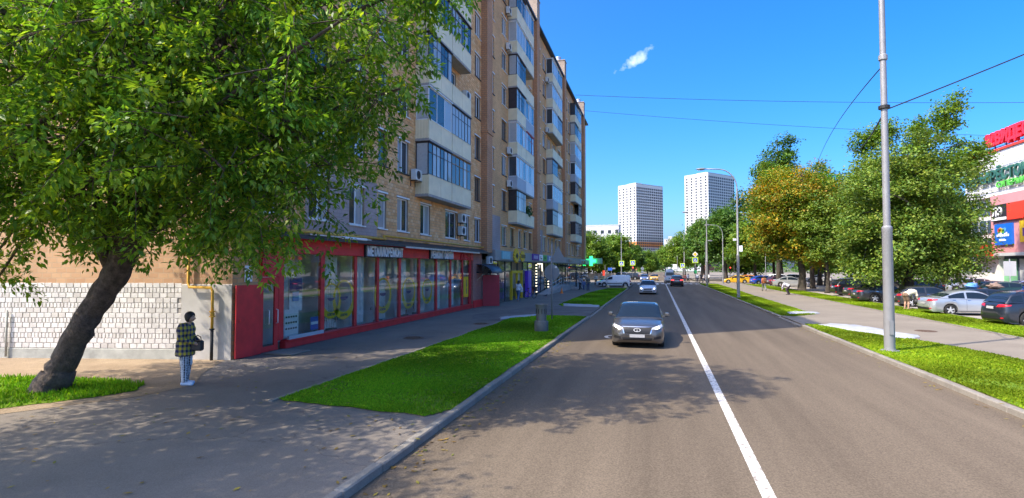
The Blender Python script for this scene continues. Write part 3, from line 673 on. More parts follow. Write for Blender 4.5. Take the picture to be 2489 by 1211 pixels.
# air conditioners
def aircon(loc,label,rz=0):
    t=thing('air_conditioner',label,'air conditioner',loc,rz,'outdoor air conditioner units')
    part('casing',MB().cbox(.08,.38,0,.8,0,.56,.02),M['ac'],t); 
    part('fan_grille',MB().lathe([(.22,0),(.22,.012),(.19,.016),(.19,.004),(.12,.004),(.12,.014),(.10,.014),(.10,.004),(.04,.004),(.04,.016),(0,.016)],20,(.38,.3,.28),'x'),M['dark_metal'],t)
    b=MB(); 
    for y in (.12,.64): b.box(0,.4,y,y+.03,-.04,-.005); b.box(0,.03,y,y+.03,-.3,-.04)
    part('bracket',b,M['dark_metal'],t)
aircon((FX+.02,25.5,7.3),'white air conditioner at left end of lowest near balcony')
aircon((FX+.02,32.3,5.65),'upper of two air conditioners beside first-floor window left of the brick pier')
aircon((FX+.02,32.3,4.85),'lower of two air conditioners beside first-floor window left of the brick pier')
aircon((FX+.02,33.1,13.8),'air conditioner under right end of a high near balcony')
aircon((FX+.02,43.9,9.6),'air conditioner beside the grey sided balcony in the second stack')
aircon((FX+.02,43.9,12.4),'air conditioner left of balcony below the red framed one')
aircon((FX+.02,43.6,21.2),'lower of two high air conditioners left of second balcony stack')
aircon((FX+.02,43.6,24.3),'highest air conditioner left of second balcony stack')
aircon((FX+.02,60.3,18.2),'air conditioner hung left of open balcony in third stack')
aircon((FX+.02,60.3,24.0),'top air conditioner left of the third balcony stack')
aircon((FX+.1,37.9,3.05),'air conditioner above the dark awning over red door')
aircon((FX+.02,84.4,5.6),'far small air conditioner over the shops near the pharmacy cross')
# plants on an open balcony
# ------------------------------------------------------------------ shops
M['red']=mat('red_shop_paint',(.68,.03,.036),rough=.5,var=.18,scale=2.5)
M['red_dark']=mat('dark_red_door_paint',(.42,.02,.035),rough=.5,var=.10,scale=2.5)
M['glass']=glass_mat('shop_glass')
M['steel']=mat('brushed_steel',(.62,.63,.64),rough=.3,metal=.85,var=.05)
M['room']=mat('shop_back_wall',(.75,.74,.70),rough=.9,var=.15,scale=1.2)
M['room_floor']=mat('shop_floor',(.20,.17,.13),rough=.6,var=.2,scale=2)
M['paper']=mat('white_paper',(.80,.80,.79),rough=.8,var=.04)
M['blue_print']=mat('blue_print',(.03,.09,.42),rough=.6,var=.05)
M['yellow_print']=mat('yellow_print',(.80,.50,.02),rough=.6,var=.06)
M['navy_print']=mat('navy_print',(.02,.04,.16),rough=.6,var=.06)
M['white_letter']=mat('white_letter_plastic',(.90,.90,.92),rough=.4,var=.03)
M['curtain']=mat('pale_grey_drape',(.78,.79,.77),rough=.9,var=.15,scale=6)
MULL=[(15.62,15.92),(17.98,18.26),(20.34,20.58),(22.24,22.46),(24.39,24.65),(26.67,26.92),(28.99,29.25),(31.22,31.47),(33.32,33.57),(34.75,35.15)]
sf=thing('shopfront','long red framed shopfront with tall display windows and repair signs','shopfront',(FX,14.7,PZ))
part('fascia',MB().cbox(FX-.1,FX+.16,14.7,35.15,3.28,3.86,.015),M['red'],sf,True)
bs=MB().cbox(FX-.15,FX+.12,15.92,35.15,PZ,.30,.02); bs.box(FX-.12,FX+.2,15.95,35.1,.30,.35); part('base_rail',bs,M['red'],sf,True)
for a,b in MULL: part('mullion',MB().cbox(FX-.1,FX+.03,a+.02,b-.02,.35,3.28,.01),M['red'],sf,True)
part('door_surround',MB().box(FX-.08,FX+.06,14.7,15.62,2.5,3.28).box(FX-.06,FX+.055,14.70,14.80,PZ,2.5),M['red'],sf,True)
for i in range(len(MULL)-1):
    a=MULL[i][1]; b=MULL[i+1][0]
    part('pane',MB().box(FX-.008,FX+.004,a-.02,b+.02,.35,3.28),M['glass'],sf,True)
part('sill_strip',MB().box(FX+.13,FX+.21,15.97,17.95,.352,.47),M['grey_siding'],sf,True)
# the glazed door and the leaf folded back against the wall
gd=thing('glazed_door','red framed glazed shop door with white handles','door',(FX,14.8,PZ))
fr=MB().box(FX-.03,FX+.03,14.80,14.90,PZ+.02,2.48).box(FX-.03,FX+.03,15.44,15.62,PZ+.02,2.48).box(FX-.03,FX+.03,14.9,15.44,PZ+.02,.24).box(FX-.03,FX+.03,14.9,15.44,2.26,2.48); part('frame',fr,M['red'],gd,True)
part('pane',MB().box(FX-.005,FX+.005,14.9,15.44,.24,2.26),M['glass'],gd,True)
for y in (15.10,15.52):
    part('handle',MB().tube([(FX+.03,y,.95),(FX+.10,y,.97),(FX+.10,y,1.40),(FX+.03,y,1.42)],.016,8),M['white_letter'],gd,True,smooth=True)
single('open_door_leaf',MB().cbox(0,.06,0,1.08,0,2.20,.012).tube([(.06,.1,1.1),(.12,.1,1.1),(.12,.1,1.22)],.012,6),M['red'],'plain red metal door leaf folded back beside white brick wall','door',loc=(FX+.06,13.64,PZ+.01))
single('door_mat',MB().cbox(-.5,.5,-.5,.5,0,.05,.02),M['kerb'],'pale concrete doorstep before the glazed red door','step',loc=(FX+.75,15.2,PZ))
# interior
rm=MB(); x0=FX-1.1
rm.quad((x0,13.8,0),(x0,35.1,0),(x0,35.1,3.4),(x0,13.8,3.4)); rm.quad((x0,13.8,0),(FX,13.8,0),(FX,13.8,3.4),(x0,13.8,3.4)); rm.quad((x0,35.1,0),(FX,35.1,0),(FX,35.1,3.4),(x0,35.1,3.4)); rm.quad((x0,13.8,3.35),(x0,35.1,3.35),(FX-.1,35.1,3.35),(FX-.1,13.8,3.35))
part('room',rm,M['room'],sf,True); part('room_floor',MB().quad((x0,13.8,.08),(FX-.1,13.8,.08),(FX-.1,35.1,.08),(x0,35.1,.08)),M['room_floor'],sf,True)
for i in range(1,len(MULL)-1):                      # vertical drapes at the pane edges
    a=MULL[i][1]
    d=MB(); 
    wd=MULL[i+1][0]-a
    for j in range(int(wd*.62/.06)): d.box(FX-.34-.04*(j%2),FX-.31-.04*(j%2),a+.05+j*.06,a+.11+j*.06,.4,3.2)
    part('drape',d,M['curtain'],sf,True)
# stickers on the inside of the panes
def ring(cx,cz,ro,ri,n=28):
    mb=MB(); up=.13*ro
    for i in range(n):
        a=2*math.pi*i/n; b=2*math.pi*(i+1)/n
        mb.quad((FX-.02,cx+ro*math.cos(a),cz+ro*math.sin(a)),(FX-.02,cx+ro*math.cos(b),cz+ro*math.sin(b)),(FX-.02,cx+ri*math.cos(b),cz+up+ri*math.sin(b)),(FX-.02,cx+ri*math.cos(a),cz+up+ri*math.sin(a)))
    return mb
names=['first','second','third','fourth','fifth']
for i,(c,r) in enumerate(((18.75,.62),(20.0-.35,.72),(22.9-.0,.74),(25.6,.72),(27.9,.62))):
    t=thing('window_sticker','%s yellow ring sticker from the door on red shop windows'%names[i],'sticker',(FX,c,1.5),0,'ring stickers on the shop windows')
    part('ring',ring(c,1.5,r*1.12,r*.86),M['yellow_print'],t,True)
    sg=MB(); pts=[(FX-.019,c+r*.42*math.cos(a),1.62+r*.20*math.sin(a)) for a in np.linspace(math.pi,2*math.pi,12)]; sg.poly(pts); part('segment',sg,M['navy_print'],t,True)
    tm=text_mesh('КЛЮЧИ',.13,.002,M['navy_print'],'lettering','CENTER',.006); q=link('lettering',tm,t); q.rotation_euler=(0,0,R(90)); q.location=(-.014,0,-.92*r)
def flat(name,t0,t1,z0,z1,m,label,cat='poster',x=FX-.02): return single(name,MB().box(x-.004,x,t0,t1,z0,z1),m,label,cat)
flat('notice_sheet',16.0,16.75,.40,1.35,M['paper'],'tall white notice sheet low in the first shop pane','notice')
for r_ in range(3):
    for c_ in range(5): pass
nb=MB()
for r_ in range(3):
    for c_ in range(5): nb.box(FX-.018,FX-.012,16.06+c_*.13,16.14+c_*.13,.66+r_*.2,.72+r_*.2)
single('notice_print',nb,M['black'],'rows of small dark pictures on the white notice sheet','print')
pt=thing('poster','dark framed blue poster hanging in the first shop pane','poster',(FX-.06,16.3,1.5))
part('frame',MB().box(FX-.08,FX-.05,16.25,17.0,1.25,2.45),M['tin'],pt,True); part('print',MB().box(FX-.05,FX-.045,16.28,16.97,1.9,2.42),M['navy_print'],pt,True)
part('lower_print',MB().box(FX-.05,FX-.045,16.28,16.97,1.28,1.86),M['curtain'],pt,True)
flat('blue_sticker',17.45,17.92,.50,.98,M['blue_print'],'small blue square sticker low by the second red mullion','sticker')
flat('sticker_band',17.47,17.90,.70,.80,M['paper'],'white band across the small blue square sticker','sticker',FX-.014)
flat('phone_sticker',16.4,16.75,1.62,1.95,mat('cyan_print',(.08,.32,.62),rough=.6,var=.1),'pale blue round-cornered sticker left in first pane','sticker',FX-.012)
flat('yellow_banner',33.62,34.55,.85,2.2,M['yellow_print'],'tall yellow banner with dark vertical writing in last shop pane','banner',FX+.02)
tm=text_mesh('ОДЕЖДА',.2,.002,M['navy_print'],'banner_lettering','CENTER',.008); q=link('banner_lettering',tm); q.rotation_euler=(0,R(-90),R(90)); q.rotation_euler=Matrix(((0,0,1),(0,1,0),(-1,0,0))).to_euler() if False else q.rotation_euler
q.rotation_euler=(Matrix.Rotation(R(-90),3,'X')@Matrix.Rotation(R(90),3,'Z')).to_euler(); q.location=(FX+.024,34.15,1.52); tag(q,'dark vertical lettering on the tall yellow banner','lettering')
# signs over the windows
def sign_text(txt,size,t0,t1,z,m,label,x,ext=.03,bold=.022,sx=None):
    me=text_mesh(txt,size,ext,m,'sign_lettering','LEFT',bold)
    xs=[v.co.x for v in me.vertices]; w=max(xs)-min(xs); me.transform(Matrix.Translation((-min(xs),0,0))); me.transform(Matrix.Scale((t1-t0)/w,4,(1,0,0)))
    o=link('sign_lettering',me,None,(x,t0,z)); o.rotation_euler=(0,0,R(90)); return tag(o,label,'sign lettering')
single('sign_board',MB().cbox(FX+.16,FX+.24,20.85,24.4,3.24,3.78,.01),M['black'],'black sign board over third and fourth red shop panes','sign')
sign_text('МЕТАЛЛОРЕМОНТ',.56,20.95,24.32,3.31,M['white_letter'],'white letters reading МЕТАЛЛОРЕМОНТ over the red shopfront',FX+.26)
single('sign_board',MB().cbox(FX+.16,FX+.24,27.7,31.2,3.26,3.80,.01),M['black'],'second black sign board along the red fascia, right of the first','sign')
sign_text('РЕМОНТ ОБУВИ',.56,27.8,31.1,3.33,M['white_letter'],'shoe repair sign, white РЕМОНТ ОБУВИ lettering on the second board',FX+.26)
M['red_letter']=mat('red_letter_plastic',(.62,.03,.05),rough=.4,var=.05)
sign_text('АТЕЛЬЕ',.52,32.6,34.8,3.35,M['red_letter'],'red letters reading АТЕЛЬЕ at right end of red shopfront',FX+.19)
em=MB().lathe([(.42,0),(.42,.05),(.34,.05),(.34,.02),(0,.02)],24,(0,0,0),'x'); single('round_emblem',em,M['red_letter'],'round red emblem on the wall above the glazed red door','emblem',loc=(FX+.07,15.15,2.95))
single('house_number_plate',MB().cbox(0,.03,0,.32,0,.5,.006),M['white_letter'],'small white plate above left end of open red door leaf','plate',loc=(FX+.02,14.05,2.36))
q=link('plate_number',text_mesh('5',.34,.004,M['black'],'plate_number','CENTER',.004)); q.rotation_euler=(0,0,R(90)); q.location=(FX+.055,14.2,2.49); tag(q,'black numeral on the small white wall plate','numeral')
single('wall_lamp',MB().cbox(.3,.62,0,1.9,0,.10,.03).box(0,.34,.2,.24,.0,.05).box(0,.34,1.6,1.64,0,.05),M['white_letter'],'long white strip lamp hung over first red shop panes','lamp',loc=(FX+.05,18.4,3.9)) 
# potted plants in the window
M['pot']=mat('terracotta_pot',(.30,.14,.08),rough=.8,var=.15); M['plant']=leaf_mat('house_plant_leaf',[(.02,.07,.015),(.04,.12,.02)],trans=.2)
def leafball(rs,n,r,size,flat_=.8):
    d=rs.normal(0,1,(n,3)); d/=np.linalg.norm(d,axis=1)[:,None]; c=d*(rs.rand(n,1)**.5)*np.array([r,r,r*flat_]); c[:,2]+=r*flat_
    u=rs.normal(0,1,(n,3)); u/=np.linalg.norm(u,axis=1)[:,None]; w=np.cross(u,rs.normal(0,1,(n,3))); w/=np.linalg.norm(w,axis=1)[:,None]
    V=np.stack([c-u*size,c+w*size*.4,c+u*size,c-w*size*.4],1).reshape(-1,3); return V,np.arange(n*4).reshape(-1,4)
for i,(t,lab) in enumerate(((18.7,'bushy potted plant in second red shop pane'),(19.5,'smaller potted plant beside it in second red shop pane'),(23.3,'potted plant in fourth red shop pane'),(26.1,'dark bushy potted plant in fifth red shop pane'),(27.5,'leafy potted plant in sixth red shop pane'))):
    p=thing('potted_plant',lab,'plant',(FX-.5,t,.36),0,'potted plants in the shop window'); rs=np.random.RandomState(i)
    part('pot',MB().lathe([(.09,0),(.13,.2),(.14,.2),(.14,.23),(.11,.23),(.1,.18)],14),M['pot'],p)
    V,F=leafball(rs,90,.26+.05*(i%3),.07); V[:,2]+=.2; link('foliage',tri_mesh('foliage',V,F,M['plant'],np.ones((len(V),3))),p)
    st=part('shelf_stand',MB().box(-.16,.16,-.16,.16,-.28,-.002),M['room_floor'],p)
# ---- brick corner with the second red door
bc=thing('brick_porch','pink brick wall with red base between the two shops','wall',(FX,35.15,PZ))
part('wall',MB().box(FX-.1,FX+.14,35.16,37.1,PZ,3.84),M['pink_brick'],bc,True); part('base',MB().box(FX-.05,FX+.20,35.17,37.12,PZ,.55),M['red'],bc,True)
d2=single('open_door_leaf',MB().cbox(0,1.2,0,.06,0,2.2,.012).tube([(1.08,-.05,1.0),(1.08,-.05,1.18)],.014,6),M['red_dark'],'dark red metal door standing open under the curved awning','door',loc=(FX+.25,36.95,PZ+.02)); d2.rotation_euler=(0,0,R(20))
aw=thing('door_awning','dark curved metal awning over the open dark red door','awning',(FX,36.2,2.45))
cv=MB(); n=10
pr=[(FX+.1+1.15*math.sin(a),2.42+.62*math.cos(a)) for a in np.linspace(0,math.pi/2,n)]
for i in range(n-1): cv.add([(pr[i][0],35.9,pr[i][1]),(pr[i+1][0],35.9,pr[i+1][1]),(pr[i+1][0],38.6,pr[i+1][1]),(pr[i][0],38.6,pr[i][1]),(pr[i][0],35.9,pr[i][1]-.03),(pr[i+1][0],35.9,pr[i+1][1]-.03),(pr[i+1][0],38.6,pr[i+1][1]-.03),(pr[i][0],38.6,pr[i][1]-.03)],[(0,1,2,3),(7,6,5,4),(0,4,5,1),(2,6,7,3)])
part('roof_sheet',cv,mat('blue_grey_awning',(.05,.065,.09),rough=.45,metal=.3,var=.15),aw,True,smooth=True)
for y in (35.92,38.58):
    s_=MB().tube([(p[0],y,p[1]-.02) for p in pr],.018,6); 
    for a in np.linspace(.15,1.4,8): s_.tube([(FX+.12,y,2.42),(FX+.1+1.13*math.sin(a),y,2.42+.60*math.cos(a))],.010,5)
    s_.tube([(FX+.1,y,2.42),(FX+1.25,y,2.42)],.018,6); part('side_scroll',s_,M['black'],aw,True)
part('bracket',MB().tube([(FX+.15,35.95,1.9),(FX+.7,35.95,2.4)],.02,6),mat('cream_bracket',(.5,.45,.32),rough=.6),aw,True)
# ---- the row of shops beyond
GX=-12.02
s2=thing('shop_row','row of glass fronted shops under a grey fascia beyond the brick pier','shopfront',(GX,38.6,PZ))
M['fascia_grey']=mat('grey_fascia_panel',(.27,.28,.28),rough=.5,var=.08,scale=.8); M['mull_dark']=mat('anthracite_mullion',(.06,.065,.07),rough=.5,var=.1)
x=38.6
while x<97:
    e=min(x+5.8,97.2); part('fascia_panel',MB().cbox(GX-.2,GX+.42,x+.01,e-.01,3.36,4.12,.01),M['fascia_grey'],s2,True); x=e
part('fascia_trim',MB().box(GX-.1,GX+.46,38.6,97.2,3.28,3.355),M['mull_dark'],s2,True)
t=38.6; i=0
while t<96.5:
    part('mullion',MB().box(GX-.05,GX+.05,t,t+.12,PZ,3.3),M['mull_dark'],s2,True)
    if not (44.3<t<48.2): part('pane',MB().box(GX-.006,GX+.006,t+.12,min(t+2.0,97),PZ+.1,3.3),M['glass'],s2,True)
    t+=2.0; i+=1
part('transom',MB().box(GX-.04,GX+.045,38.6,97,2.45,2.53),M['mull_dark'],s2,True)
ri=MB(); ri.quad((GX-3,38.6,0),(GX-3,97,0),(GX-3,97,3.4),(GX-3,38.6,3.4)); ri.quad((GX-3,38.6,3.34),(GX,38.6,3.34),(GX,97,3.34),(GX-3,97,3.34)); ri.quad((GX-3,38.6,0),(GX-.1,38.6,0),(GX-.1,38.6,3.4),(GX-3,38.6,3.4))
part('room',ri,M['room'],s2,True); part('room_floor',MB().quad((GX-3,38.6,.08),(GX-.05,38.6,.08),(GX-.05,97,.08),(GX-3,97,.08)),M['room_floor'],s2,True)
rng=random.Random(3); cols=[(.5,.10,.05),(.55,.42,.08),(.10,.22,.45),(.08,.30,.12),(.5,.5,.48),(.16,.08,.35),(.6,.3,.08)]
for i in range(26):                                    # goods standing on shelves behind the glass
    t=39+i*2.2+rng.uniform(-.3,.3); h=rng.uniform(.7,1.9)
    part('display_goods',MB().cbox(GX-1.5,GX-1.0,t,t+rng.uniform(.6,1.4),.1,.1+h,.02),mat('goods_colour_%d'%i,rng.choice(cols),rough=.6,var=.2,scale=9),s2,True)
# sign boxes on the fascia
def signbox(t0,t1,z0,z1,m,label,x=GX+.42,d=.10): return single('sign_box',MB().cbox(0,d,0,t1-t0,0,z1-z0,.012),m,label,'sign',loc=(x,t0,z0))
signbox(40.2,42.5,3.45,4.06,mat('cyan_sign',(.22,.50,.55),rough=.5),'pale turquoise sign box, first on the grey fascia')
star=MB(); pts=[]
for i in range(28):
    a=2*math.pi*i/28; r=.62 if i%2 else .48; pts.append((r*1.55*math.cos(a),r*math.sin(a)))
star.ext(pts,'x',0,.12)
st=thing('star_sign','yellow starburst sign with a black diamond on the grey fascia','sign',(GX+.43,44.5,3.78))
part('burst',star,M['yellow_print'],st); part('diamond',MB().ext([(-.42,0),(0,-.26),(.42,0),(0,.26)],'x',.12,.15),M['black'],st)
fl=MB(); pts=[(1.0+(.55 if i%2 else .42)*1.7*math.cos(2*math.pi*i/22)+1.3,(.5 if i%2 else .38)*math.sin(2*math.pi*i/22)) for i in range(22)]; fl.ext(pts,'x',0,.08); part('flourish',fl,M['yellow_print'],st)
for k,(yy) in enumerate((1.7,2.1,2.5,2.9)): part('mark',MB().box(.08,.10,yy,yy+.22,-.16,.16),M['black'],st)
M['purple']=mat('purple_sign',(.13,.03,.30),rough=.5,var=.05)
pb=thing('purple_sign','purple sign box with white marks beside a green and white sign','sign',(GX+.42,50.7,3.5))
part('panel',MB().cbox(0,.1,0,2.9,0,.62,.01),M['purple'],pb)
for k in range(4): part('mark',MB().ext([(.5+k*.5,.16),(.62+k*.5,.16),(.75+k*.5,.46),(.63+k*.5,.46)],'x',.10,.115),M['white_letter'],pb)
gb=thing('green_white_sign','sign half white and half bright green next to the purple one','sign',(GX+.42,53.9,3.5))
part('white_half',MB().cbox(0,.09,0,1.6,0,.6,.01),M['white_letter'],gb); part('green_half',MB().cbox(0,.09,1.62,3.6,0,.6,.01),mat('green_sign',(.05,.45,.06),rough=.5),gb)
part('mark',MB().box(.09,.10,.4,1.1,.15,.25).box(.09,.10,.4,.6,.25,.45),M['black'],gb); part('mark',MB().box(.09,.10,2.1,3.1,.25,.34).box(.09,.10,2.5,2.7,.12,.48),M['black'],gb)
bb=thing('blue_white_sign','pale blue and white lettered sign on the grey fascia','sign',(GX+.42,58.3,3.45))
part('panel',MB().cbox(0,.08,0,2.0,0,.65,.01),mat('blue_sign',(.20,.32,.55),rough=.5),bb); part('mark',MB().ext([(.3,.08),(.6,.08),(1.3,.55),(1.0,.55)],'x',.08,.1).ext([(1.0,.08),(1.3,.08),(.6,.55),(.3,.55)],'x',.1,.115),M['white_letter'],bb)
signbox(73.0,75.5,3.6,3.95,mat('bronze_sign',(.34,.28,.22),rough=.5),'small bronze plate sign on grey fascia above the steps')
signbox(84.0,95.5,3.42,4.08,mat('pale_teal_sign',(.33,.40,.40),rough=.5,var=.05),'long pale teal sign box at the far end of the fascia')
sign_text('с н',.5,85.0,89.5,3.55,mat('rust_letter',(.45,.12,.04),rough=.5),'rust coloured letters on the long pale teal sign',GX+.54)
# yellow doorway
yd=thing('yellow_doorway','bright yellow door frame of the shop beyond the red door','doorway',(GX,44.4,PZ)); 
for y in (44.4,46.3,48.0): part('post',MB().cbox(GX-.05,GX+.16,y,y+.16,PZ,2.55,.01),M['yellow_print'],yd,True)
part('lintel',MB().cbox(GX-.05,GX+.15,44.57,47.99,2.3,2.54,.01),M['yellow_print'],yd,True); part('pane',MB().box(GX,GX+.01,46.47,47.98,.1,2.3),M['glass'],yd,True)
pc=thing('purple_column','glossy violet advertising column beside the yellow doorway','column',(GX+.3,49.3,PZ)); part('panel',MB().cbox(-.25,.1,0,1.3,0,2.45,.02),mat('violet_panel',(.16,.06,.55),rough=.3,var=.08),pc); part('pale_stripe',MB().box(.102,.11,.5,.8,.1,2.4),mat('pale_violet',(.35,.28,.75),rough=.4),pc)
M['led']=mat('lit_bulb',(1,.9,.7),emit=(1.0,.88,.62),estr=1.2,var=0)
for (t,z0,lab) in ((53.6,.3,'tall column of round light bulbs by the violet column'),(59.8,.3,'shorter column of round light bulbs behind the round road sign')):
    lc=thing('bulb_column',lab,'light column',(GX+.12,t,PZ),0,'bulb lit columns at shop door'); zt=3.2 if t<55 else 1.9
    part('backboard',MB().box(-.03,.02,-.08,.08,0,zt+.1).box(-.03,.02,.32,.48,0,zt+.1),M['black'],lc)
    for c in (0,.4):
        for z in np.arange(z0,zt,.30): part('bulb',MB().lathe([(0,.0),(.04,.0),(.05,.03),(.03,.07),(0,.08)],8,(.02,c,z),'x'),M['led'],lc)
single('light_strip',MB().box(0,.05,0,2.2,0,.07).box(0,.05,2.1,2.2,-.75,0),M['led'],'bright white light strip framing the shop window top','lamp',loc=(GX+.05,55.0,3.15))
# pharmacy cross
px=thing('pharmacy_sign','illuminated green pharmacy cross on end of the far fascia','sign',(-11.4,96.9,3.95)); M['green_led']=mat('lit_green_cross',(.02,.8,.15),emit=(.03,1.0,.22),estr=1.3,var=0)
part('cross',MB().ext([(-.28,-.85),(.28,-.85),(.28,-.28),(.85,-.28),(.85,.28),(.28,.28),(.28,.85),(-.28,.85),(-.28,.28),(-.85,.28),(-.85,-.28),(-.28,-.28)],'y',-.12,.1),M['green_led'],px); part('bracket',MB().box(-.9,-.3,.1,.18,-.05,.05),M['steel'],px)
single('projecting_sign',MB().cbox(0,2.9,0,.25,0,1.0,.02),mat('grey_lightbox',(.36,.40,.38),rough=.5),'grey light box behind the green pharmacy cross','sign',loc=(-12.4,97.5,3.45))
single('yellow_notice',MB().box(0,.6,0,.03,0,.3),M['yellow_print'],'small yellow notice under the pharmacy cross','notice',loc=(-11.9,96.6,2.7))
# steps and railings before the far shops
sp=thing('shop_steps','concrete shop platform with steps before the far shops','steps',(-10.6,70,PZ)); part('platform',MB().cbox(-1.4,.1,-8,12,0,.62,.02),M['concrete'],sp)
for k in range(3): part('step',MB().cbox(.1+k*.3,.4+k*.3,-2,3,0,.47-.155*k,.015),M['concrete'],sp)
part('ramp',MB().ext([(-15.5,0),(-8,0),(-8,.62)],'x',-1.3,-.1),M['concrete'],sp)
M['rail']=mat('galvanised_rail',(.50,.53,.56),rough=.4,metal=.5,var=.1)
def railing(pts,label,h=.95):
    t=thing('handrail',label,'railing',pts[0],0,'steel handrails at the far shops')
    P=[Vector(p)-Vector(pts[0]) for p in pts]
    for p in P: part('post',MB().tube([p,p+Vector((0,0,h))],.025,6),M['rail'],t)
    for k,hh in enumerate((h,h*.55)): part('rail',MB().tube([p+Vector((0,0,hh)) for p in P],.026,6),M['rail'],t)
railing([(-10.65,54.8,.1),(-10.65,58.2,.35),(-10.65,61.9,.67)],'sloping handrail of the ramp before the far shops')
railing([(-10.5,62.5,.67),(-10.5,65.0,.67),(-10.5,67.6,.67)],'handrail on the platform left of the shop steps')
railing([(-10.55,73.4,.67),(-9.75,73.4,.1)],'short handrail down the right side of the shop steps')
railing([(-10.5,74,.67),(-10.5,78,.67),(-10.5,81.8,.67)],'long handrail on the platform right of the shop steps')
pk=thing('dark_porch','black wrought iron porch over the far shop steps','porch',(-10.9,70,PZ))
for (x_,y_) in ((.9,-1.5),(.9,3.5),(-.9,-1.5),(-.9,3.5)): part('post',MB().tube([(x_,y_,0),(x_,y_,2.9)],.05,8),M['black'],pk)
part('roof',MB().ext([(-1,2.9),(1.1,2.75),(1.1,2.85),(-1,3.1)],'y',-1.8,3.8),M['black'],pk)
for k in range(8): part('slat',MB().box(.88,.92,-1.4+k*.12,-1.36+k*.12,.1,2.7),M['black'],pk)
# ------------------------------------------------------------------ far buildings and the shopping centre
M['tower_white']=mat('white_facade_panel',(.62,.62,.635),rough=.7,var=.03,scale=.05)
M['tower_win']=mat('far_window_glass',(.03,.04,.06),rough=.3,var=.2,scale=.2,spec=.3)
M['orange_band']=mat('orange_facade_panel',(.62,.22,.05),rough=.7,var=.1,scale=.1)
M['brown_band']=mat('red_brown_facade_panel',(.30,.09,.06),rough=.7,var=.1,scale=.1)
M['grey_band']=mat('grey_facade_panel',(.46,.47,.48),rough=.7,var=.05,scale=.1)
def tower(loc,rz,w1,w2,h,label,n1,n2,fl=2.95):
    t=thing('tower_block',label,'tower',loc,rz,'white residential towers')
    # local: near corner at the origin, left face along -X (normal -Y), right face along +Y (normal +X)
    part('wall',MB().box(-w1,0,0,w2,36,h),M['tower_white'],t)
    part('base_storeys',MB().box(-w1+.1,-.1,.1,w2-.1,0,18.2),M['brown_band'],t); part('grey_storeys',MB().box(-w1,0,0,w2,18.2,24.4),M['grey_band'],t)
    part('orange_storeys',MB().box(-w1,0,0,w2,24.4,30.2),M['orange_band'],t); part('grey_storeys',MB().box(-w1,0,0,w2,30.2,36),M['grey_band'],t)
    pr=MB(); pr.box(-w1,0,0,.3,h,h+1.0); pr.box(-.3,0,.3,w2,h,h+1.0); pr.box(-w1,-w1+.3,.3,w2,h,h+1.0); pr.box(-w1*.7,-w1*.3,w2*.2,w2*.42,h,h+3.2)
    for k in range(6): pr.tube([(-w1*.2-k*1.6,4+k*4,h),(-w1*.2-k*1.6,4+k*4,h+2.5)],.12,4)
    part('parapet',pr,M['grey_band'],t)
    f1=MB(); f2=MB(); rng=random.Random(int(w1*10)); z=4.0
    while z<h-2.5:
        for i in range(n1):
            x=-w1+(i+.5)*w1/n1; f1.box(x-1.05,x+1.05,-.06,.2,z,z+1.85)
            if rng.random()<.25: f1.box(x+.9,x+1.5,-.05,.2,z+.2,z+1.2)
        for i in range(n2):
            y=(i+.5)*w2/n2; f2.box(-.2,.06,y-1.05,y+1.05,z,z+1.95)
        z+=fl
    tag(part('window_rows',f1,M['tower_win'],t),kind='stuff'); tag(part('window_rows',f2,M['tower_win'],t),kind='stuff')
tower((-21.5,590,0),R(-40),26,43,91.5,'left white tower with orange band standing above the trees',5,14)
tower((50.8,590,0),R(-40),29,46,100,'right white tower partly behind the trees and lamp post',5,14)
def slab(name,label,x0,x1,y0,y1,h,m,rows,step,z0=3,fl=3.2):
    t=thing(name,label,'building',(x0,y0,0)); part('wall',MB().box(0,x1-x0,0,y1-y0,0,h),m,t)
    w=MB(); z=z0
    while z<h-2:
        x=1.2
        while x<x1-x0-1.5: w.box(x,x+1.5,-.06,.1,z,z+1.6); x+=step
        y=1.5
        while y<y1-y0-1.5: w.box(x1-x0-.1,x1-x0+.06,y,y+1.5,z,z+1.6); y+=step
        z+=fl
    tag(part('window_rows',w,M['tower_win'],t),kind='stuff'); part('parapet',MB().box(-.1,x1-x0+.1,-.1,y1-y0+.1,h,h+.6),M['grey_band'],t)
    rr=MB(); rr.box(3,6,2,5,h+.6,h+2.6)
    for k in range(4): rr.tube([(8+k*7,3,h+.6),(8+k*7,3,h+3.5)],.08,4)
    part('roof_gear',rr,M['grey_band'],t)
slab('slab_block','low white slab block behind the trees left of the towers',-75,-17.7,262,276,22.6,M['tower_white'],5,3.4)
slab('office_block','small white office block between the two towers',5,32,430,445,24,M['tower_white'],5,3.0)
# ---- shopping centre
MX=43.0
M['mall_white']=mat('white_mall_cladding',(.78,.76,.73),rough=.6,var=.05,scale=.4); M['mall_pink']=mat('pink_mall_cladding',(.62,.27,.28),rough=.6,var=.08,scale=.3)
M['mall_red']=mat('bright_red_panel',(.75,.05,.02),rough=.5,var=.05); M['mall_glass']=mat('blue_mall_glass',(.05,.08,.12),rough=.08,var=.2,spec=.8); M['mall_green']=mat('green_shop_panel',(.16,.40,.22),rough=.5,var=.2,scale=.5)
ml=thing('shopping_centre','white and pink shopping centre with red rooftop letters beyond the car park','building',(MX,76,0))
part('upper_wall',MB().box(MX,MX+40,50,92.5,12.2,18.0),M['mall_white'],ml,True); part('pink_wall',MB().box(MX-.15,MX+40,50,86.2,4.7,12.2),M['mall_pink'],ml,True)
part('recess_wall',MB().box(MX+.6,MX+40,86.2,92.5,0,12.2),M['mall_white'],ml,True)
for k in range(3):
    for j in range(3): part('window',MB().box(MX+.5,MX+.62,86.8+j*1.9,88.4+j*1.9,4.9+k*2.5,6.7+k*2.5),M['mall_glass'],ml,True)
part('red_fascia',MB().box(MX-.9,MX+.5,85.9,91.5,4.3,5.9),M['mall_red'],ml,True)
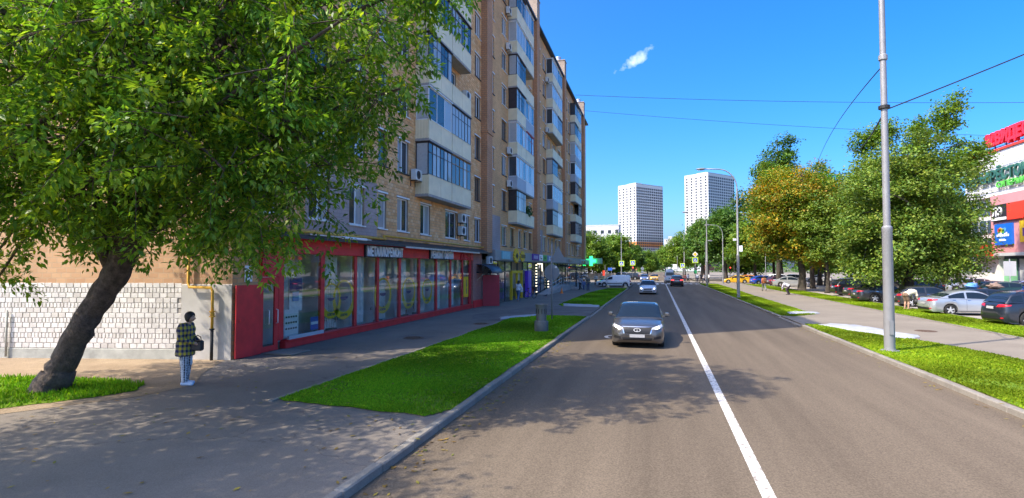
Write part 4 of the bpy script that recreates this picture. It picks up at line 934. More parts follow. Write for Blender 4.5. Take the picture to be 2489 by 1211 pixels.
part('ground_floor',MB().box(MX+1.2,MX+40,50,92.4,0,4.7),M['mall_glass'],ml,True); part('soffit',MB().box(MX-.15,MX+1.2,50,86.2,4.3,4.69),M['grey_band'],ml,True)
for k in range(10): part('ground_pane',MB().box(MX+1.1,MX+1.19,52+k*3.5,54.9+k*3.5,.3,3.9),[M['mall_green'],M['mall_glass'],M['grey_band']][k%3],ml,True)
part('coping',MB().box(MX-.2,MX+40,50,92.7,18.0,18.3),M['mall_red'],ml,True)
rt=MB()
for y in np.arange(52,92,2.4): rt.tube([(MX+.3,y,18.2),(MX+.3,y,20.6)],.06,5); rt.tube([(MX+2.4,y,18.2),(MX+.3,y,20.2)],.05,5)
for z in (18.6,19.6): rt.tube([(MX+.3,51,z),(MX+.3,91.5,z)],.05,5)
part('sign_frame',rt,M['dark_metal'],ml,True)
def wall_text(txt,t_left,t_right,z,h,m,label,x,ext=.12,bold=.02,name='sign_lettering'):
    "lettering on a wall facing -X, from t_left (far) to t_right (near)"
    me=text_mesh(txt,1.0,ext,m,name,'LEFT',bold); xs=[v.co.x for v in me.vertices]; zs=[v.co.z for v in me.vertices]
    me.transform(Matrix.Translation((-min(xs),0,-min(zs)))); me.transform(Matrix.Diagonal(((t_left-t_right)/(max(xs)-min(xs)),1,h/(max(zs)-min(zs)),1)))
    o=link(name,me,None,(x,t_left,z)); o.rotation_euler=(0,0,R(-90)); return tag(o,label,'sign lettering')
wall_text('М.ВИДЕО',86.6,77.6,18.45,2.1,mat('red_roof_letter',(.80,.02,.04),rough=.4,var=.04),'big red rooftop letters on the shopping centre',MX-.1,.25,.05)
wall_text('ПЕРЕКРЁСТОК',91.5,77.9,14.0,2.0,mat('dark_green_letter',(.03,.12,.09),rough=.5,var=.05),'dark green letters on the white upper wall of shopping centre',MX-.35,.12,.03)
wall_text('СУПЕРМАРКЕТ',84.4,75.5,13.1,.8,mat('light_green_letter',(.12,.55,.08),rough=.5,var=.05),'small light green letters under the dark green ones',MX-.3,.08,.02)
rl=MB(); 
for z in (13.75,13.0,16.15): rl.tube([(MX-.2,51,z),(MX-.2,92,z)],.05,5)
for y in np.arange(52,92,2.0): rl.tube([(MX-.2,y,12.9),(MX-.2,y,16.2)],.035,4)
part('sign_rail',rl,M['grey_band'],ml,True)
b1=thing('black_red_sign','black and red sign with white letters on pink mall wall','sign',(MX-.15,80.6,8.8)); part('panel',MB().box(-.3,0,1.6,4.9,0,2.1),M['black'],b1); part('red_panel',MB().box(-.32,0,-3,1.55,.0,2.1),M['mall_red'],b1); part('strip',MB().box(-.33,-.3,1.7,4.8,.1,.45),M['white_letter'],b1)
me=text_mesh('ЛЭ',1.5,.03,M['white_letter'],'lettering','LEFT',.04); q=link('lettering',me,b1,(-.33,4.7,.65)); q.rotation_euler=(0,0,R(-90))
b2=thing('blue_sign','square blue sign with a rainbow blot on pink mall wall','sign',(MX-.15,81.4,5.7)); part('panel',MB().box(-.25,0,0,3.6,0,2.7),mat('sign_blue',(.01,.13,.55),rough=.5,var=.04),b2)
for k,c in enumerate(((.7,.05,.03),(.75,.35,.02),(.65,.6,.05),(.1,.45,.1),(.1,.35,.6))): part('blot',MB().lathe([(.28,0),(.28,.03),(0,.04)],10,(-.29,2.6-k*.3,1.85+.12*math.sin(k*1.7)),'x'),mat('blot_%d'%k,c,rough=.5),b2)
me=MB()
for k in range(7): me.ext([(3.1-k*.38,1.05),(2.86-k*.38,1.05),(2.82-k*.38,1.35+.12*(k%3)),(3.06-k*.38,1.35+.12*(k%3))],'x',-.28,-.25)
me.box(-.28,-.25,1.2,2.6,.5,.75); part('white_script',me,M['white_letter'],b2)
b3=thing('yellow_sign','yellow sign at right frame edge on the pink mall wall','sign',(MX-.15,76.5,5.9)); part('panel',MB().box(-.25,0,0,3.4,0,2.6),M['yellow_print'],b3); part('print',MB().box(-.27,-.25,.6,2.8,.7,1.7),M['purple'],b3)
# white railing in front of the shopping centre
fn=thing('car_park_railing','pale railing across the car park before the shopping centre','railing',(34,50,0))
for k in range(22): part('post',MB().tube([(k*.12,k*2,0),(k*.12,k*2,1.1)],.05,6),M['rail'],fn)
for z in (.5,1.08): part('rail',MB().tube([(0,0,z),(2.6,43,z)],.035,6),M['rail'],fn)
sgp=thing('parking_sign','grey sign post with a board at the shopping centre railing','sign',(32.2,62.0,0)); part('post',MB().tube([(0,0,0),(0,0,3.6)],.05,8),M['rail'],sgp); part('board',MB().box(-.5,.5,-.04,0,2.0,3.4),M['grey_band'],sgp)
# low stone wall across the junction
lw=thing('stone_wall','low pale stone wall across the junction behind the white van','wall',(-26,126,0))
for k in range(16): part('slab',MB().cbox(k*1.05,k*1.05+1.0,0,.35,0,1.5,.03),M['kerb'],lw)
# ------------------------------------------------------------------ trees
M['bark']=mat('rough_bark',(.09,.066,.052),rough=.95,var=.5,scale=9,bump=1.0,bscale=22)
M['bark_far']=mat('far_bark',(.06,.05,.04),rough=.95,var=.3,scale=3)
M['leaf_near']=leaf_mat('ash_maple_leaf',[(.07,.18,.026),(.12,.26,.028),(.19,.34,.03),(.32,.45,.036)],trans=.48,rough=.38)
M['leaf_yellow']=leaf_mat('turning_maple_leaf',[(.09,.18,.014),(.16,.24,.016),(.29,.28,.018),(.42,.23,.02)],trans=.35)
M['leaf_olive']=leaf_mat('lime_leaf',[(.065,.145,.016),(.11,.20,.02),(.17,.25,.028),(.24,.30,.04)],trans=.28)
M['leaf_dark']=leaf_mat('dark_green_leaf',[(.035,.11,.014),(.07,.16,.018),(.12,.21,.022)],trans=.28)
M['leaf_fresh']=leaf_mat('fresh_green_leaf',[(.07,.17,.014),(.13,.24,.018),(.21,.29,.028)],trans=.35)
def crown_points(rs,ells,n):
    w=np.array([e[6] if len(e)>6 else e[3]*e[4]*e[5] for e in ells],float); w/=w.sum(); k=rs.choice(len(ells),n,p=w)
    E=np.array([e[:6] for e in ells],float)[k]; d=rs.normal(0,1,(n,3)); d/=np.linalg.norm(d,axis=1)[:,None]
    r=rs.rand(n,1)**.45; p=E[:,:3]+d*r*E[:,3:]; return p,d*r
def leaves(rs,cent,outw,per,sig,size,asp=.42,droop=.35,huev=.07):
    n=len(cent)*per; c=np.repeat(cent,per,0); o=np.repeat(outw,per,0)
    g=rs.normal(0,1,(n,3))*sig; g[:,2]*=.62; p=c+g
    ax=rs.normal(0,1,(n,3)); ax[:,2]=ax[:,2]*.5-droop; ax+=o*.5; ax/=np.linalg.norm(ax,axis=1)[:,None]
    nm=rs.normal(0,.55,(n,3))+np.array([0,0,1.0])+o*.6; sd=np.cross(ax,nm); sd/=np.maximum(np.linalg.norm(sd,axis=1),1e-6)[:,None]
    L=size*rs.uniform(.65,1.25,(n,1)); V=np.stack([p-ax*L*.5,p+sd*L*asp*.5,p+ax*L*.5,p-sd*L*asp*.5],1)
    t=np.repeat(rs.normal(1,.16,(len(cent),1)),per,0)+rs.normal(0,.08,(n,1)); t=np.clip(t,.55,1.4); hue=np.repeat(rs.normal(0,huev,(len(cent),1)),per,0)
    tone=np.c_[t*(1+hue),t,t*(1-hue)]; return V.reshape(-1,3),np.repeat(tone,4,0)
def sprays(rs,cent,outw,per,ln,sig,size,asp=.34):
    "leaves strung along drooping twigs that point outwards"
    m=len(cent); ax=outw*1.0+rs.normal(0,.45,(m,3)); ax[:,2]-=.12; ax/=np.linalg.norm(ax,axis=1)[:,None]; n=m*per
    A=np.repeat(ax,per,0); t=rs.rand(n,1); L=np.repeat(ln*rs.uniform(.6,1.3,(m,1)),per,0)
    sd=rs.normal(0,1,(n,3)); sd-=A*(sd*A).sum(1)[:,None]; sd/=np.linalg.norm(sd,axis=1)[:,None]
    p=np.repeat(cent,per,0)+A*(t-.35)*L+sd*(sig*rs.rand(n,1)**.6)*(1.15-.6*t); p[:,2]-=.22*L[:,0]*(t[:,0]**2)
    d=A*.55+sd*.9+rs.normal(0,.3,(n,3)); d[:,2]-=.22; d/=np.linalg.norm(d,axis=1)[:,None]
    nm=np.array([0,0,1.0])+rs.normal(0,.45,(n,3)); s2=np.cross(d,nm); s2/=np.maximum(np.linalg.norm(s2,axis=1),1e-6)[:,None]
    l=size*rs.uniform(.6,1.25,(n,1)); nn=np.cross(s2,d)
    V=np.stack([p,p+d*l*.42+s2*l*asp*.5+nn*l*.05,p+d*l-nn*l*.08,p+d*l*.42-s2*l*asp*.5+nn*l*.05],1)
    tt=np.repeat(rs.normal(1,.18,(m,1)),per,0)+rs.normal(0,.08,(n,1)); tt=np.clip(tt,.55,1.45); hue=np.repeat(rs.normal(0,.09,(m,1)),per,0)
    return V.reshape(-1,3),np.repeat(np.c_[tt*(1+hue),tt,tt*(1-hue)],4,0),ax
def limb(mb,a,b,r0,r1,rs,sag=.1,n=5,seg=6):
    a=Vector(a); b=Vector(b); L=(b-a).length; pts=[]; off=Vector(rs.normal(0,.07*L,3))
    for i in range(n+1):
        t=i/n; p=a.lerp(b,t)+off*math.sin(math.pi*t)+Vector((0,0,sag*L*math.sin(math.pi*t))); pts.append(p)
    mb.tube(pts,[r0+(r1-r0)*(i/n) for i in range(n+1)],seg); return pts
def tree_meshes(seed,trunk,tr,ells,ncl,per,sig,size,lm,bm,nl=26,droop=.35,seg=10,asp=.42,fork=.55,spray=None,huev=.07):
    "trunk: list of points; tr: list of radii; ells: crown ellipsoids. Returns (trunk mesh, crown mesh)"
    rs=np.random.RandomState(seed); cent,outw=crown_points(rs,ells,ncl)
    mb=MB(); tp=[Vector(p) for p in trunk]; fine=[];fr=[]
    for i in range(len(tp)-1):
        for k in range(8): t=k/8; fine.append(tp[i].lerp(tp[i+1],t)+Vector(rs.normal(0,tr[i]*.06,3))); fr.append((tr[i]+(tr[i+1]-tr[i])*t)*rs.uniform(.93,1.07))
    fine.append(tp[-1]); fr.append(tr[-1]); fr[0]*=1.35; fr[1]*=1.18; fr[2]*=1.08; mb.tube(fine,fr,seg)
    ridge=rs.normal(0,.07,seg); ridge-=ridge.mean()
    for i in range(len(fine)):
        ridge=ridge*.88+rs.normal(0,.018,seg)
        for k in range(seg):
            v=Vector(mb.v[i*seg+k]); c=fine[i]; mb.v[i*seg+k]=tuple(c+(v-c)*(1+ridge[k]))
    order=rs.permutation(ncl)[:nl]; m0=int(len(fine)*fork)
    for i in order:
        k=rs.randint(m0,len(fine)); r=fr[k]*.42
        pts=limb(mb,fine[k],cent[i],r,.025,rs)
        for j in range(2):
            near=np.argsort(np.linalg.norm(cent-np.array(pts[3]),axis=1))[1+j*3]; limb(mb,pts[2+j],cent[near],r*.4,.012,rs,n=3,seg=5)
    if spray: V,tone,ax=sprays(rs,cent,outw,per,spray,sig,size,asp)
    else: V,tone=leaves(rs,cent,outw,per,sig,size,asp,droop,huev)
    if spray:
        for i in range(0,ncl,2): c=Vector(cent[i]); a=Vector(ax[i]); mb.tube([c-a*spray*.7,c,c+a*spray*.5-Vector((0,0,.08))],[.014,.009,.004],4,False)
    tm=mb.mesh('trunk',bm,True); cm=tri_mesh('crown',V,np.arange(len(V)).reshape(-1,4),lm,tone); return tm,cm
def put_tree(name,label,meshes,loc,rz=0,s=1.0,group=None):
    t=thing(name,label,'tree',loc,rz,group); t.scale=(s,s,s) if not isinstance(s,tuple) else s
    link('trunk',meshes[0],t); link('crown',meshes[1],t); return t
# leaning tree in front of the block
bx,by=-13.1,9.2
ells=[(.9,-.7,7.9,5.2,5.0,4.6,5.0),(5.1,.1,8.2,3.8,4.0,4.0,4.2),(3.2,-.4,5.6,4.6,3.2,2.3,2.6),(5.9,-.3,4.4,1.7,1.8,1.4,.5),(-2.6,-1.6,6.2,2.6,2.6,2.4,.9),(1.0,-1.2,4.2,2.6,2.0,1.0,.7),(7.5,.6,6.2,1.1,1.3,1.0,.22),(3.6,.2,3.5,2.2,1.5,.55,.35),(-1.4,-.9,2.7,.9,.6,.5,.10),(8.7,.5,8.8,1.0,1.4,1.3,.25)]
nt=tree_meshes(12,[(-.05,-.05,-.1),(.25,.08,.7),(.75,.2,1.7),(1.45,.35,2.8),(2.2,.3,4.2),(2.6,.0,6.0),(2.9,-.2,8.2),(3.0,-.3,10.5)],[.34,.27,.25,.26,.22,.18,.12,.05],ells,2050,72,.20,.142,M['leaf_near'],M['bark'],nl=70,seg=26,fork=.42,asp=.44,spray=.95)
t=put_tree('leaning_tree','big leaning tree with dark trunk and wide leafy crown at left','',(0,0,0)) if False else None
nt_t=thing('leaning_tree','big leaning tree with dark trunk and wide leafy crown at left','tree',(bx,by,PZ)); link('trunk',nt[0],nt_t); link('crown',nt[1],nt_t)
lb=MB(); rs=np.random.RandomState(5)
for a,b,r in (((1.5,.35,2.9),(6.4,.6,8.4),.2),((2.0,.3,3.8),(7.6,.8,7.2),.12),((1.3,.3,2.7),(-2.0,-1.2,7.4),.17),((2.3,.2,4.6),(3.8,-2.6,8.6),.14),((2.2,.3,4.4),(5.2,.2,5.4),.09),((1.6,.35,3.1),(4.4,-.8,4.6),.08),((2.4,.1,5.4),(5.5,2.2,8.6),.12)):
    pts=limb(lb,a,b,r,.03,rs,n=8,seg=8)
    for j in (3,5,6): limb(lb,pts[j],Vector(pts[j])+Vector(rs.normal(0,1.0,3))+Vector((.8,0,.5)),r*.35,.012,rs,n=4,seg=5)
link('limbs',lb.mesh('limbs',M['bark'],True),nt_t)
# the next tree of the row stands beside the camera, left of the frame: its shade lies on the near pavement
t2=tree_meshes(31,[(0,0,-.1),(.2,.1,1.5),(.4,.3,3.4),(.8,.5,6),(1.0,.6,9.5)],[.42,.34,.3,.2,.06],[(.9,.8,7.0,4.0,3.6,3.0),(3.6,1.0,6.3,2.5,2.4,2.1)],300,85,.42,.18,M['leaf_near'],M['bark'],nl=30)
put_tree('street_tree','tree left of the camera whose shade dapples the near pavement',t2,(-13.4,.8,PZ))
# trees on the right
mp=tree_meshes(41,[(0,0,-.1),(.1,0,1.6),(.0,.2,3.5),(.3,.1,7),(.2,0,12.5)],[.42,.34,.28,.2,.05],[(-.4,0,9.2,4.6,4.4,4.9),(2.2,0,6.8,3.2,3.2,3.6),(-3.0,0,6.4,2.6,3,2.6),(.5,0,4.3,4.0,3.5,1.6)],520,110,.50,.25,M['leaf_yellow'],M['bark_far'],nl=34,asp=.6,huev=.28)
put_tree('maple_tree','maple with yellow and orange turning leaves behind the second lamp post',mp,(16.4,71,PZ),0,1.12)
mp2=tree_meshes(43,[(0,0,-.1),(.1,0,2),(-.2,.1,5),(0,.2,9)],[.22,.18,.13,.04],[(0,0,7.2,2.8,2.8,3.2),(.6,0,4.6,2.2,2.2,1.5)],200,100,.43,.25,M['leaf_olive'],M['bark_far'],nl=18,asp=.6)
put_tree('young_maple','slim green tree close beside the yellow maple trunk',mp2,(17.9,66.5,PZ))
li=tree_meshes(47,[(0,0,-.1),(.0,.1,1.5),(.2,0,4),(0,.1,8),(.1,0,11.4)],[.36,.3,.24,.15,.04],[(0,0,6.8,4.7,4.0,4.4),(-.3,-.2,3.9,5.0,4.0,2.7),(.3,0,9.9,2.6,2.6,2.7),(-3.0,-.8,2.3,1.5,1.8,1.1,5),(2.4,0,3.2,2.4,2.6,1.9)],680,125,.42,.215,M['leaf_olive'],M['bark_far'],nl=30,asp=.6)
put_tree('lime_tree','dense olive green lime tree over the parked dark cars',li,(19.8,51.2,PZ),0,1.10)
po=tree_meshes(53,[(0,0,-.1),(.1,.1,4),(0,0,9),(.2,.1,15),(.2,0,22)],[.38,.3,.24,.15,.03],[(0,0,14,3.6,3.6,7.0),(1.2,0,19.5,1.6,1.6,3.2),(-3.6,0,12.0,2.8,2.4,2.6),(2.9,0,11.5,3.0,2.8,4.4),(-1.6,0,16.5,1.7,1.7,2.6)],360,70,.5,.38,M['leaf_dark'],M['bark_far'],nl=34,asp=.6)
put_tree('poplar_tree','tall dark poplar rising behind the yellow maple',po,(17.2,88,PZ))
up=tree_meshes(59,[(0,0,-.1),(.1,.1,4),(.3,0,8),(.6,.1,12),(1.2,0,16)],[.4,.33,.27,.18,.06],[(0,0,11,4.2,4,4.8),(3.4,0,17.0,1.0,1.0,3.0,14),(6.0,0,19.2,1.3,1.2,2.6,14),(7.4,0,21.2,1.0,1.0,1.2,7),(-1.6,0,17.3,1.5,1.5,2.0,12),(.4,0,18.4,1.0,1.0,1.8,8),(7.5,0,15.0,2.6,2.4,2.2,24),(4.0,0,12.5,3,3,3)],420,80,.46,.31,M['leaf_fresh'],M['bark_far'],nl=46,asp=.6)
put_tree('tall_tree','tall ragged tree with upright leafy shoots behind the lime tree',up,(25.2,71,PZ))
put_tree('young_tree','fresh green tree filling the gap between yellow maple and lime tree',mp2,(21.5,62,PZ),1.0,1.35)
put_tree('poplar_tree','second dark poplar, right of the yellow maple crown',po,(25.0,93,PZ),2.1,(.95,.95,.86))
put_tree('tall_tree','loose fresh green tree top between yellow maple and lime',up,(19.8,80,PZ),2.6,.80)
A=tree_meshes(61,[(0,0,-.1),(.1,.1,3),(0,0,7),(.2,.1,13)],[.34,.27,.2,.05],[(0,0,9,4.4,4.4,4.6),(1.6,0,6.2,3.2,3.2,2.4),(-2,0,6.8,2.8,2.8,2.8),(0,0,12.2,2.4,2.4,2.2)],320,75,.55,.44,M['leaf_dark'],M['bark_far'],nl=26,asp=.6)
B=tree_meshes(67,[(0,0,-.1),(.1,.1,3),(-.2,0,6),(.2,.1,11)],[.3,.25,.2,.05],[(0,0,8,3.9,3.9,4.0),(2.2,0,9,2.4,2.4,2.6),(-1.8,0,5.4,3,3,2.2)],300,75,.55,.44,M['leaf_fresh'],M['bark_far'],nl=24,asp=.6)
Cc=tree_meshes(71,[(0,0,-.1),(.1,.1,1.5),(-.2,0,4),(.2,.1,8)],[.28,.24,.18,.05],[(0,0,5.6,4.2,4.2,4.2),(2.8,0,3.6,2.6,2.6,2.8),(-2.6,0,3.4,2.8,2.8,2.6)],340,75,.5,.42,M['leaf_fresh'],M['bark_far'],nl=22,asp=.6)
G1='trees beyond the right pavement'
for i,(x,y,m,s,lab) in enumerate([
 (24.5,95,A,1.05,'dark tree between poplar and tall ragged tree, beyond the silver wagon'),
 (31.5,84,A,1.0,'dark tree at back of the car park left of shopping centre'),
 (13.4,118,A,1.05,'dark green tree right behind the second lamp post, over the yellow taxi'),
 (9.8,127,A,.95,'dark green tree in mid row beyond the junction under the right tower'),
 (6.2,141,B,.95,'leftmost dark tree of the row beyond the junction on the right'),
 (17.5,110,B,1.05,'fresh green tree behind the blue car by the junction'),
 (15.0,132,A,1.15,'tall dark tree at the back of the row below the right tower'),
 (22.0,116,A,1.0,'dark tree behind the poplar trunk beyond the car park'),
 (29,108,B,1.1,'green tree far behind the yellow maple'),(37,112,A,1.1,'dark tree far behind the lime tree'),(11.5,155,A,1.1,'rear dark tree closing the row on the right'),
 (20,138,Cc,1.3,'bushy tree far behind the silver car roofs, left of the maple trunk'),(27,134,A,1.1,'dark tree far behind the yellow maple trunk'),(34,131,Cc,1.35,'bushy tree far behind between maple and slim trunk'),(42,133,A,1.15,'dark tree far behind right of the slim trunk'),(50,130,Cc,1.4,'bushy tree far behind the black parked off-roader'),(58,128,A,1.2,'dark far tree left of the shopping centre corner'),(67,124,Cc,1.4,'bushy far tree behind the shopping centre corner'),(45,104,A,1.1,'dark tree at the shopping centre corner behind the lime tree')]):
    put_tree('park_tree',lab,m,(x,y,PZ),i*1.3,s,G1)
G2='trees beyond the junction on the left'
for i,(x,y,m,s,lab) in enumerate([
 (-15.5,127,Cc,1.12,'bushy bright tree beside the far end of the apartment block'),
 (-9.6,136,Cc,1.12,'bushy bright tree behind the pedestrian crossing sign on the left'),
 (-19.5,139,A,.9,'dark tree behind the bright bushy ones on the left'),
 (-6.2,158,A,.66,'dark tree right of bushy bright one, below left tower'),
 (-12.5,150,A,.82,'dark tree at the back of the left group'),
 (-27,132,Cc,1.2,'bushy tree hidden mostly by the apartment block end'),
 (-3.8,215,Cc,.95,'round green tree at the left of the far road end'),
 (3.2,240,B,1.0,'pale green tree standing at the end of the road'),
 (9.5,205,B,1.0,'green tree right of the far road behind the grey van'),
 (-13,200,A,.9,'dark tree far off under left tower'),(16,190,A,1.2,'dark tree far off behind the right row')]):
    put_tree('park_tree',lab,m,(x,y,PZ),i*1.1+.4,s,G2)
# far wood along the horizon
rs=np.random.RandomState(9); cent=np.zeros((420,3)); cent[:,0]=rs.uniform(-320,330,420); cent[:,1]=330+rs.uniform(0,60,420); cent[:,2]=rs.uniform(1,11,420)*(0.7+.3*np.sin(cent[:,0]*.05))
k=np.abs(cent[:,0]-2)>0; V,tone=leaves(rs,cent[k],np.zeros((k.sum(),3)),60,2.4,1.5,.7,.2)
tag(link('distant_wood',tri_mesh('distant_wood',V,np.arange(len(V)).reshape(-1,4),M['leaf_dark'],tone)),'band of distant woodland along the horizon','wood',kind='stuff')
# plants on the open balcony
bp=thing('balcony_plant','bushy green plant on the open balcony of the second stack','plant',(FX+.5,49.2,SILL0+PITCH-.75)); V,F=leafball(np.random.RandomState(3),420,.62,.13,1.0); V[:,2]+=.55; link('foliage',tri_mesh('foliage',V,F,M['plant'],np.ones((len(V),3))*1.3),bp); part('pot',MB().lathe([(.12,-.1),(.2,.45),(.22,.45),(.22,.5),(.17,.5)],12,(0,0,.0)),M['pot'],bp)
# ------------------------------------------------------------------ street furniture
M['pole']=mat('grey_painted_steel_pole',(.27,.27,.28),rough=.5,metal=.2,var=.10,scale=3)
M['sign_back']=mat('grey_sign_back',(.23,.27,.32),rough=.5,metal=.3,var=.08,scale=3)
M['lens']=mat('lamp_lens',(.7,.7,.68),rough=.3,var=.05)
def lamp(loc,h,head,label,r=.085,joint=None,extra=None,group='street lamp posts'):
    t=thing('street_lamp',label,'street lamp',loc,0,group)
    j=joint or h*.38
    part('pole',MB().lathe([(r*1.75,0),(r*1.75,.05),(r*1.5,.06),(r*1.38,j),(r*1.45,j+.02),(r*1.45,j+.14),(r*1.0,j+.2),(r*.8,h)],14),M['pole'],t,smooth=False,auto=35)
    part('base_flange',MB().lathe([(r*2.6,0),(r*2.6,.03),(r*1.8,.035)],14),M['pole'],t)
    hx,hz=head; n=10; pts=[(0,0,h-.1)]
    for i in range(n+1):
        a=i/n*math.pi*.5; pts.append((hx*.55*(1-math.cos(a)),0,h+(hz-h)*math.sin(a)))
    pts.append((hx*.92,0,hz+.08)); part('arm',MB().tube(pts,[r*.8]+[r*.55]*(len(pts)-1),8),M['pole'],t,smooth=True)
    s=1 if hx>0 else -1
    hd=part('lamp_head',MB().grid(lambda u,v:(hx*.86+s*(u*.95),.19*math.sin(math.pi*min(1,.12+u*.8))*math.cos(2*math.pi*v),hz+.08+.10*math.sin(math.pi*min(1,.15+u*.8))*math.sin(2*math.pi*v)),10,12),M['pole'],t,smooth=True)
    link('lens',MB().box(hx*.86+min(s*.2,s*.8),hx*.86+max(s*.2,s*.8),-.11,.11,hz-.045,hz-.02).mesh('lens',M['lens']),hd)
    return t
nl=lamp((7.37,20.66,PZ),13.4,(-2.4,14.2),'tall grey lamp post standing nearest on right verge',r=.107,joint=3.94)
part('upper_collar',MB().lathe([(.12,9.70),(.135,9.72),(.135,9.86),(.10,9.9)],14),M['pole'],nl); part('access_door',MB().box(-.06,.06,-.19,-.14,.55,1.0),M['pole'],nl)
part('cable_clamp',MB().lathe([(.15,8.05),(.17,8.06),(.17,8.16),(.15,8.17)],14),M['black'],nl)
l2=lamp((7.12,53.6,PZ),10.0,(-3.1,11.9),'lamp post with curved arm, second along the right verge',r=.095)
part('control_box',MB().cbox(.12,.40,-.12,.12,4.2,4.75,.02),M['white_letter'],l2); part('camera_unit',MB().cbox(-.4,-.1,-.08,.08,5.2,5.4,.03),M['white_letter'],l2)
lamp((6.9,83.5,PZ),9.3,(-2.9,10.8),'lamp post before the junction, third along the right verge',r=.095)
lamp((10.6,97.5,PZ),8.2,(-2.3,9.9),'lamp post behind the yellow taxi',r=.085)
lamp((5.9,131,PZ),10.5,(1.6,11.2),'lamp post beyond the junction beside grey van',r=.085)
lamp((-7.5,118.6,PZ),10.4,(-.6,10.8),'lamp post carrying crossing sign on the left beyond the white van',r=.075)
lamp((9.0,112,PZ),7.6,(.5,7.9),'thin pole behind the crowd at the crossing',r=.055)
lamp((17.8,101,PZ),6.2,(.5,6.4),'slim pole in the car park behind the white car roofs',r=.055)
# cables
M['cable']=mat('black_cable',(.015,.015,.018),rough=.6,var=0)
def cable(a,b,sag,r,label):
    a=Vector(a); b=Vector(b); pts=[a.lerp(b,i/28)-Vector((0,0,sag*4*(i/28)*(1-i/28))) for i in range(29)]
    single('overhead_cable',MB().tube(pts,r,5),M['cable'],label,'cable','overhead cables')
cable((-11.6,80,28.5),(52,84,23.6),.5,.030,'upper long cable from the roof across the road')
cable((-10.4,82,26.6),(52,84,18.9),.5,.024,'lower long cable from the block across the road')
cable((7.47,20.7,8.1),(15.2,20.6,11.15),.05,.022,'thick black cable leaving the tall lamp post to the right')
cable((7.45,20.8,8.1),(18.2,60,14.8),.9,.030,'black cable from the tall lamp post back to the trees')
cable((7.3,20.7,9.5),(20.2,79.5,15.6),-.9,.020,'thin cable from upper part of tall lamp post to the trees')
# litter bin
M['bin']=mat('grey_bin_metal',(.17,.185,.185),rough=.5,metal=.3,var=.12,scale=5); M['bin_base']=mat('grey_bin_concrete',(.13,.14,.14),rough=.8,var=.15,scale=5,bump=.3)
bn=thing('litter_bin','grey cylindrical litter bin on a wide base on the lawn','litter bin',(-4.85,23.0,PZ+.01)); bn.scale=(.88,.88,.97)
part('base',MB().lathe([(.33,0),(.34,.02),(.34,.44),(.32,.47),(.27,.47)],20),M['bin_base'],bn,auto=40)
part('drum',MB().lathe([(.25,.47),(.255,1.02),(.30,1.16),(.31,1.18),(.31,1.205),(.27,1.205),(.25,1.1),(.0,1.08)],20),M['bin'],bn,auto=40)
for k in range(10):
    a=2*math.pi*k/10; q=link('slot',MB().cbox(-.018,.018,-.006,.006,-.11,.11,.004).mesh('slot',M['black']),bn,(.262*math.cos(a),.262*math.sin(a),.90)); q.rotation_euler=(0,0,a+math.pi/2)
# sign post seen from behind
sp=thing('road_sign','road sign post with triangle over disc, seen from behind, by the driveway','road sign',(-5.4,28.3,PZ),R(-12))
part('post',MB().tube([(0,0,0),(0,0,4.0)],.038,10),M['pole'],sp,smooth=True)
part('triangle_plate',MB().ext([(-.10,3.05),(.80,3.05),(.33,3.88)],'y',.045,.06),M['sign_back'],sp); part('disc_plate',MB().lathe([(.42,.045),(.43,.05),(.43,.062),(.42,.066)],28,(-.02,0,2.48),'y'),M['sign_back'],sp)
for z in (2.3,2.65,3.2,3.5): part('clamp',MB().box(-.07,.07,-.05,.047,z,z+.04),M['pole'],sp)
part('maker_label',MB().box(.16,.27,.035,.045,2.72,2.82),M['paper'],sp)
# crossing signs and signals
M['lime']=mat('fluorescent_lime_border',(.62,.85,.05),rough=.5,var=.03); M['blue_sign']=mat('crossing_blue',(.02,.10,.50),rough=.5,var=.03); M['amber_sign']=mat('priority_yellow',(.85,.50,.03),rough=.5,var=.03)
M['sig_red']=mat('lit_red_signal',(.8,.05,.03),emit=(1,.06,.03),estr=2.0,var=0); M['sig_green']=mat('green_signal_panel',(.02,.30,.10),rough=.5,var=.1); M['cream_board']=mat('cream_signal_housing',(.52,.49,.42),rough=.5,var=.1)
def cross_sign(loc,z,label,post=True,priority=False,size=1.0,h=None,group='pedestrian crossing signs'):
    t=thing('crossing_sign',label,'road sign',loc,0,group); s=size*.5
    if post: part('post',MB().tube([(0,0,0),(0,0,h or z+s)],.045,8),M['pole'],t,smooth=True)
    part('border',MB().box(-s,s,-.08,-.05,z-s,z+s),M['lime'],t); part('field',MB().box(-s*.72,s*.72,-.095,-.081,z-s*.72,z+s*.72),M['blue_sign'],t)
    part('triangle',MB().ext([(-s*.58,z-s*.55),(s*.58,z-s*.55),(0,z+s*.58)],'y',-.108,-.096),M['paper'],t)
    part('walker',MB().ext([(-.04*size,z-.0),(.04*size,z),(.16*size,z-.26*size),(.09*size,z-.26*size),(0,z-.1*size),(-.1*size,z-.26*size),(-.17*size,z-.26*size)],'y',-.118,-.109).lathe([(.045*size,-.118),(.045*size,-.109)],8,(0,0,z+.07*size),'y'),M['black'],t)
    if priority: part('priority_diamond',MB().ext([(-.5,z+1.05),(0,z+.55),(.5,z+1.05),(0,z+1.55)],'y',-.07,-.05),M['paper'],t); part('diamond_field',MB().ext([(-.32,z+1.05),(0,z+.73),(.32,z+1.05),(0,z+1.37)],'y',-.085,-.071),M['amber_sign'],t)
    return t
cross_sign((-7.45,118.0,PZ),3.6,'lime bordered crossing sign on the left lamp post beyond the white van',False,size=1.12)
cross_sign((-5.2,120,PZ),3.75,'lime bordered crossing sign over a traffic light, left of the road',size=1.1)
cross_sign((6.45,102,PZ),4.05,'crossing sign under the yellow priority diamond on the right kerb',priority=True,h=5.6)
cross_sign((5.3,126,PZ),3.2,'crossing sign across the junction beside the far lamp post',size=1.0)
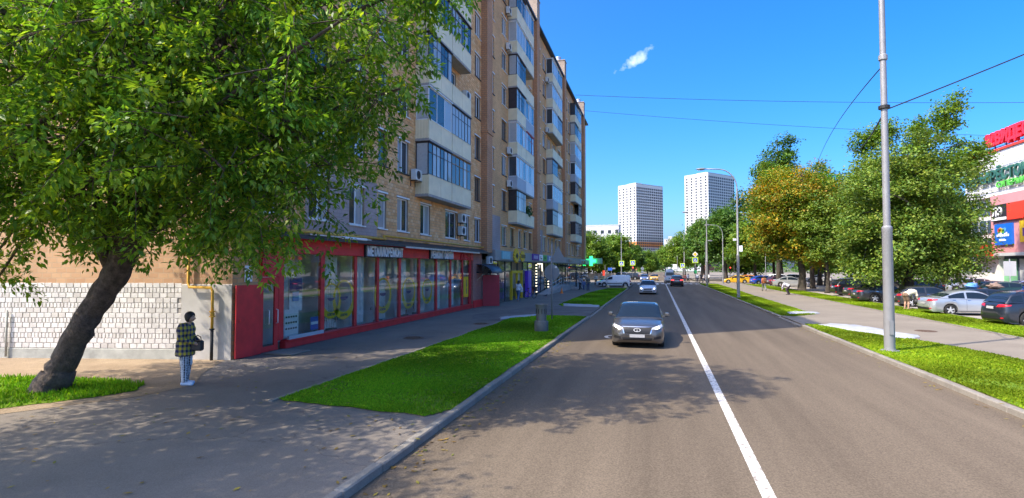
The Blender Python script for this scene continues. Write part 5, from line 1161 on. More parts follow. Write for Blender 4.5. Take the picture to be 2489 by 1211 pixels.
def signal(loc,z,label,lit,post=True,rz=0,h=None):
    t=thing('traffic_light',label,'traffic light',loc,rz,'traffic lights at the junction')
    if post: part('post',MB().tube([(0,0,0),(0,0,h or z+.6)],.05,8),M['pole'],t,smooth=True)
    part('backboard',MB().cbox(-.22,.22,-.18,-.05,z-.55,z+.55,.03),M['cream_board'] if lit=='cream' else M['black'],t)
    for k,m in enumerate((M['sig_red'] if lit=='red' else M['dark_metal'],M['dark_metal'],M['sig_green'] if lit=='green' else M['dark_metal'])): part('lamp',MB().lathe([(.11,-.22),(.12,-.18),(.12,-.16)],10,(0,0,z+.33-.33*k),'y'),m,t)
    return t
signal((-5.15,120.0,PZ),2.4,'traffic light below crossing sign left of the road','red',False)
signal((6.5,102.3,PZ),2.6,'dark traffic light under crossing sign at the right kerb','green',False)
gp_=thing('signal_cabinet','green panel on the crossing signal post at right kerb','panel',(6.45,101.7,2.0)); part('panel',MB().cbox(-.25,.25,-.06,.06,-.3,.3,.02),M['sig_green'],gp_)
signal((15.0,119,PZ),2.7,'pale traffic light seen side on behind the yellow taxi','cream',True,R(50),4.6)
signal((14.2,118.5,PZ),2.4,'red backed traffic light behind the yellow taxi','red',True,R(20))
rd=thing('road_works_sign','orange red panel on a pole left of blue direction sign','sign',(-11.0,119,PZ)); part('post',MB().tube([(0,0,0),(0,0,3.3)],.04,6),M['pole'],rd); part('panel',MB().box(-.5,-.05,-.03,.0,1.0,2.1),M['mall_red'],rd)
ds=thing('direction_sign','small blue direction board on a pole behind the white van','sign',(-9.6,118.5,PZ)); part('post',MB().tube([(0,0,0),(0,0,2.9)],.04,6),M['pole'],ds); part('board',MB().box(-.75,.15,-.05,-.03,2.1,2.7),M['blue_sign'],ds); part('arrow_board',MB().box(.15,.8,-.05,-.03,2.4,2.7),M['sign_back'],ds)
rs_=thing('round_sign','pale round sign on a post at the far left corner of junction','road sign',(-3.4,128,PZ)); part('post',MB().tube([(0,0,0),(0,0,3.0)],.04,6),M['pole'],rs_); part('disc',MB().lathe([(.36,-.06),(.36,-.03)],16,(0,0,2.5),'y'),M['sign_back'],rs_); part('plate',MB().box(-.3,.3,-.06,-.03,1.6,2.0),M['sign_back'],rs_)
bd=thing('white_board','white board on a pole right of the grey van','sign',(4.4,132,PZ)); part('post',MB().tube([(0,0,0),(0,0,5.5)],.05,6),M['pole'],bd); part('board',MB().box(-1.0,-.1,-.05,0,2.6,3.5),M['white_letter'],bd)
# half-sphere bollards
M['bollard']=mat('cream_concrete',(.55,.46,.26),rough=.85,var=.15,scale=5)
for (x,y,lab) in ((-6.7,76.4,'cream half-ball bollard before front wheel of the white van'),(-4.2,74.6,'cream half-ball bollard before rear wheel of white van')):
    single('bollard',MB().lathe([(.27,0),(.27,.06),(.255,.14),(.20,.24),(.11,.30),(0,.32)],14),M['bollard'],lab,'bollard','half-ball bollards',loc=(x,y,PZ),smooth=True)
single('traffic_cone',MB().lathe([(.2,0),(.2,.03),(.14,.04),(.03,.55),(0,.55)],12),mat('orange_cone',(.8,.2,.02),rough=.6),'small orange cone standing before the far shop ramp','cone',loc=(-9.9,57.5,PZ))
# ------------------------------------------------------------------ vehicles
def paint(name,col,metal=.35,rough=.28): return mat(name,col,rough=rough,metal=metal,var=.03,scale=2,coat=.9)
M['carglass']=mat('car_window_glass',(.012,.02,.032),rough=.02,var=0,spec=.45); M['tyre']=mat('tyre_rubber',(.018,.018,.018),rough=.85,var=.15,scale=20); M['rim']=mat('alloy_rim',(.62,.63,.64),rough=.35,metal=.35,var=.05)
M['trim']=mat('black_car_trim',(.015,.015,.017),rough=.5,var=.1); M['chrome']=mat('chrome_trim',(.75,.76,.78),rough=.12,metal=1.0,var=0); M['lampglass']=mat('clear_headlamp',(.42,.44,.47),rough=.08,var=.05,scale=30,spec=.9)
M['drl']=mat('lit_headlamp',(1,.97,.9),emit=(1,.95,.85),estr=3,var=0); M['tail']=mat('red_tail_lamp',(.52,.012,.02),rough=.15,var=.1,scale=20,spec=.8); M['tail_lit']=mat('lit_brake_lamp',(.8,.03,.03),emit=(1,.05,.05),estr=1.2,var=0); M['amber']=mat('lit_indicator',(.9,.35,.03),emit=(1,.4,.03),estr=1.5,var=0)
M['emblem']=mat('bright_badge',(.80,.81,.82),rough=.3,metal=.2,var=0); M['plate']=mat('number_plate_white',(.42,.42,.43),rough=.5,var=.04); M['under']=mat('dark_underbody',(.01,.01,.01),rough=.9,var=0)
KIND={
'sedan':dict(L=4.55,W=1.80,wr=.32,fo=.87,wb=2.68,top=[(0,.58),(.012,.66),(.035,.72),(.09,.78),(.2,.90),(.27,.96),(.5,.98),(.8,1.03),(.9,1.05),(.965,1.04),(.985,.98),(1,.80)],roof=[(.235,.93),(.30,1.12),(.395,1.385),(.46,1.455),(.55,1.475),(.66,1.43),(.75,1.31),(.885,1.05)],bp=.60,cp=.80),
'saloon':dict(L=4.92,W=1.86,wr=.35,fo=.85,wb=2.9,top=[(0,.60),(.008,.74),(.025,.80),(.08,.87),(.18,.95),(.27,1.0),(.5,1.01),(.8,1.06),(.9,1.08),(.965,1.06),(.985,1.0),(1,.80)],roof=[(.25,.97),(.31,1.14),(.405,1.40),(.46,1.47),(.55,1.50),(.66,1.46),(.75,1.34),(.89,1.08)],bp=.60,cp=.80),
'suv':dict(L=4.62,W=1.87,wr=.36,fo=.90,wb=2.68,top=[(0,.62),(.010,.78),(.03,.90),(.07,.97),(.18,1.06),(.25,1.10),(.5,1.11),(.9,1.16),(.96,1.14),(.985,1.05),(1,.88)],roof=[(.225,1.07),(.28,1.28),(.365,1.57),(.43,1.66),(.55,1.70),(.75,1.67),(.87,1.60),(.905,1.53),(.965,1.14)],bp=.58,cp=.80),
'hatch':dict(L=4.15,W=1.75,wr=.31,fo=.82,wb=2.55,top=[(0,.56),(.012,.66),(.035,.73),(.09,.80),(.2,.91),(.26,.97),(.5,.99),(.9,1.03),(.96,1.01),(.985,.95),(1,.80)],roof=[(.225,.94),(.29,1.14),(.385,1.40),(.46,1.48),(.58,1.50),(.76,1.46),(.87,1.37),(.965,1.02)],bp=.60,cp=.82),
'wagon':dict(L=4.55,W=1.75,wr=.31,fo=.82,wb=2.62,top=[(0,.56),(.012,.66),(.035,.72),(.09,.78),(.2,.88),(.27,.94),(.5,.96),(.9,.99),(.97,.97),(.985,.9),(1,.78)],roof=[(.245,.92),(.31,1.10),(.40,1.36),(.47,1.44),(.58,1.46),(.80,1.43),(.90,1.36),(.97,.98)],bp=.59,cp=.78),
'van':dict(L=4.47,W=1.75,wr=.32,fo=.82,wb=2.9,top=[(0,.60),(.012,.74),(.035,.84),(.08,.90),(.18,1.0),(.23,1.05),(.5,1.06),(.9,1.06),(.985,1.04),(.993,.95),(1,.80)],roof=[(.205,1.02),(.27,1.26),(.355,1.56),(.42,1.65),(.55,1.68),(.85,1.68),(.955,1.64),(.985,1.5),(.992,1.04)],bp=.56,cp=.99),
'bigvan':dict(L=5.9,W=2.0,wr=.36,fo=.95,wb=3.6,top=[(0,.65),(.01,.85),(.03,1.0),(.08,1.15),(.14,1.28),(.5,1.35),(.97,1.35),(.99,1.3),(1,1.1)],roof=[(.13,1.25),(.18,1.7),(.24,2.25),(.30,2.45),(.4,2.52),(.9,2.52),(.965,2.46),(.988,2.3),(.995,1.3)],bp=.45,cp=.99)}
def wheel_meshes():
    ty=MB().lathe([(.66,-.28),(.90,-.30),(.985,-.24),(1.0,-.12),(1.0,.12),(.985,.24),(.90,.30),(.66,.28)],28,(0,0,0),'y',False).mesh('tyre',M['tyre'],True)
    rm=MB().lathe([(.67,-.28),(.67,.10),(.60,.14),(.60,-.2)],28,(0,0,0),'y',False)
    for k in range(5):
        a=2*math.pi*k/5; c,s=math.cos(a),math.sin(a); w0,w1=.13,.085
        P=lambda r,o,y:(r*c-o*s,y,r*s+o*c)
        rm.add([P(.08,-w0,-.27),P(.08,w0,-.27),P(.64,w1,-.25),P(.64,-w1,-.25),P(.08,-w0,-.12),P(.08,w0,-.12),P(.64,w1,-.12),P(.64,-w1,-.12)],[(0,1,2,3),(7,6,5,4),(0,4,5,1),(1,5,6,2),(2,6,7,3),(3,7,4,0)])
    rm.lathe([(.14,-.28),(.14,-.12)],12,(0,0,0),'y',False); rm.lathe([(.001,-.285),(.14,-.28)],12,(0,0,0),'y')
    dk=MB().lathe([(.60,-.05),(.60,.0),(0,.0)],20,(0,0,0),'y',False); dk.lathe([(0.0,-.06),(.60,-.05)],20,(0,0,0),'y',False)
    return ty,rm.mesh('rim',M['rim']),dk.mesh('brake_disc',M['trim'])
WHL=wheel_meshes()
def chaikin(p,n=2):
    p=[tuple(map(float,q)) for q in p]
    for _ in range(n):
        q=[p[0]]
        for i in range(len(p)-1):
            a,b=p[i],p[i+1]; q+=[(a[0]*.75+b[0]*.25,a[1]*.75+b[1]*.25),(a[0]*.25+b[0]*.75,a[1]*.25+b[1]*.75)]
        q.append(p[-1]); p=q
    return p
CARC={}
def car_shell(kind):
    if kind in CARC: return CARC[kind]
    K=KIND[kind]; L,Wd,wr=K['L'],K['W'],K['wr']; xf=L/2-K['fo']; xr=xf-K['wb']; ra=wr*1.16
    tp=np.array(chaikin(K['top'],1)); zt=lambda t:float(np.interp(t,tp[:,0],tp[:,1]))
    def pl(t):
        f=1-.30*(1-min(t/.10,1))**2.4-.02*(1-min(t/.3,1)); r=1-.20*(1-min((1-t)/.07,1))**2.4-.025*(1-min((1-t)/.3,1)); return Wd/2*f*r
    ts=sorted(set(list(np.linspace(0,.03,5))+list(np.linspace(.03,.12,7))+list(np.linspace(.12,.9,40))+list(np.linspace(.9,.97,6))+list(np.linspace(.97,1,6))
        +[ (L/2-x)/L for c in (xf,xr) for x in np.concatenate([c+ra*np.cos(np.linspace(0,math.pi,17)),[c+ra+.004,c-ra-.004]])]))
    mb=MB(); sec=[]
    for t in ts:
        x=L/2-t*L; w=pl(t); z1=zt(t); e=min(t/.03,(1-t)/.03,1.0); zb=.19+.14*(1-e)**1.5; zs=z1-(.055+.03*(t<.25 or t>.88))*min(1,(z1-.5)/.3)
        for c in (xf,xr):
            if abs(x-c)<=ra: zb=max(zb,wr+math.sqrt(max(0,ra*ra-(x-c)**2)))
        zm=max(zb+.02,min(.56,zs-.1)); lip=.0
        P=[(0,zb),(w-.16,zb),(w-.035,zb+.0),(w-.012,zb+.03),(w,zb+.55*(zm-zb)+.02),(w+.004,zm+.02),(w-.012,zs-.16*(zs-zm)-.05),(w-.045,zs-.012),(w-.12,zs+.35*(z1-zs)),(w*.55,z1-.012*(w/.9)),(0,z1)]
        for i in range(1,len(P)):
            if P[i][1]<P[i-1][1]-1e-4 and i<9: P[i]=(P[i][0],P[i-1][1])
        sec.append([(x,y,z) for (y,z) in P]+[(x,-y,z) for (y,z) in P[::-1]])
    n=len(sec[0])
    for s in sec: mb.v.extend(s)
    for i in range(len(sec)-1):
        for k in range(n-1):
            a=i*n+k; 
            if k==len(P)-1: continue
            mb.f.append((a,a+1,a+1+n,a+n))
        mb.f.append((i*n+n-1,i*n,i*n+n,i*n+2*n-1)) if False else None
    mb.f.append(tuple(range(n-1,-1,-1))); e=(len(sec)-1)*n; mb.f.append(tuple(e+k for k in range(n)))
    # cabin
    rp=np.array(chaikin(K['roof'],2)); rx=L/2-rp[:,0]*L; rz=rp[:,1]; d=np.r_[0,np.cumsum(np.hypot(np.diff(rx),np.diff(rz)))]; U=d/d[-1]
    uat=lambda tf:float(np.interp(tf,rp[:,0],U))
    def cab(u,v,s=1):
        x=float(np.interp(u,U,rx)); z=float(np.interp(u,U,rz)); t=(L/2-x)/L; zbelt=min(zt(t)-.045,z); wb=pl(t)*.955-.02; hh=max(0,z-zbelt); wt=wb-.30*hh*(.62 if kind in('van','bigvan') else 1)
        cr=min(.075,hh*.45)
        if v<=1: return Vector((x,s*(wb+(wt-wb)*v),zbelt+(hh-cr)*v))
        a=(v-1); return Vector((x,s*wt*(1-a**1.9),zbelt+hh-cr*(1-a)**2.2))
    nu=46
    for s in (1,-1):
        b=len(mb.v); nv=12
        for i in range(nu+1):
            for j in range(nv+1): mb.v.append(tuple(cab(i/nu,2*j/nv,s)))
        for i in range(nu):
            for j in range(nv):
                a=b+i*(nv+1)+j; q=(a,a+nv+1,a+nv+2,a+1); mb.f.append(q if s<0 else q[::-1])
    bvh=BVHTree.FromPolygons([Vector(v) for v in mb.v],mb.f)
    CARC[kind]=(mb,cab,uat,bvh,K,xf,xr,zt,pl); return CARC[kind]
def car(name,label,cat,loc,heading,kind,pm,lights=False,tail_lit=False,emblem=None,black_bumper=False,detail=2,plate_back=True,group=None,rear_glass=True,sunroof=False,grille=None,roofbars=False,scale=1.0,open_gate=False,plate_z=.42):
    mb,cab,uat,bvh,K,xf,xr,zt,pl=car_shell(kind); L=K['L']; Wd=K['W']
    t=thing(name,label,cat,loc,heading,group); 
    if scale!=1.0: t.scale=(scale,)*3
    key=('body',kind); me=CARC.get((key,pm.name))
    if me is None:
        me=mb.mesh('body',pm,True); me.set_sharp_from_angle(angle=R(38)); CARC[(key,pm.name)]=me
    link('body',me,t)
    def cabpatch(nm,u0,u1,v0,v1,s,m,off=.006,nu=8,nv=5,mirror=False):
        q=MB(); 
        def f(a,b):
            u=u0+(u1-u0)*a; v=v0+(v1-v0)*b; h=1e-3
            if mirror: ss=1 if v<2 else -1; v=v if v<=2 else 4-v
            else: ss=s
            p=cab(u,v,ss); du=cab(min(u+h,1),v,ss)-cab(max(u-h,0),v,ss); dv=cab(u,min(v+h,2),ss)-cab(u,max(v-h,0),ss); nrm=du.cross(dv)*ss
            if nrm.length<1e-12: nrm=Vector((0,0,1))
            nrm.normalize(); 
            if nrm.z<-.2: nrm=-nrm
            if abs(nrm.y)>.5 and nrm.y*ss<0: nrm=-nrm
            return p+nrm*off
        q.grid(f,nu,nv); return part(nm,q,m,t,smooth=True)
    R_=K['roof']; ua=uat(R_[0][0]); uw=uat(R_[2][0]); ub=uat(K['bp']); 
    last=R_[-1][0]; pre=R_[-2][0]
    cabpatch('windscreen',uat(R_[0][0]+.012),uat(R_[2][0]+.035),1.10,2.90,1,M['carglass'],nu=8,nv=10,mirror=True)
    if rear_glass: cabpatch('rear_window',uat(pre+.30*(last-pre) if kind in('suv','hatch','wagon','van','bigvan') else pre+.02),uat(last-.022) if kind not in('van','bigvan') else .985,1.15,2.85,1,M['carglass'],nu=7,nv=8,mirror=True)
    for s in (1,-1):
        if kind in('van','bigvan'): cabpatch('side_window',uat(R_[0][0]+.055),uat(K['bp']-.12),.14,.86,s,M['carglass'])
        else:
            cabpatch('side_window',uat(R_[0][0]+.045),uat(K['bp']-.012),.10,.90,s,M['carglass']); cabpatch('side_window',uat(K['bp']+.012),uat(K['cp']-.005),.10,.90,s,M['carglass'])
            if kind in('suv','wagon','hatch'): cabpatch('side_window',uat(K['cp']+.012),uat(min(.93,K['cp']+.115)),.14,.84,s,M['carglass'],nu=4)
    if sunroof: cabpatch('sunroof',uat(.45),uat(.55),1.35,2.65,1,M['carglass'],nu=4,nv=8,mirror=True)
    def proj(nm,c4,m,front=True,n=(6,5),off=.008,parent=None,thick=0):
        "patch with four corners (y,z) thrown onto the front or rear of the body"
        q=MB(); sg=1 if front else -1
        def f(a,b):
            y=(c4[0][0]*(1-a)+c4[1][0]*a)*(1-b)+(c4[3][0]*(1-a)+c4[2][0]*a)*b; z=(c4[0][1]*(1-a)+c4[1][1]*a)*(1-b)+(c4[3][1]*(1-a)+c4[2][1]*a)*b
            h=bvh.ray_cast(Vector((sg*(L/2+1),y,z)),Vector((-sg,0,0)))
            if h[0] is None: return Vector((sg*(L/2-.35),y,z))
            return h[0]+Vector((sg*off,0,0))+(h[1]*off*.6 if h[1].x*sg>0 else -h[1]*off*.6)
        q.grid(f,n[0],n[1]); return part(nm,q,m,t,smooth=True)
    def sproj(nm,c4,m,s,n=(5,3),off=.006):
        q=MB()
        def f(a,b):
            x=(c4[0][0]*(1-a)+c4[1][0]*a)*(1-b)+(c4[3][0]*(1-a)+c4[2][0]*a)*b; z=(c4[0][1]*(1-a)+c4[1][1]*a)*(1-b)+(c4[3][1]*(1-a)+c4[2][1]*a)*b
            h=bvh.ray_cast(Vector((x,s*3,z)),Vector((0,-s,0)))
            return (h[0] if h[0] is not None else Vector((x,s*(pl(min(1,max(0,(L/2-x)/L)))-.05),z)))+Vector((0,s*off,0))
        q.grid(f,n[0],n[1]); return part(nm,q,m,t,smooth=True)
    w=Wd/2; hz=zt(.03) ; tzr=zt(.95)
    # front
    for s in (1,-1):
        proj('headlight',[(s*w*.50,hz-.13),(s*w*.955,hz-.06),(s*w*.90,hz+.03),(s*w*.56,hz-.055)],M['lampglass'])
        if lights: proj('lit_lamp',[(s*w*.66,hz-.11),(s*w*.82,hz-.085),(s*w*.80,hz-.02),(s*w*.66,hz-.055)],M['drl'],off=.014,n=(3,3))
        proj('fog_recess',[(s*w*.60,.34),(s*w*.88,.36),(s*w*.86,.46),(s*w*.62,.42)],M['trim'],n=(4,3))
    g=grille or [(-w*.46,hz-.22),(w*.46,hz-.22),(w*.50,hz-.06),(-w*.50,hz-.06)]
    proj('grille_surround',[(g[0][0]-.03,g[0][1]-.025),(g[1][0]+.03,g[1][1]-.025),(g[2][0]+.035,g[2][1]+.025),(g[3][0]-.035,g[3][1]+.025)],M['chrome'],n=(8,4),off=.006); proj('grille',g,M['trim'],n=(8,4),off=.012)
    proj('lower_intake',[(-w*.52,.30),(w*.52,.30),(w*.56,.39),(-w*.56,.39)],M['trim'],n=(8,3)); proj('number_plate',[(-.26,plate_z),(.26,plate_z),(.26,plate_z+.11),(-.26,plate_z+.11)],M['plate'],n=(4,2),off=.022)
    if emblem=='oval':
        em=thing_local=MB(); x=L/2+.02
        nn=24; zc=hz-.14
        for i in range(nn):
            a=2*math.pi*i/nn; b=2*math.pi*(i+1)/nn; P=lambda r,k:(x+.012,r*.125*math.cos(k),zc+r*.068*math.sin(k))
            em.quad(P(1,a),P(1,b),P(.76,b),P(.76,a))
        em.poly([(x+.014,-.028,zc-.052),(x+.014,-.010,zc-.052),(x+.014,.0,zc+.020),(x+.014,-.004,zc+.034)]); em.poly([(x+.014,.028,zc-.052),(x+.014,.010,zc-.052),(x+.014,.0,zc+.020),(x+.014,.004,zc+.034)]); part('emblem',em,M['emblem'],t)
    # rear
    for s in (1,-1):
        if kind in('van','bigvan'): proj('tail_light',[(s*w*.80,tzr-.30),(s*w*.93,tzr-.30),(s*w*.90,tzr-.0),(s*w*.80,tzr-.0)],M['tail'],False)
        else:
            proj('tail_light',[(s*w*.44,tzr-.24),(s*w*.90,tzr-.21),(s*w*.90,tzr-.095),(s*w*.50,tzr-.11)],M['tail_lit'] if tail_lit else M['tail'],False); sproj('tail_light_wrap',[(-L/2+.13,tzr-.205),(-L/2+.34,tzr-.16),(-L/2+.38,tzr-.105),(-L/2+.14,tzr-.11)],M['tail'],s)
        proj('reflector',[(s*w*.62,.36),(s*w*.86,.37),(s*w*.86,.42),(s*w*.62,.41)],M['tail'],False,n=(3,2))
    zp=.62 if kind in('sedan','saloon','hatch','wagon') else .80
    proj('number_plate',[(-.26,zp),(.26,zp),(.26,zp+.12),(-.26,zp+.12)],M['plate'],False,n=(4,2),off=.02)
    proj('rear_valance',[(-w*.7,.30),(w*.7,.30),(w*.74,.44),(-w*.74,.44)],M['trim'],False,n=(8,3),off=.012)
    if black_bumper:
        proj('front_bumper',[(-w*.93,.30),(w*.93,.30),(w*.95,.62),(-w*.95,.62)],M['trim'],True,n=(14,4),off=.016); proj('rear_bumper',[(-w*.93,.30),(w*.93,.30),(w*.95,.58),(-w*.95,.58)],M['trim'],False,n=(14,4),off=.016)
        for s in (1,-1):
            sproj('side_moulding',[(xf-K['wr']*1.25,.50),(xr+K['wr']*1.25,.50),(xr+K['wr']*1.25,.60),(xf-K['wr']*1.25,.60)],M['trim'],s,(8,2)); sproj('front_wing_trim',[(L/2-.02,.32),(xf+K['wr']*1.2,.32),(xf+K['wr']*1.2,.60),(L/2-.04,.60)],M['trim'],s)
    if detail>1:
        for s in (1,-1):
            for xx in (L/2-K['bp']*L+.05,L/2-K['bp']*L-.72): sproj('door_handle',[(xx-.0,.88),(xx+.17,.88),(xx+.17,.905),(xx,.905)],M['chrome'],s,(3,1),.022)
            for xx,z0 in ((L/2-K['bp']*L,.30),(xf-K['wr']-.16,.34)): sproj('door_gap',[(xx-.006,z0),(xx+.006,z0),(xx+.006,.93),(xx-.006,.93)],M['trim'],s,(1,8),.004)
            sproj('sill',[(xf-K['wr']*1.22,.20),(xr+K['wr']*1.22,.20),(xr+K['wr']*1.22,.27),(xf-K['wr']*1.22,.27)],M['trim'],s,(8,1),.006)
    for s in (1,-1):
        x0=L/2-(R_[0][0]+.075)*L; zb=zt(R_[0][0]+.075)-.0; y0=pl(R_[0][0]+.07)
        m=MB().cbox(x0-.06,x0+.10,min(s*(y0+.02),s*(y0+.20)),max(s*(y0+.02),s*(y0+.20)),zb+.02,zb+.16,.035); m.box(x0-.0,x0+.06,min(s*(y0-.06),s*(y0+.05)),max(s*(y0-.06),s*(y0+.05)),zb-.0,zb+.05); part('mirror',m,pm,t)
        if roofbars: part('roof_rail',MB().tube([cab(uat(.40),1.25,s)+Vector((0,0,.02)),cab(uat(.45),1.25,s)+Vector((0,0,.06)),cab(uat(.8),1.25,s)+Vector((0,0,.06)),cab(uat(.85),1.25,s)+Vector((0,0,.02))],.018,6),M['trim'],t)
    part('underbody',MB().box(-L/2+.25,L/2-.25,-w+.28,w-.28,.17,.62).box(xr-K['wr']*1.3,xr+K['wr']*1.3,-w+.2,w-.2,.45,.66).box(xf-K['wr']*1.3,xf+K['wr']*1.3,-w+.2,w-.2,.45,.66),M['under'],t)
    for x in (xf,xr):
        for s in (1,-1):
            o=bpy.data.objects.new('wheel',None); COL.objects.link(o); o.parent=t; o.location=(x,s*(w-.115),K['wr']); o.scale=(K['wr'],K['wr'],K['wr']); o.rotation_euler=(0,random.random(),0 if s<0 else math.pi); o.empty_display_size=.1
            for nm,q in zip(('tyre','rim','brake_disc'),WHL): link(nm,q,o)
    if open_gate:
        hx=-L/2+L*(1-pre)-.05; g=MB(); hz_=float(cab(uat(pre),2).z)
        g.grid(lambda a,b:(hx-.98*a,(b-.5)*(1.42-.25*a),hz_+.05+.85*a-.42*a*a+.03*math.sin(math.pi*b)),8,8); g.grid(lambda a,b:(hx-.98*a,(b-.5)*(1.42-.25*a),hz_-.03+.85*a-.42*a*a+.03*math.sin(math.pi*b)),8,8)
        gt=part('tailgate',g,pm,t,smooth=True); link('tailgate_window',MB().grid(lambda a,b:(hx-.12-.5*a,(b-.5)*1.1,hz_+.062+.85*(.12+.5*a)-.42*(.12+.5*a)**2+.03*math.sin(math.pi*b)),5,5).mesh('tailgate_window',M['carglass'],True),gt)
        for s in (1,-1): part('gas_strut',MB().tube([(-L/2+.28,s*.55,1.15),(hx-.5,s*.58,hz_+.34)],.012,5),M['trim'],t)
        part('boot_opening',MB().quad((-L/2+.06,-.62,.75),(-L/2+.06,.62,.75),(hx+.02,.58,hz_-.06),(hx+.02,-.58,hz_-.06)),M['under'],t)
    return t
random.seed(3)
P_={k:paint('paint_'+k,c,m) for k,(c,m) in dict(gunmetal=((.13,.125,.122),.6),white=((.72,.73,.74),.0),black=((.012,.013,.016),.2),silver=((.52,.54,.56),.55),navy=((.022,.028,.042),.3),dark_grey=((.055,.055,.058),.4),blue=((.02,.08,.45),.3),yellow=((.75,.42,.02),.0),grey_van=((.32,.35,.38),.3),red=((.45,.02,.03),.2),dark_green=((.02,.05,.04),.3),steel_blue=((.16,.22,.42),.3),orange=((.6,.2,.03),.1),maroon=((.10,.03,.04),.3)).items()}
# on the road
c1=car('parked_car' if False else 'grey_saloon','grey metallic saloon with chrome grille driving towards the camera','car',(-.72,22.2,RZ),R(-90),'saloon',P_['gunmetal'],lights=True,emblem='oval',sunroof=True,grille=[(-.43,.52),(.43,.52),(.50,.75),(-.50,.75)],plate_z=.40)
part('driver',MB().lathe([(0,-.13),(.07,-.11),(.095,-.03),(.09,.06),(.05,.12),(0,.13)],10,(.35,.36,1.16)).lathe([(.02,-.1),(.16,-.12),(.20,-.25),(.2,-.45)],10,(.3,.36,1.12)),mat('driver_skin_and_shirt',(.42,.36,.33),rough=.7,var=.2),c1,smooth=True) if False else None
car('white_sedan','white sedan with lit headlamps following the grey saloon','car',(-1.05,61.8,RZ),R(-90),'sedan',P_['white'],lights=True)
sv=car('black_suv','black off-roader with red rear lamps driving away ahead','car',(2.78,87.4,RZ),R(90),'suv',P_['black'],tail_lit=True)
car('grey_van','tall grey delivery van seen from behind at the junction','van',(2.15,108.5,RZ),R(90),'bigvan',P_['grey_van'],detail=1)
car('white_van','small white panel van with black bumpers parked across the pavement','van',(-5.85,78.0,PZ),R(180),'van',P_['white'],black_bumper=True,rear_glass=False)
car('parked_car','white car half hidden behind the white panel van','car',(-6.6,81.2,PZ),R(180),'sedan',P_['white'],detail=1)
car('oncoming_car','blue hatchback with pale front waiting beyond the junction','car',(-2.7,117.5,RZ),R(-90),'hatch',P_['steel_blue'],lights=True,detail=1)
car('taxi','yellow taxi facing the camera beyond the junction','taxi',(-.75,122,RZ),R(-90),'sedan',P_['yellow'],detail=1)
car('crossing_car','black off-roader crossing beyond the left crossing sign','car',(-6.2,126.5,RZ),R(180),'suv',P_['black'],detail=1)
car('crossing_car','white off-roader behind the black one left of the far road','car',(-8.6,131,RZ),R(180),'suv',P_['white'],detail=1,scale=1.05)
# right: by the junction
car('taxi','yellow taxi side on beyond the right pavement by the trees','taxi',(13.4,103.4,0),R(180),'sedan',P_['yellow'],detail=1)
car('parked_car','orange car behind the yellow taxi','car',(15.3,106.5,0),R(180),'hatch',P_['orange'],detail=1)
car('parked_car','bright blue hatchback right of the yellow taxi','car',(16.9,98.0,0),R(20),'hatch',P_['blue'],detail=1)
car('parked_car','white off-roader behind the bright blue hatchback','car',(20.6,104,0),R(10),'suv',P_['white'],detail=1)
car('parked_car','maroon and navy wagon left of the long silver wagon','car',(18.6,93.5,0),R(25),'wagon',P_['maroon'],detail=1)
car('silver_wagon','old silver sedan parked side on beyond the walking man','car',(18.6,87.0,0),R(-6),'sedan',P_['silver'],detail=1,scale=1.05)
car('parked_car','white car far across the car park behind the maple trunk','car',(30.2,118,0),R(170),'sedan',P_['white'],detail=1)
car('parked_car','pale car far left in the car park behind maple trunk','car',(25.0,116,0),R(190),'hatch',P_['silver'],detail=1)
car('parked_car','white car far right of the slim tree trunk across the car park','car',(35.5,116,0),R(175),'sedan',P_['white'],detail=1)
# right: near parking row, tails to the lawn
car('parked_suv','dark navy off-roader at right frame edge, tail to the grass','car',(18.0,32.0,0),R(4),'suv',P_['navy'],roofbars=True)
car('silver_sedan','silver sedan parked tail to the grass beside the dark off-roader','car',(17.75,38.4,0),R(3),'sedan',P_['silver'])
car('blue_wagon','dark blue wagon with bags on its roof behind the silver sedan','car',(20.6,42.0,0),R(2),'wagon',P_['navy'],detail=1)
car('open_wagon','dark grey wagon with raised tailgate behind bending man','car',(18.7,45.6,0),R(0),'hatch',P_['dark_grey'],open_gate=True)
car('dark_sedan','dark grey sedan with alloy wheels parked under the lime tree','car',(17.9,50.2,0),R(2),'saloon',P_['dark_grey'])
car('parked_car','dark sedan left of the one under the lime tree','car',(18.9,56.4,0),R(4),'sedan',P_['dark_grey'])
car('parked_suv','black off-roader parked furthest left of the near parking row','car',(19.2,61.2,0),R(4),'suv',P_['black'])
# second and third rows
for i,(x,y,h,k,p,lab) in enumerate([
 (29.4,52.0,182,'suv','blue','deep blue off-roader with roof bars in second parking row'),(26.2,45.3,178,'suv','black','black off-roader with tall red lamps at right frame edge'),(30.6,60.6,180,'hatch','dark_green','dark green hatchback in second row left of the deep blue one'),
 (36.2,68.0,185,'sedan','steel_blue','light blue sedan in the far parking row'),(37.6,64.0,178,'hatch','red','red hatchback in far parking row next to light blue one'),(38.6,59.5,180,'sedan','silver','silver sedan in the far row between two red cars'),(39.2,55.2,180,'hatch','red','second red hatchback at the frame edge of far row'),
 (32.6,66.5,178,'wagon','dark_grey','dark wagon in second row beneath the lime tree edge'),(33.5,72.5,182,'suv','silver','silver off-roader in second row behind the lime tree'),(27.0,68.0,180,'sedan','black','black sedan in second row behind the lime trunk')]):
    car('parked_car',lab,'car',(x,y,0),R(h),k,P_[p],detail=1,group='cars in the car park',tail_lit=False,roofbars=(i==0))
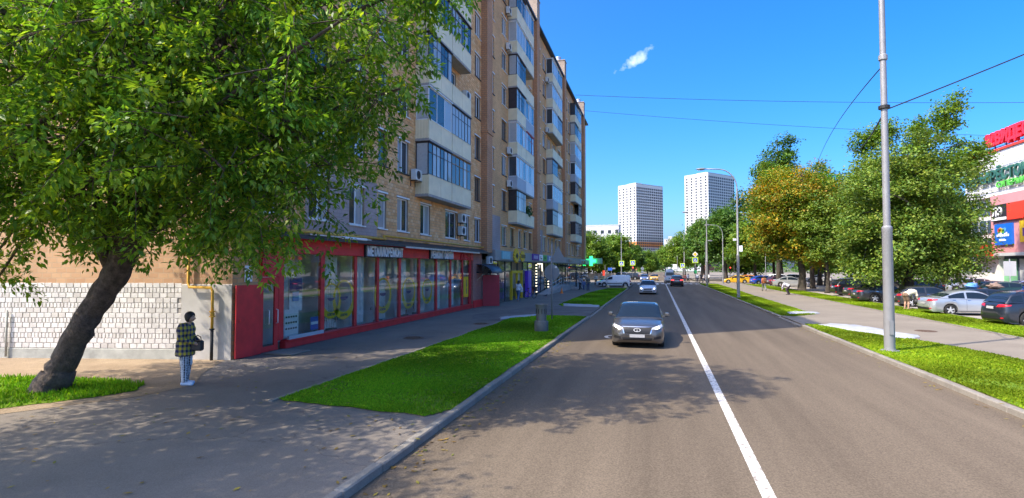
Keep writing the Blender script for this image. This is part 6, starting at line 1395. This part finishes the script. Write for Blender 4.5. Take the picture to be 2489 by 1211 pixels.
# luggage on the wagon roof
M['bag_blue']=mat('blue_plastic_bag',(.12,.30,.62),rough=.4,var=.3,scale=9,bump=.6,bscale=18); M['bag_brown']=mat('brown_sack',(.22,.15,.12),rough=.9,var=.25,scale=9,bump=.6,bscale=14)
for (x,y,m,lab) in ((19.8,42.2,M['bag_blue'],'crumpled blue bag on the roof of the dark blue wagon'),(21.0,42.0,M['bag_brown'],'brown sack on the roof of the dark blue wagon')):
    rs=np.random.RandomState(int(x)); nz=rs.normal(1,.17,(13,13)); nz[:,-1]=nz[:,0]; nz[0]=nz[0,0]; nz[-1]=nz[-1,0]
    single('bag',MB().grid(lambda u,v:(.40*math.sin(math.pi*u)*math.cos(2*math.pi*v)*nz[int(u*12+.5),int(v*12+.5)],.30*math.sin(math.pi*u)*math.sin(2*math.pi*v)*nz[int(u*12+.5),int(v*12+.5)],.16-.19*math.cos(math.pi*u)*nz[int(u*12+.5),int(v*12+.5)]),12,12),m,lab,'bag',loc=(x,y,1.44),smooth=True)
# ------------------------------------------------------------------ people
def snets(f,lo,h):
    "surface nets: a closed quad mesh at the zero level of a sampled field"
    s=f<0; nx,ny,nz=f.shape; cs=np.zeros((nx-1,ny-1,nz-1),int); acc=np.zeros((nx-1,ny-1,nz-1,3)); cnt=np.zeros((nx-1,ny-1,nz-1))
    for dx in (0,1):
        for dy in (0,1):
            for dz in (0,1): cs+=s[dx:nx-1+dx,dy:ny-1+dy,dz:nz-1+dz]
    sl=lambda d:tuple(slice(d[i],f.shape[i]-1+d[i]) for i in range(3))
    for ax in range(3):
        o=[a for a in range(3) if a!=ax]
        for p in (0,1):
            for q in (0,1):
                d0=[0,0,0]; d0[o[0]]=p; d0[o[1]]=q; d1=list(d0); d1[ax]=1
                a=f[sl(d0)]; b=f[sl(d1)]; m=(a<0)!=(b<0); t=np.where(m,a/np.where(m,a-b,1),0)
                for k in range(3): acc[...,k]+=np.where(m,d0[k]+(t if k==ax else 0),0)
                cnt+=m
    act=(cs>0)&(cs<8); idx=-np.ones(act.shape,int); ijk=np.argwhere(act); idx[act]=np.arange(len(ijk))
    V=(ijk+acc[act]/cnt[act][:,None])*h+np.array(lo); F=[]
    for ax in range(3):
        o=[(ax+1)%3,(ax+2)%3]; d=[slice(1,-1)]*3; a=f[tuple(slice(0,-1) if i==ax else slice(1,-1) for i in range(3))]; b=f[tuple(slice(1,None) if i==ax else slice(1,-1) for i in range(3))]
        e=np.argwhere((a<0)!=(b<0)); 
        if not len(e): continue
        neg=a[tuple(e.T)]<0; base=e.copy(); base[:,o[0]]+=1; base[:,o[1]]+=1
        def c(u,v):
            q=base.copy(); q[:,o[0]]-=u; q[:,o[1]]-=v; return idx[tuple(q.T)]
        Q=np.stack([c(1,1),c(0,1),c(0,0),c(1,0)],1); Q[~neg]=Q[~neg][:,::-1]; F.append(Q)
    return V,np.concatenate(F)
def field(prims,h,k,cut=None,pad=.06):
    pts=np.array([p for pr in prims for p in (pr[0],pr[1])],float); rad=max(max(pr[2],pr[3]) for pr in prims)
    lo=pts.min(0)-rad-pad; hi=pts.max(0)+rad+pad; n=np.ceil((hi-lo)/h).astype(int)+1
    g=np.stack(np.meshgrid(*[lo[i]+np.arange(n[i])*h for i in range(3)],indexing='ij'),-1); d=None
    for a,b,ra,rb,*sq in prims:
        a=np.array(a,float); b=np.array(b,float); ab=b-a; L=max(ab@ab,1e-9); p=g-a; t=np.clip((p@ab)/L,0,1); q=p-t[...,None]*ab
        if sq: q=q/np.array(sq[0])
        e=np.sqrt((q*q).sum(-1))-(ra+(rb-ra)*t)
        if d is None: d=e
        else:
            hh=np.clip(.5+.5*(d-e)/k,0,1); d=d*(1-hh)+e*hh-k*hh*(1-hh)
    if cut is not None: d=np.maximum(d,cut(g))
    return d,lo
def sdf_part(name,prims,h,k,m,parent,cut=None):
    d,lo=field(prims,h,k,cut); V,F=snets(d,lo,h)
    me=bpy.data.meshes.new(name); me.from_pydata(V.tolist(),[],F.tolist()); me.materials.append(m); me.polygons.foreach_set('use_smooth',[True]*len(me.polygons)); me.update(); return link(name,me,parent)
M['skin']=mat('skin',(.50,.29,.20),rough=.6,var=.08,scale=12)
def cloth(name,c,var=.15): return mat(name,c,rough=.9,var=var,scale=8,bump=.25,bscale=20)
POSE={ # x forward, y left, z up, for a figure 1.70 m tall
'stand':dict(pel=(0,0,.93),chest=(.0,0,1.27),neck=(.01,0,1.44),head=(.035,0,1.58),sh=.185,el=((.0,.25,1.10),(.02,-.25,1.10)),ha=((.10,.24,.86),(.14,-.22,.88)),kn=((.02,.10,.50),(.03,-.10,.50)),an=((-.02,.11,.09),(.0,-.11,.09))),
'hold':dict(pel=(0,0,.93),chest=(.01,0,1.26),neck=(.05,0,1.42),head=(.11,0,1.555),sh=.185,el=((.02,.25,1.08),(.03,-.25,1.08)),ha=((.24,.13,.98),(.26,-.11,.97)),kn=((.02,.10,.50),(.03,-.09,.50)),an=((-.04,.10,.09),(.05,-.10,.09))),
'walk':dict(pel=(0,0,.92),chest=(.03,0,1.26),neck=(.05,0,1.43),head=(.08,0,1.57),sh=.185,el=((-.13,.25,1.09),(.12,-.25,1.10)),ha=((-.10,.25,.85),(.30,-.22,.95)),kn=((.20,.09,.50),(-.08,-.09,.50)),an=((.26,.10,.10),(-.36,-.10,.17))),
'bend':dict(pel=(-.08,0,.90),chest=(.32,0,1.08),neck=(.48,0,1.06),head=(.58,0,1.0),sh=.185,el=((.48,.22,.86),(.46,-.22,.86)),ha=((.56,.16,.62),(.54,-.16,.64)),kn=((-.02,.10,.49),(.02,-.10,.49)),an=((-.06,.11,.09),(-.02,-.11,.09))),
'stoop':dict(pel=(-.12,0,.84),chest=(.25,0,1.0),neck=(.42,0,1.0),head=(.52,0,.95),sh=.185,el=((.42,.2,.78),(.40,-.2,.78)),ha=((.48,.12,.55),(.46,-.12,.55)),kn=((.10,.10,.47),(.05,-.10,.47)),an=((-.06,.11,.09),(-.12,-.11,.09))),
'push':dict(pel=(0,0,.93),chest=(.05,0,1.26),neck=(.07,0,1.43),head=(.10,0,1.57),sh=.185,el=((.18,.23,1.12),(.16,-.23,1.12)),ha=((.44,.15,1.10),(.42,-.15,1.08)),kn=((.14,.09,.50),(-.04,-.09,.50)),an=((.16,.10,.09),(-.22,-.10,.13)))}
def person(label,loc,rz,pose,top,bottom,hair,shoes,res=.018,s=1.0,long_hair=False,shorts=False,sleeves='long',tunic=False,skirt=False,cap=None,group=None,fat=1.0):
    P=POSE[pose]; V_=lambda k:np.array(P[k],float); t=thing('person',label,'person',loc,rz,group); t.scale=(s,s,s)
    pel,ch,nk,hd=V_('pel'),V_('chest'),V_('neck'),V_('head'); up=(ch-pel)/np.linalg.norm(ch-pel); lat=np.array([0,1.,0])
    tor=[(pel-lat*.075*fat,pel+lat*.075*fat,.125*fat,.125*fat),(pel,ch-up*.1,.135*fat,.125*fat),(ch-lat*.09,ch+lat*.09,.125*fat,.125*fat),(ch+up*.10-lat*.13,ch+up*.10+lat*.13,.065,.065)]
    body=list(tor)+[(nk-up*.06,nk+(hd-nk)*.5,.055,.05),(hd-np.array([.015,0,.0]),hd+np.array([.015,0,-.035]),.098,.075),(hd+np.array([.095,0,-.02]),hd+np.array([.105,0,-.035]),.016,.018)]
    for y in (.092,-.092): body.append((hd+np.array([-.01,y,.0]),hd+np.array([-.01,y,-.03]),.018,.014))
    arms=[];legs=[];sho=[]
    for i,sg in ((0,1),(1,-1)):
        sp=ch+up*.10+lat*sg*P['sh']; e=np.array(P['el'][i],float); w=np.array(P['ha'][i],float); arms.append((sp,e,w))
        body+=[(sp,e,.055,.042),(e,w,.042,.028)]
        fd=(w-e)/np.linalg.norm(w-e); side=np.cross(fd,[0,sg,0]); side/=max(np.linalg.norm(side),1e-6); pm=w+fd*.05; body.append((w,pm+fd*.035,.030,.034,))
        for k,(o,l) in enumerate(((-.030,.055),(-.010,.068),(.011,.064),(.031,.05))):
            b0=pm+fd*.035+side*o; b1=b0+fd*l*.55; b2=b1+fd*l*.4-lat*sg*l*.4; body+=[(b0,b1,.0105,.0095),(b1,b2,.0095,.008)]
        th=w+fd*.02+side*-.03; body.append((th,th+fd*.045-side*.02-lat*sg*.02,.012,.010))
        hp=pel+lat*sg*.095+np.array([0,0,-.03]); k=np.array(P['kn'][i],float); a=np.array(P['an'][i],float); legs.append((hp,k,a)); body+=[(hp,k,.088*fat,.058),(k,k+(a-k)*.35,.056,.060),(k+(a-k)*.35,a,.060,.036)]
        ft=a+np.array([.15,0,-.045]); body.append((a+np.array([-.02,0,-.04]),ft,.036,.030)); sho.append((a+np.array([-.035,0,-.042]),ft+np.array([.025,0,-.005]),.046,.040))
    sdf_part('body',body,res*.85,.018,M['skin'],t)
    ins=[(a,b,ra+.016,rb+.016) for a,b,ra,rb in tor]
    for sp,e,w in arms:
        ins.append((sp,e,.070,.058)); 
        if sleeves=='long': ins.append((e,e+(w-e)*.92,.058,.044))
    if tunic: ins+=[(pel,pel-np.array([0,0,.20])+np.array([0,0,0]),.165*fat,.185*fat,(1,1.1,1)),]
    zc=nk[2]+.005 if pose not in('bend','stoop') else 9
    low=(pel[2]-.26) if tunic else pel[2]-.04
    sdf_part('shirt',ins,res,.03,top,t,cut=(lambda g:np.maximum(g[...,2]-zc,(low-g[...,2]))) if pose not in('bend','stoop') else (lambda g:np.maximum(-( (g-pel)@up)-.02,((g-nk)@up)-.0)))
    tr=[(pel-lat*.075*fat,pel+lat*.075*fat,.135*fat,.135*fat)]
    if skirt: tr+=[(pel,pel+np.array([0,0,-.42]),.16*fat,.21*fat)]; cutz=.46
    else:
        for hp,k,a in legs: tr+=[(hp,k,.105*fat,.078),(k,a+np.array([0,0,.02]),.078,.070)]
        cutz=.52 if shorts else .085
    zt_=pel[2]+.07
    sdf_part('skirt' if skirt else ('shorts' if shorts else 'trousers'),tr,res,.03,bottom,t,cut=lambda g:np.maximum(cutz-g[...,2],g[...,2]-zt_-.12*(pose in('bend','stoop'))))
    for a,b,ra,rb in sho: sdf_part('shoe',[(a,b,ra,rb)],res*.8,.01,shoes,t,cut=lambda g:.004-g[...,2])
    hp=[(hd+np.array([-.02,0,.02]),hd+np.array([-.015,0,-.02]),.112,.108)]
    if long_hair: hp.append((hd+np.array([-.06,0,-.02]),hd+np.array([-.09,0,-.20]),.085,.06))
    fwd=np.array([1.0,0,-.55]) if pose not in('bend','stoop') else np.array([.75,0,-.9])
    sdf_part('hair',hp,res*.8,.02,hair,t,cut=lambda g:(g-hd)@fwd-.045)
    for y in (.035,-.035): part('eye',MB().lathe([(0,-.004),(.012,0),(0,.004)],6,tuple(hd+np.array([.098,y,.012])),'x'),M['black'],t)
    part('mouth',MB().box(hd[0]+.088,hd[0]+.094,-.022,.022,hd[2]-.066,hd[2]-.058),mat('lip',(.35,.12,.10),rough=.6,var=0) if 'lip' not in M else M['lip'],t)
    return t
M['lip']=mat('lips',(.35,.12,.10),rough=.6,var=0)
M['hair_dark']=mat('dark_brown_hair',(.018,.013,.011),rough=.6,var=.3,scale=30); M['hair_brown']=mat('brown_hair',(.06,.035,.02),rough=.6,var=.3,scale=30); M['hair_grey']=mat('grey_hair',(.3,.29,.28),rough=.7,var=.2,scale=30)
def plaid_mat():
    m,n,l,p=newmat('yellow_navy_plaid'); tc=N(n,'ShaderNodeTexCoord'); mp=N(n,'ShaderNodeMapping'); mp.inputs['Scale'].default_value=(8.5,8.5,8.5); l.new(tc.outputs['Object'],mp.inputs['Vector'])
    sp=N(n,'ShaderNodeSeparateXYZ'); l.new(mp.outputs[0],sp.inputs[0]); outs=[]
    ad=N(n,'ShaderNodeMath',operation='ADD'); l.new(sp.outputs[0],ad.inputs[0]); l.new(sp.outputs[1],ad.inputs[1])
    for src in (ad.outputs[0],sp.outputs[2]):
        f=N(n,'ShaderNodeMath',operation='FRACT'); l.new(src,f.inputs[0]); g=N(n,'ShaderNodeMath',operation='GREATER_THAN'); g.inputs[1].default_value=.5; l.new(f.outputs[0],g.inputs[0]); outs.append(g.outputs[0])
    s=N(n,'ShaderNodeMath',operation='ADD'); l.new(outs[0],s.inputs[0]); l.new(outs[1],s.inputs[1]); d=N(n,'ShaderNodeMath',operation='MULTIPLY'); d.inputs[1].default_value=.5; l.new(s.outputs[0],d.inputs[0])
    cr=N(n,'ShaderNodeValToRGB'); cr.color_ramp.interpolation='CONSTANT'; e=cr.color_ramp.elements; e[0].color=(.55,.42,.03,1); e[1].position=.3; e[1].color=(.20,.17,.10,1); q=e.new(.8); q.color=(.018,.022,.085,1); l.new(d.outputs[0],cr.inputs[0]); l.new(cr.outputs[0],p.inputs['Base Color']); p.inputs['Roughness'].default_value=.9; return m
def dots_mat():
    m,n,l,p=newmat('white_black_dotted_cloth'); tc=N(n,'ShaderNodeTexCoord'); v=N(n,'ShaderNodeTexVoronoi',Scale=26.0,Randomness=.15); l.new(tc.outputs['Object'],v.inputs['Vector']); g=N(n,'ShaderNodeMath',operation='GREATER_THAN'); g.inputs[1].default_value=.46; l.new(v.outputs['Distance'],g.inputs[0])
    mx=N(n,'ShaderNodeMix',data_type='RGBA'); mx.inputs['A'].default_value=(.03,.03,.045,1); mx.inputs['B'].default_value=(.62,.62,.64,1); l.new(g.outputs[0],mx.inputs['Factor']); l.new(mx.outputs['Result'],p.inputs['Base Color']); p.inputs['Roughness'].default_value=.9; return m
wt=mat('pale_trainers',(.52,.62,.78),rough=.6,var=.08); bkS=cloth('black_shoes',(.02,.02,.02)); brS=cloth('tan_sandals',(.30,.2,.13))
w1=person('woman in yellow and navy plaid shirt and dotted trousers holding a black bag','',0,'hold',plaid_mat(),dots_mat(),M['hair_dark'],wt) if False else person('person in yellow and navy plaid shirt and dotted trousers holding a black bag',(-10.75,10.45,PZ),R(15),'hold',plaid_mat(),dots_mat(),M['hair_dark'],wt,res=.013,s=1.02,tunic=True,fat=1.08)
hb=thing('handbag','black handbag held by the person in the plaid shirt','bag',(-10.45,10.5,PZ+.80),R(15)); part('body',MB().cbox(-.13,.13,-.07,.07,0,.24,.03),mat('black_leather',(.02,.018,.02),rough=.45,var=.1),hb); part('strap',MB().tube([(-.09,0,.22),(-.07,0,.32),(0,0,.36),(.07,0,.32),(.09,0,.22)],.012,6),M['black'],hb)
cr_=cloth('cream_shirt',(.72,.64,.48)); bsh=cloth('brown_shorts',(.20,.13,.09))
person('man in cream shirt and brown shorts bending at the open car boot',(15.75,41.2,PZ),R(20),'bend',cr_,bsh,M['hair_brown'],brS,res=.016,shorts=True,s=1.08,fat=1.15)
bg_=thing('shopping_bag','black bag hanging from the hands of the bending man','bag',(16.3,41.25,PZ+.35),R(20)); part('body',MB().lathe([(0,0),(.14,.02),(.20,.14),(.17,.28),(.06,.36),(0,.36)],10),M['black'],bg_,smooth=True)
person('walker in orange jacket with a backpack on the right pavement',(12.0,69.2,PZ),R(95),'walk',cloth('rust_jacket',(.42,.13,.04)),cloth('grey_trousers',(.16,.17,.18)),M['hair_brown'],bkS,res=.022,s=1.05)
bpk=thing('backpack','brown backpack worn by the walker in the orange jacket','bag',(12.03,69.0,PZ+1.05)); part('sack',MB().cbox(-.16,.16,-.22,-.02,0,.48,.06),cloth('brown_canvas',(.22,.10,.05)),bpk); part('pocket',MB().cbox(-.12,.12,-.28,-.22,.05,.25,.03),cloth('brown_canvas_pocket',(.18,.08,.04)),bpk)
person('person in white top stooping at the edge of the right pavement',(12.7,60.6,PZ),R(160),'stoop',cloth('white_violet_top',(.62,.60,.68)),cloth('dark_plum_trousers',(.05,.035,.05)),M['hair_dark'],bkS,res=.022,s=1.05)
person('person in white blouse and jeans entering the yellow doorway',(-11.0,43.0,PZ),R(75),'push',cloth('white_blouse',(.66,.66,.68)),cloth('blue_jeans',(.08,.13,.26)),M['hair_dark'],brS,res=.02,long_hair=True)
hb2=thing('shoulder_bag','pale shoulder bag of the person at yellow doorway','bag',(-10.75,43.1,PZ+.75)); part('body',MB().cbox(-.12,.12,-.16,.16,0,.34,.03),cloth('pale_canvas',(.5,.52,.52)),hb2); part('strap',MB().tube([(0,-.12,.33),(-.08,-.05,.62),(-.08,.05,.62),(0,.12,.33)],.012,5),cloth('pale_strap',(.45,.45,.45)),hb2)
blk2=cloth('black_cloth',(.03,.03,.035)); jn=cloth('dark_jeans',(.05,.07,.13)); G3='people near the far shops'
person('man in dark jacket and jeans beside the lawn near the far shops',(-8.1,65.5,PZ),R(-60),'stand',cloth('olive_jacket',(.09,.10,.09)),jn,M['hair_grey'],bkS,res=.026,group=G3)
person('person in pale top left of the dark jacketed man by the far shops',(-9.3,67.3,PZ),R(-120),'walk',cloth('pale_stripe_top',(.36,.36,.38)),blk2,M['hair_brown'],bkS,res=.026,group=G3)
person('small person in blue between the two by the far shops',(-8.75,66.6,PZ),R(-90),'walk',cloth('blue_top',(.12,.20,.42)),cloth('blue_trousers',(.08,.12,.25)),M['hair_brown'],bkS,res=.026,s=.72,group=G3)
person('person in pale cap standing behind the white van nose',(-9.4,86.0,PZ),R(-90),'stand',cloth('cream_top',(.6,.55,.45)),blk2,M['hair_grey'],bkS,res=.03,group=G3)
person('person in yellowish top right of the pale capped one behind van nose',(-8.5,86.5,PZ),R(-90),'stand',cloth('straw_top',(.6,.5,.25)),blk2,M['hair_brown'],bkS,res=.03,group=G3)
G4='people waiting at the crossing'
for i,(x,y,c,p,lab) in enumerate([(6.9,103.6,(.7,.7,.72),'stand','person in white leftmost of the group at the right crossing'),(7.5,103.0,(.05,.05,.06),'walk','person in black in the group at the right crossing'),(8.1,103.8,(.66,.62,.6),'walk','person in pale top right of the one in black at the crossing'),(8.9,105.0,(.75,.75,.76),'stand','person in bright white rightmost of the group at the crossing'),(4.8,104.4,(.6,.2,.15),'walk','person in red top crossing beyond the black off-roader'),(5.4,106.0,(.68,.68,.70),'walk','person in white crossing beyond the black off-roader')]):
    person(lab,(x,y,RZ if x<6.6 else PZ),R(90+40*i),p,cloth('crowd_top_%d'%i,c),blk2 if i%2 else jn,M['hair_dark'] if i%2 else M['hair_brown'],bkS,res=.03,group=G4)
# ------------------------------------------------------------------ bicycle and bird
bk=thing('bicycle','red bicycle leaning before the violet column of the shop row','bicycle',(-10.95,47.2,PZ),R(62)); wheel=MB().lathe([(.31,-.012),(.34,-.018),(.345,0),(.34,.018),(.31,.012)],26,(0,0,0),'y',False).mesh('tyre',M['tyre'])
sk=MB()
for k in range(12): a=2*math.pi*k/12; sk.tube([(0,0,0),(.32*math.cos(a),0,.32*math.sin(a))],.004,4)
sk=sk.mesh('spokes',M['steel']); M['bike_red']=mat('red_bike_frame',(.45,.06,.03),rough=.4,var=.05)
for x in (-.52,.52):
    o=bpy.data.objects.new('wheel',None); COL.objects.link(o); o.parent=bk; o.location=(x,0,.345); o.empty_display_size=.1; link('tyre',wheel,o); link('spokes',sk,o)
fr=MB().tube([(-.52,0,.345),(-.08,0,.30),(.38,0,.78),(-.22,0,.74),(-.08,0,.30)],.02,6).tube([(-.52,0,.345),(-.22,0,.74),(-.25,0,.88)],.018,6).tube([(.52,0,.345),(.40,0,.72),(.36,0,.95)],.02,6); part('frame',fr,M['bike_red'],bk)
part('saddle',MB().cbox(-.38,-.12,-.07,.07,.88,.94,.025),M['black'],bk); part('handlebar',MB().tube([(.30,-.28,.98),(.40,-.1,1.0),(.40,.1,1.0),(.30,.28,.98)],.015,6),M['black'],bk); part('chainring',MB().lathe([(.09,-.03),(.09,-.02)],14,(-.08,0,.30),'y'),M['steel'],bk); part('basket',MB().box(.45,.75,-.16,.16,.75,.98),M['dark_metal'],bk)
for s in (1,-1): part('pedal',MB().box(-.14,-.04,s*.06-.03,s*.06+.03,.30-s*.17,.32-s*.17).tube([(-.08,s*.035,.30),(-.08,s*.04,.31-s*.17)],.01,5),M['black'],bk)
bd_=thing('pigeon','dark pigeon standing on the pavement beyond the driveway','bird',(-10.0,49.4,PZ),R(20))
sdf_part('body',[((-.10,0,.16),(.06,0,.19),.045,.075),((.06,0,.19),(.12,0,.27),.05,.035),((.12,0,.27),(.135,0,.28),.036,.03),((-.10,0,.16),(-.24,0,.14),.035,.015),((.155,0,.278),(.185,0,.27),.010,.004)],.012,.02,mat('pigeon_feather',(.06,.065,.08),rough=.7,var=.3,scale=20),bd_)
for y in (.03,-.03): part('leg',MB().tube([(.02,y,.13),(.03,y,.0),(.07,y,.005)],.007,5),M['mall_red'],bd_)
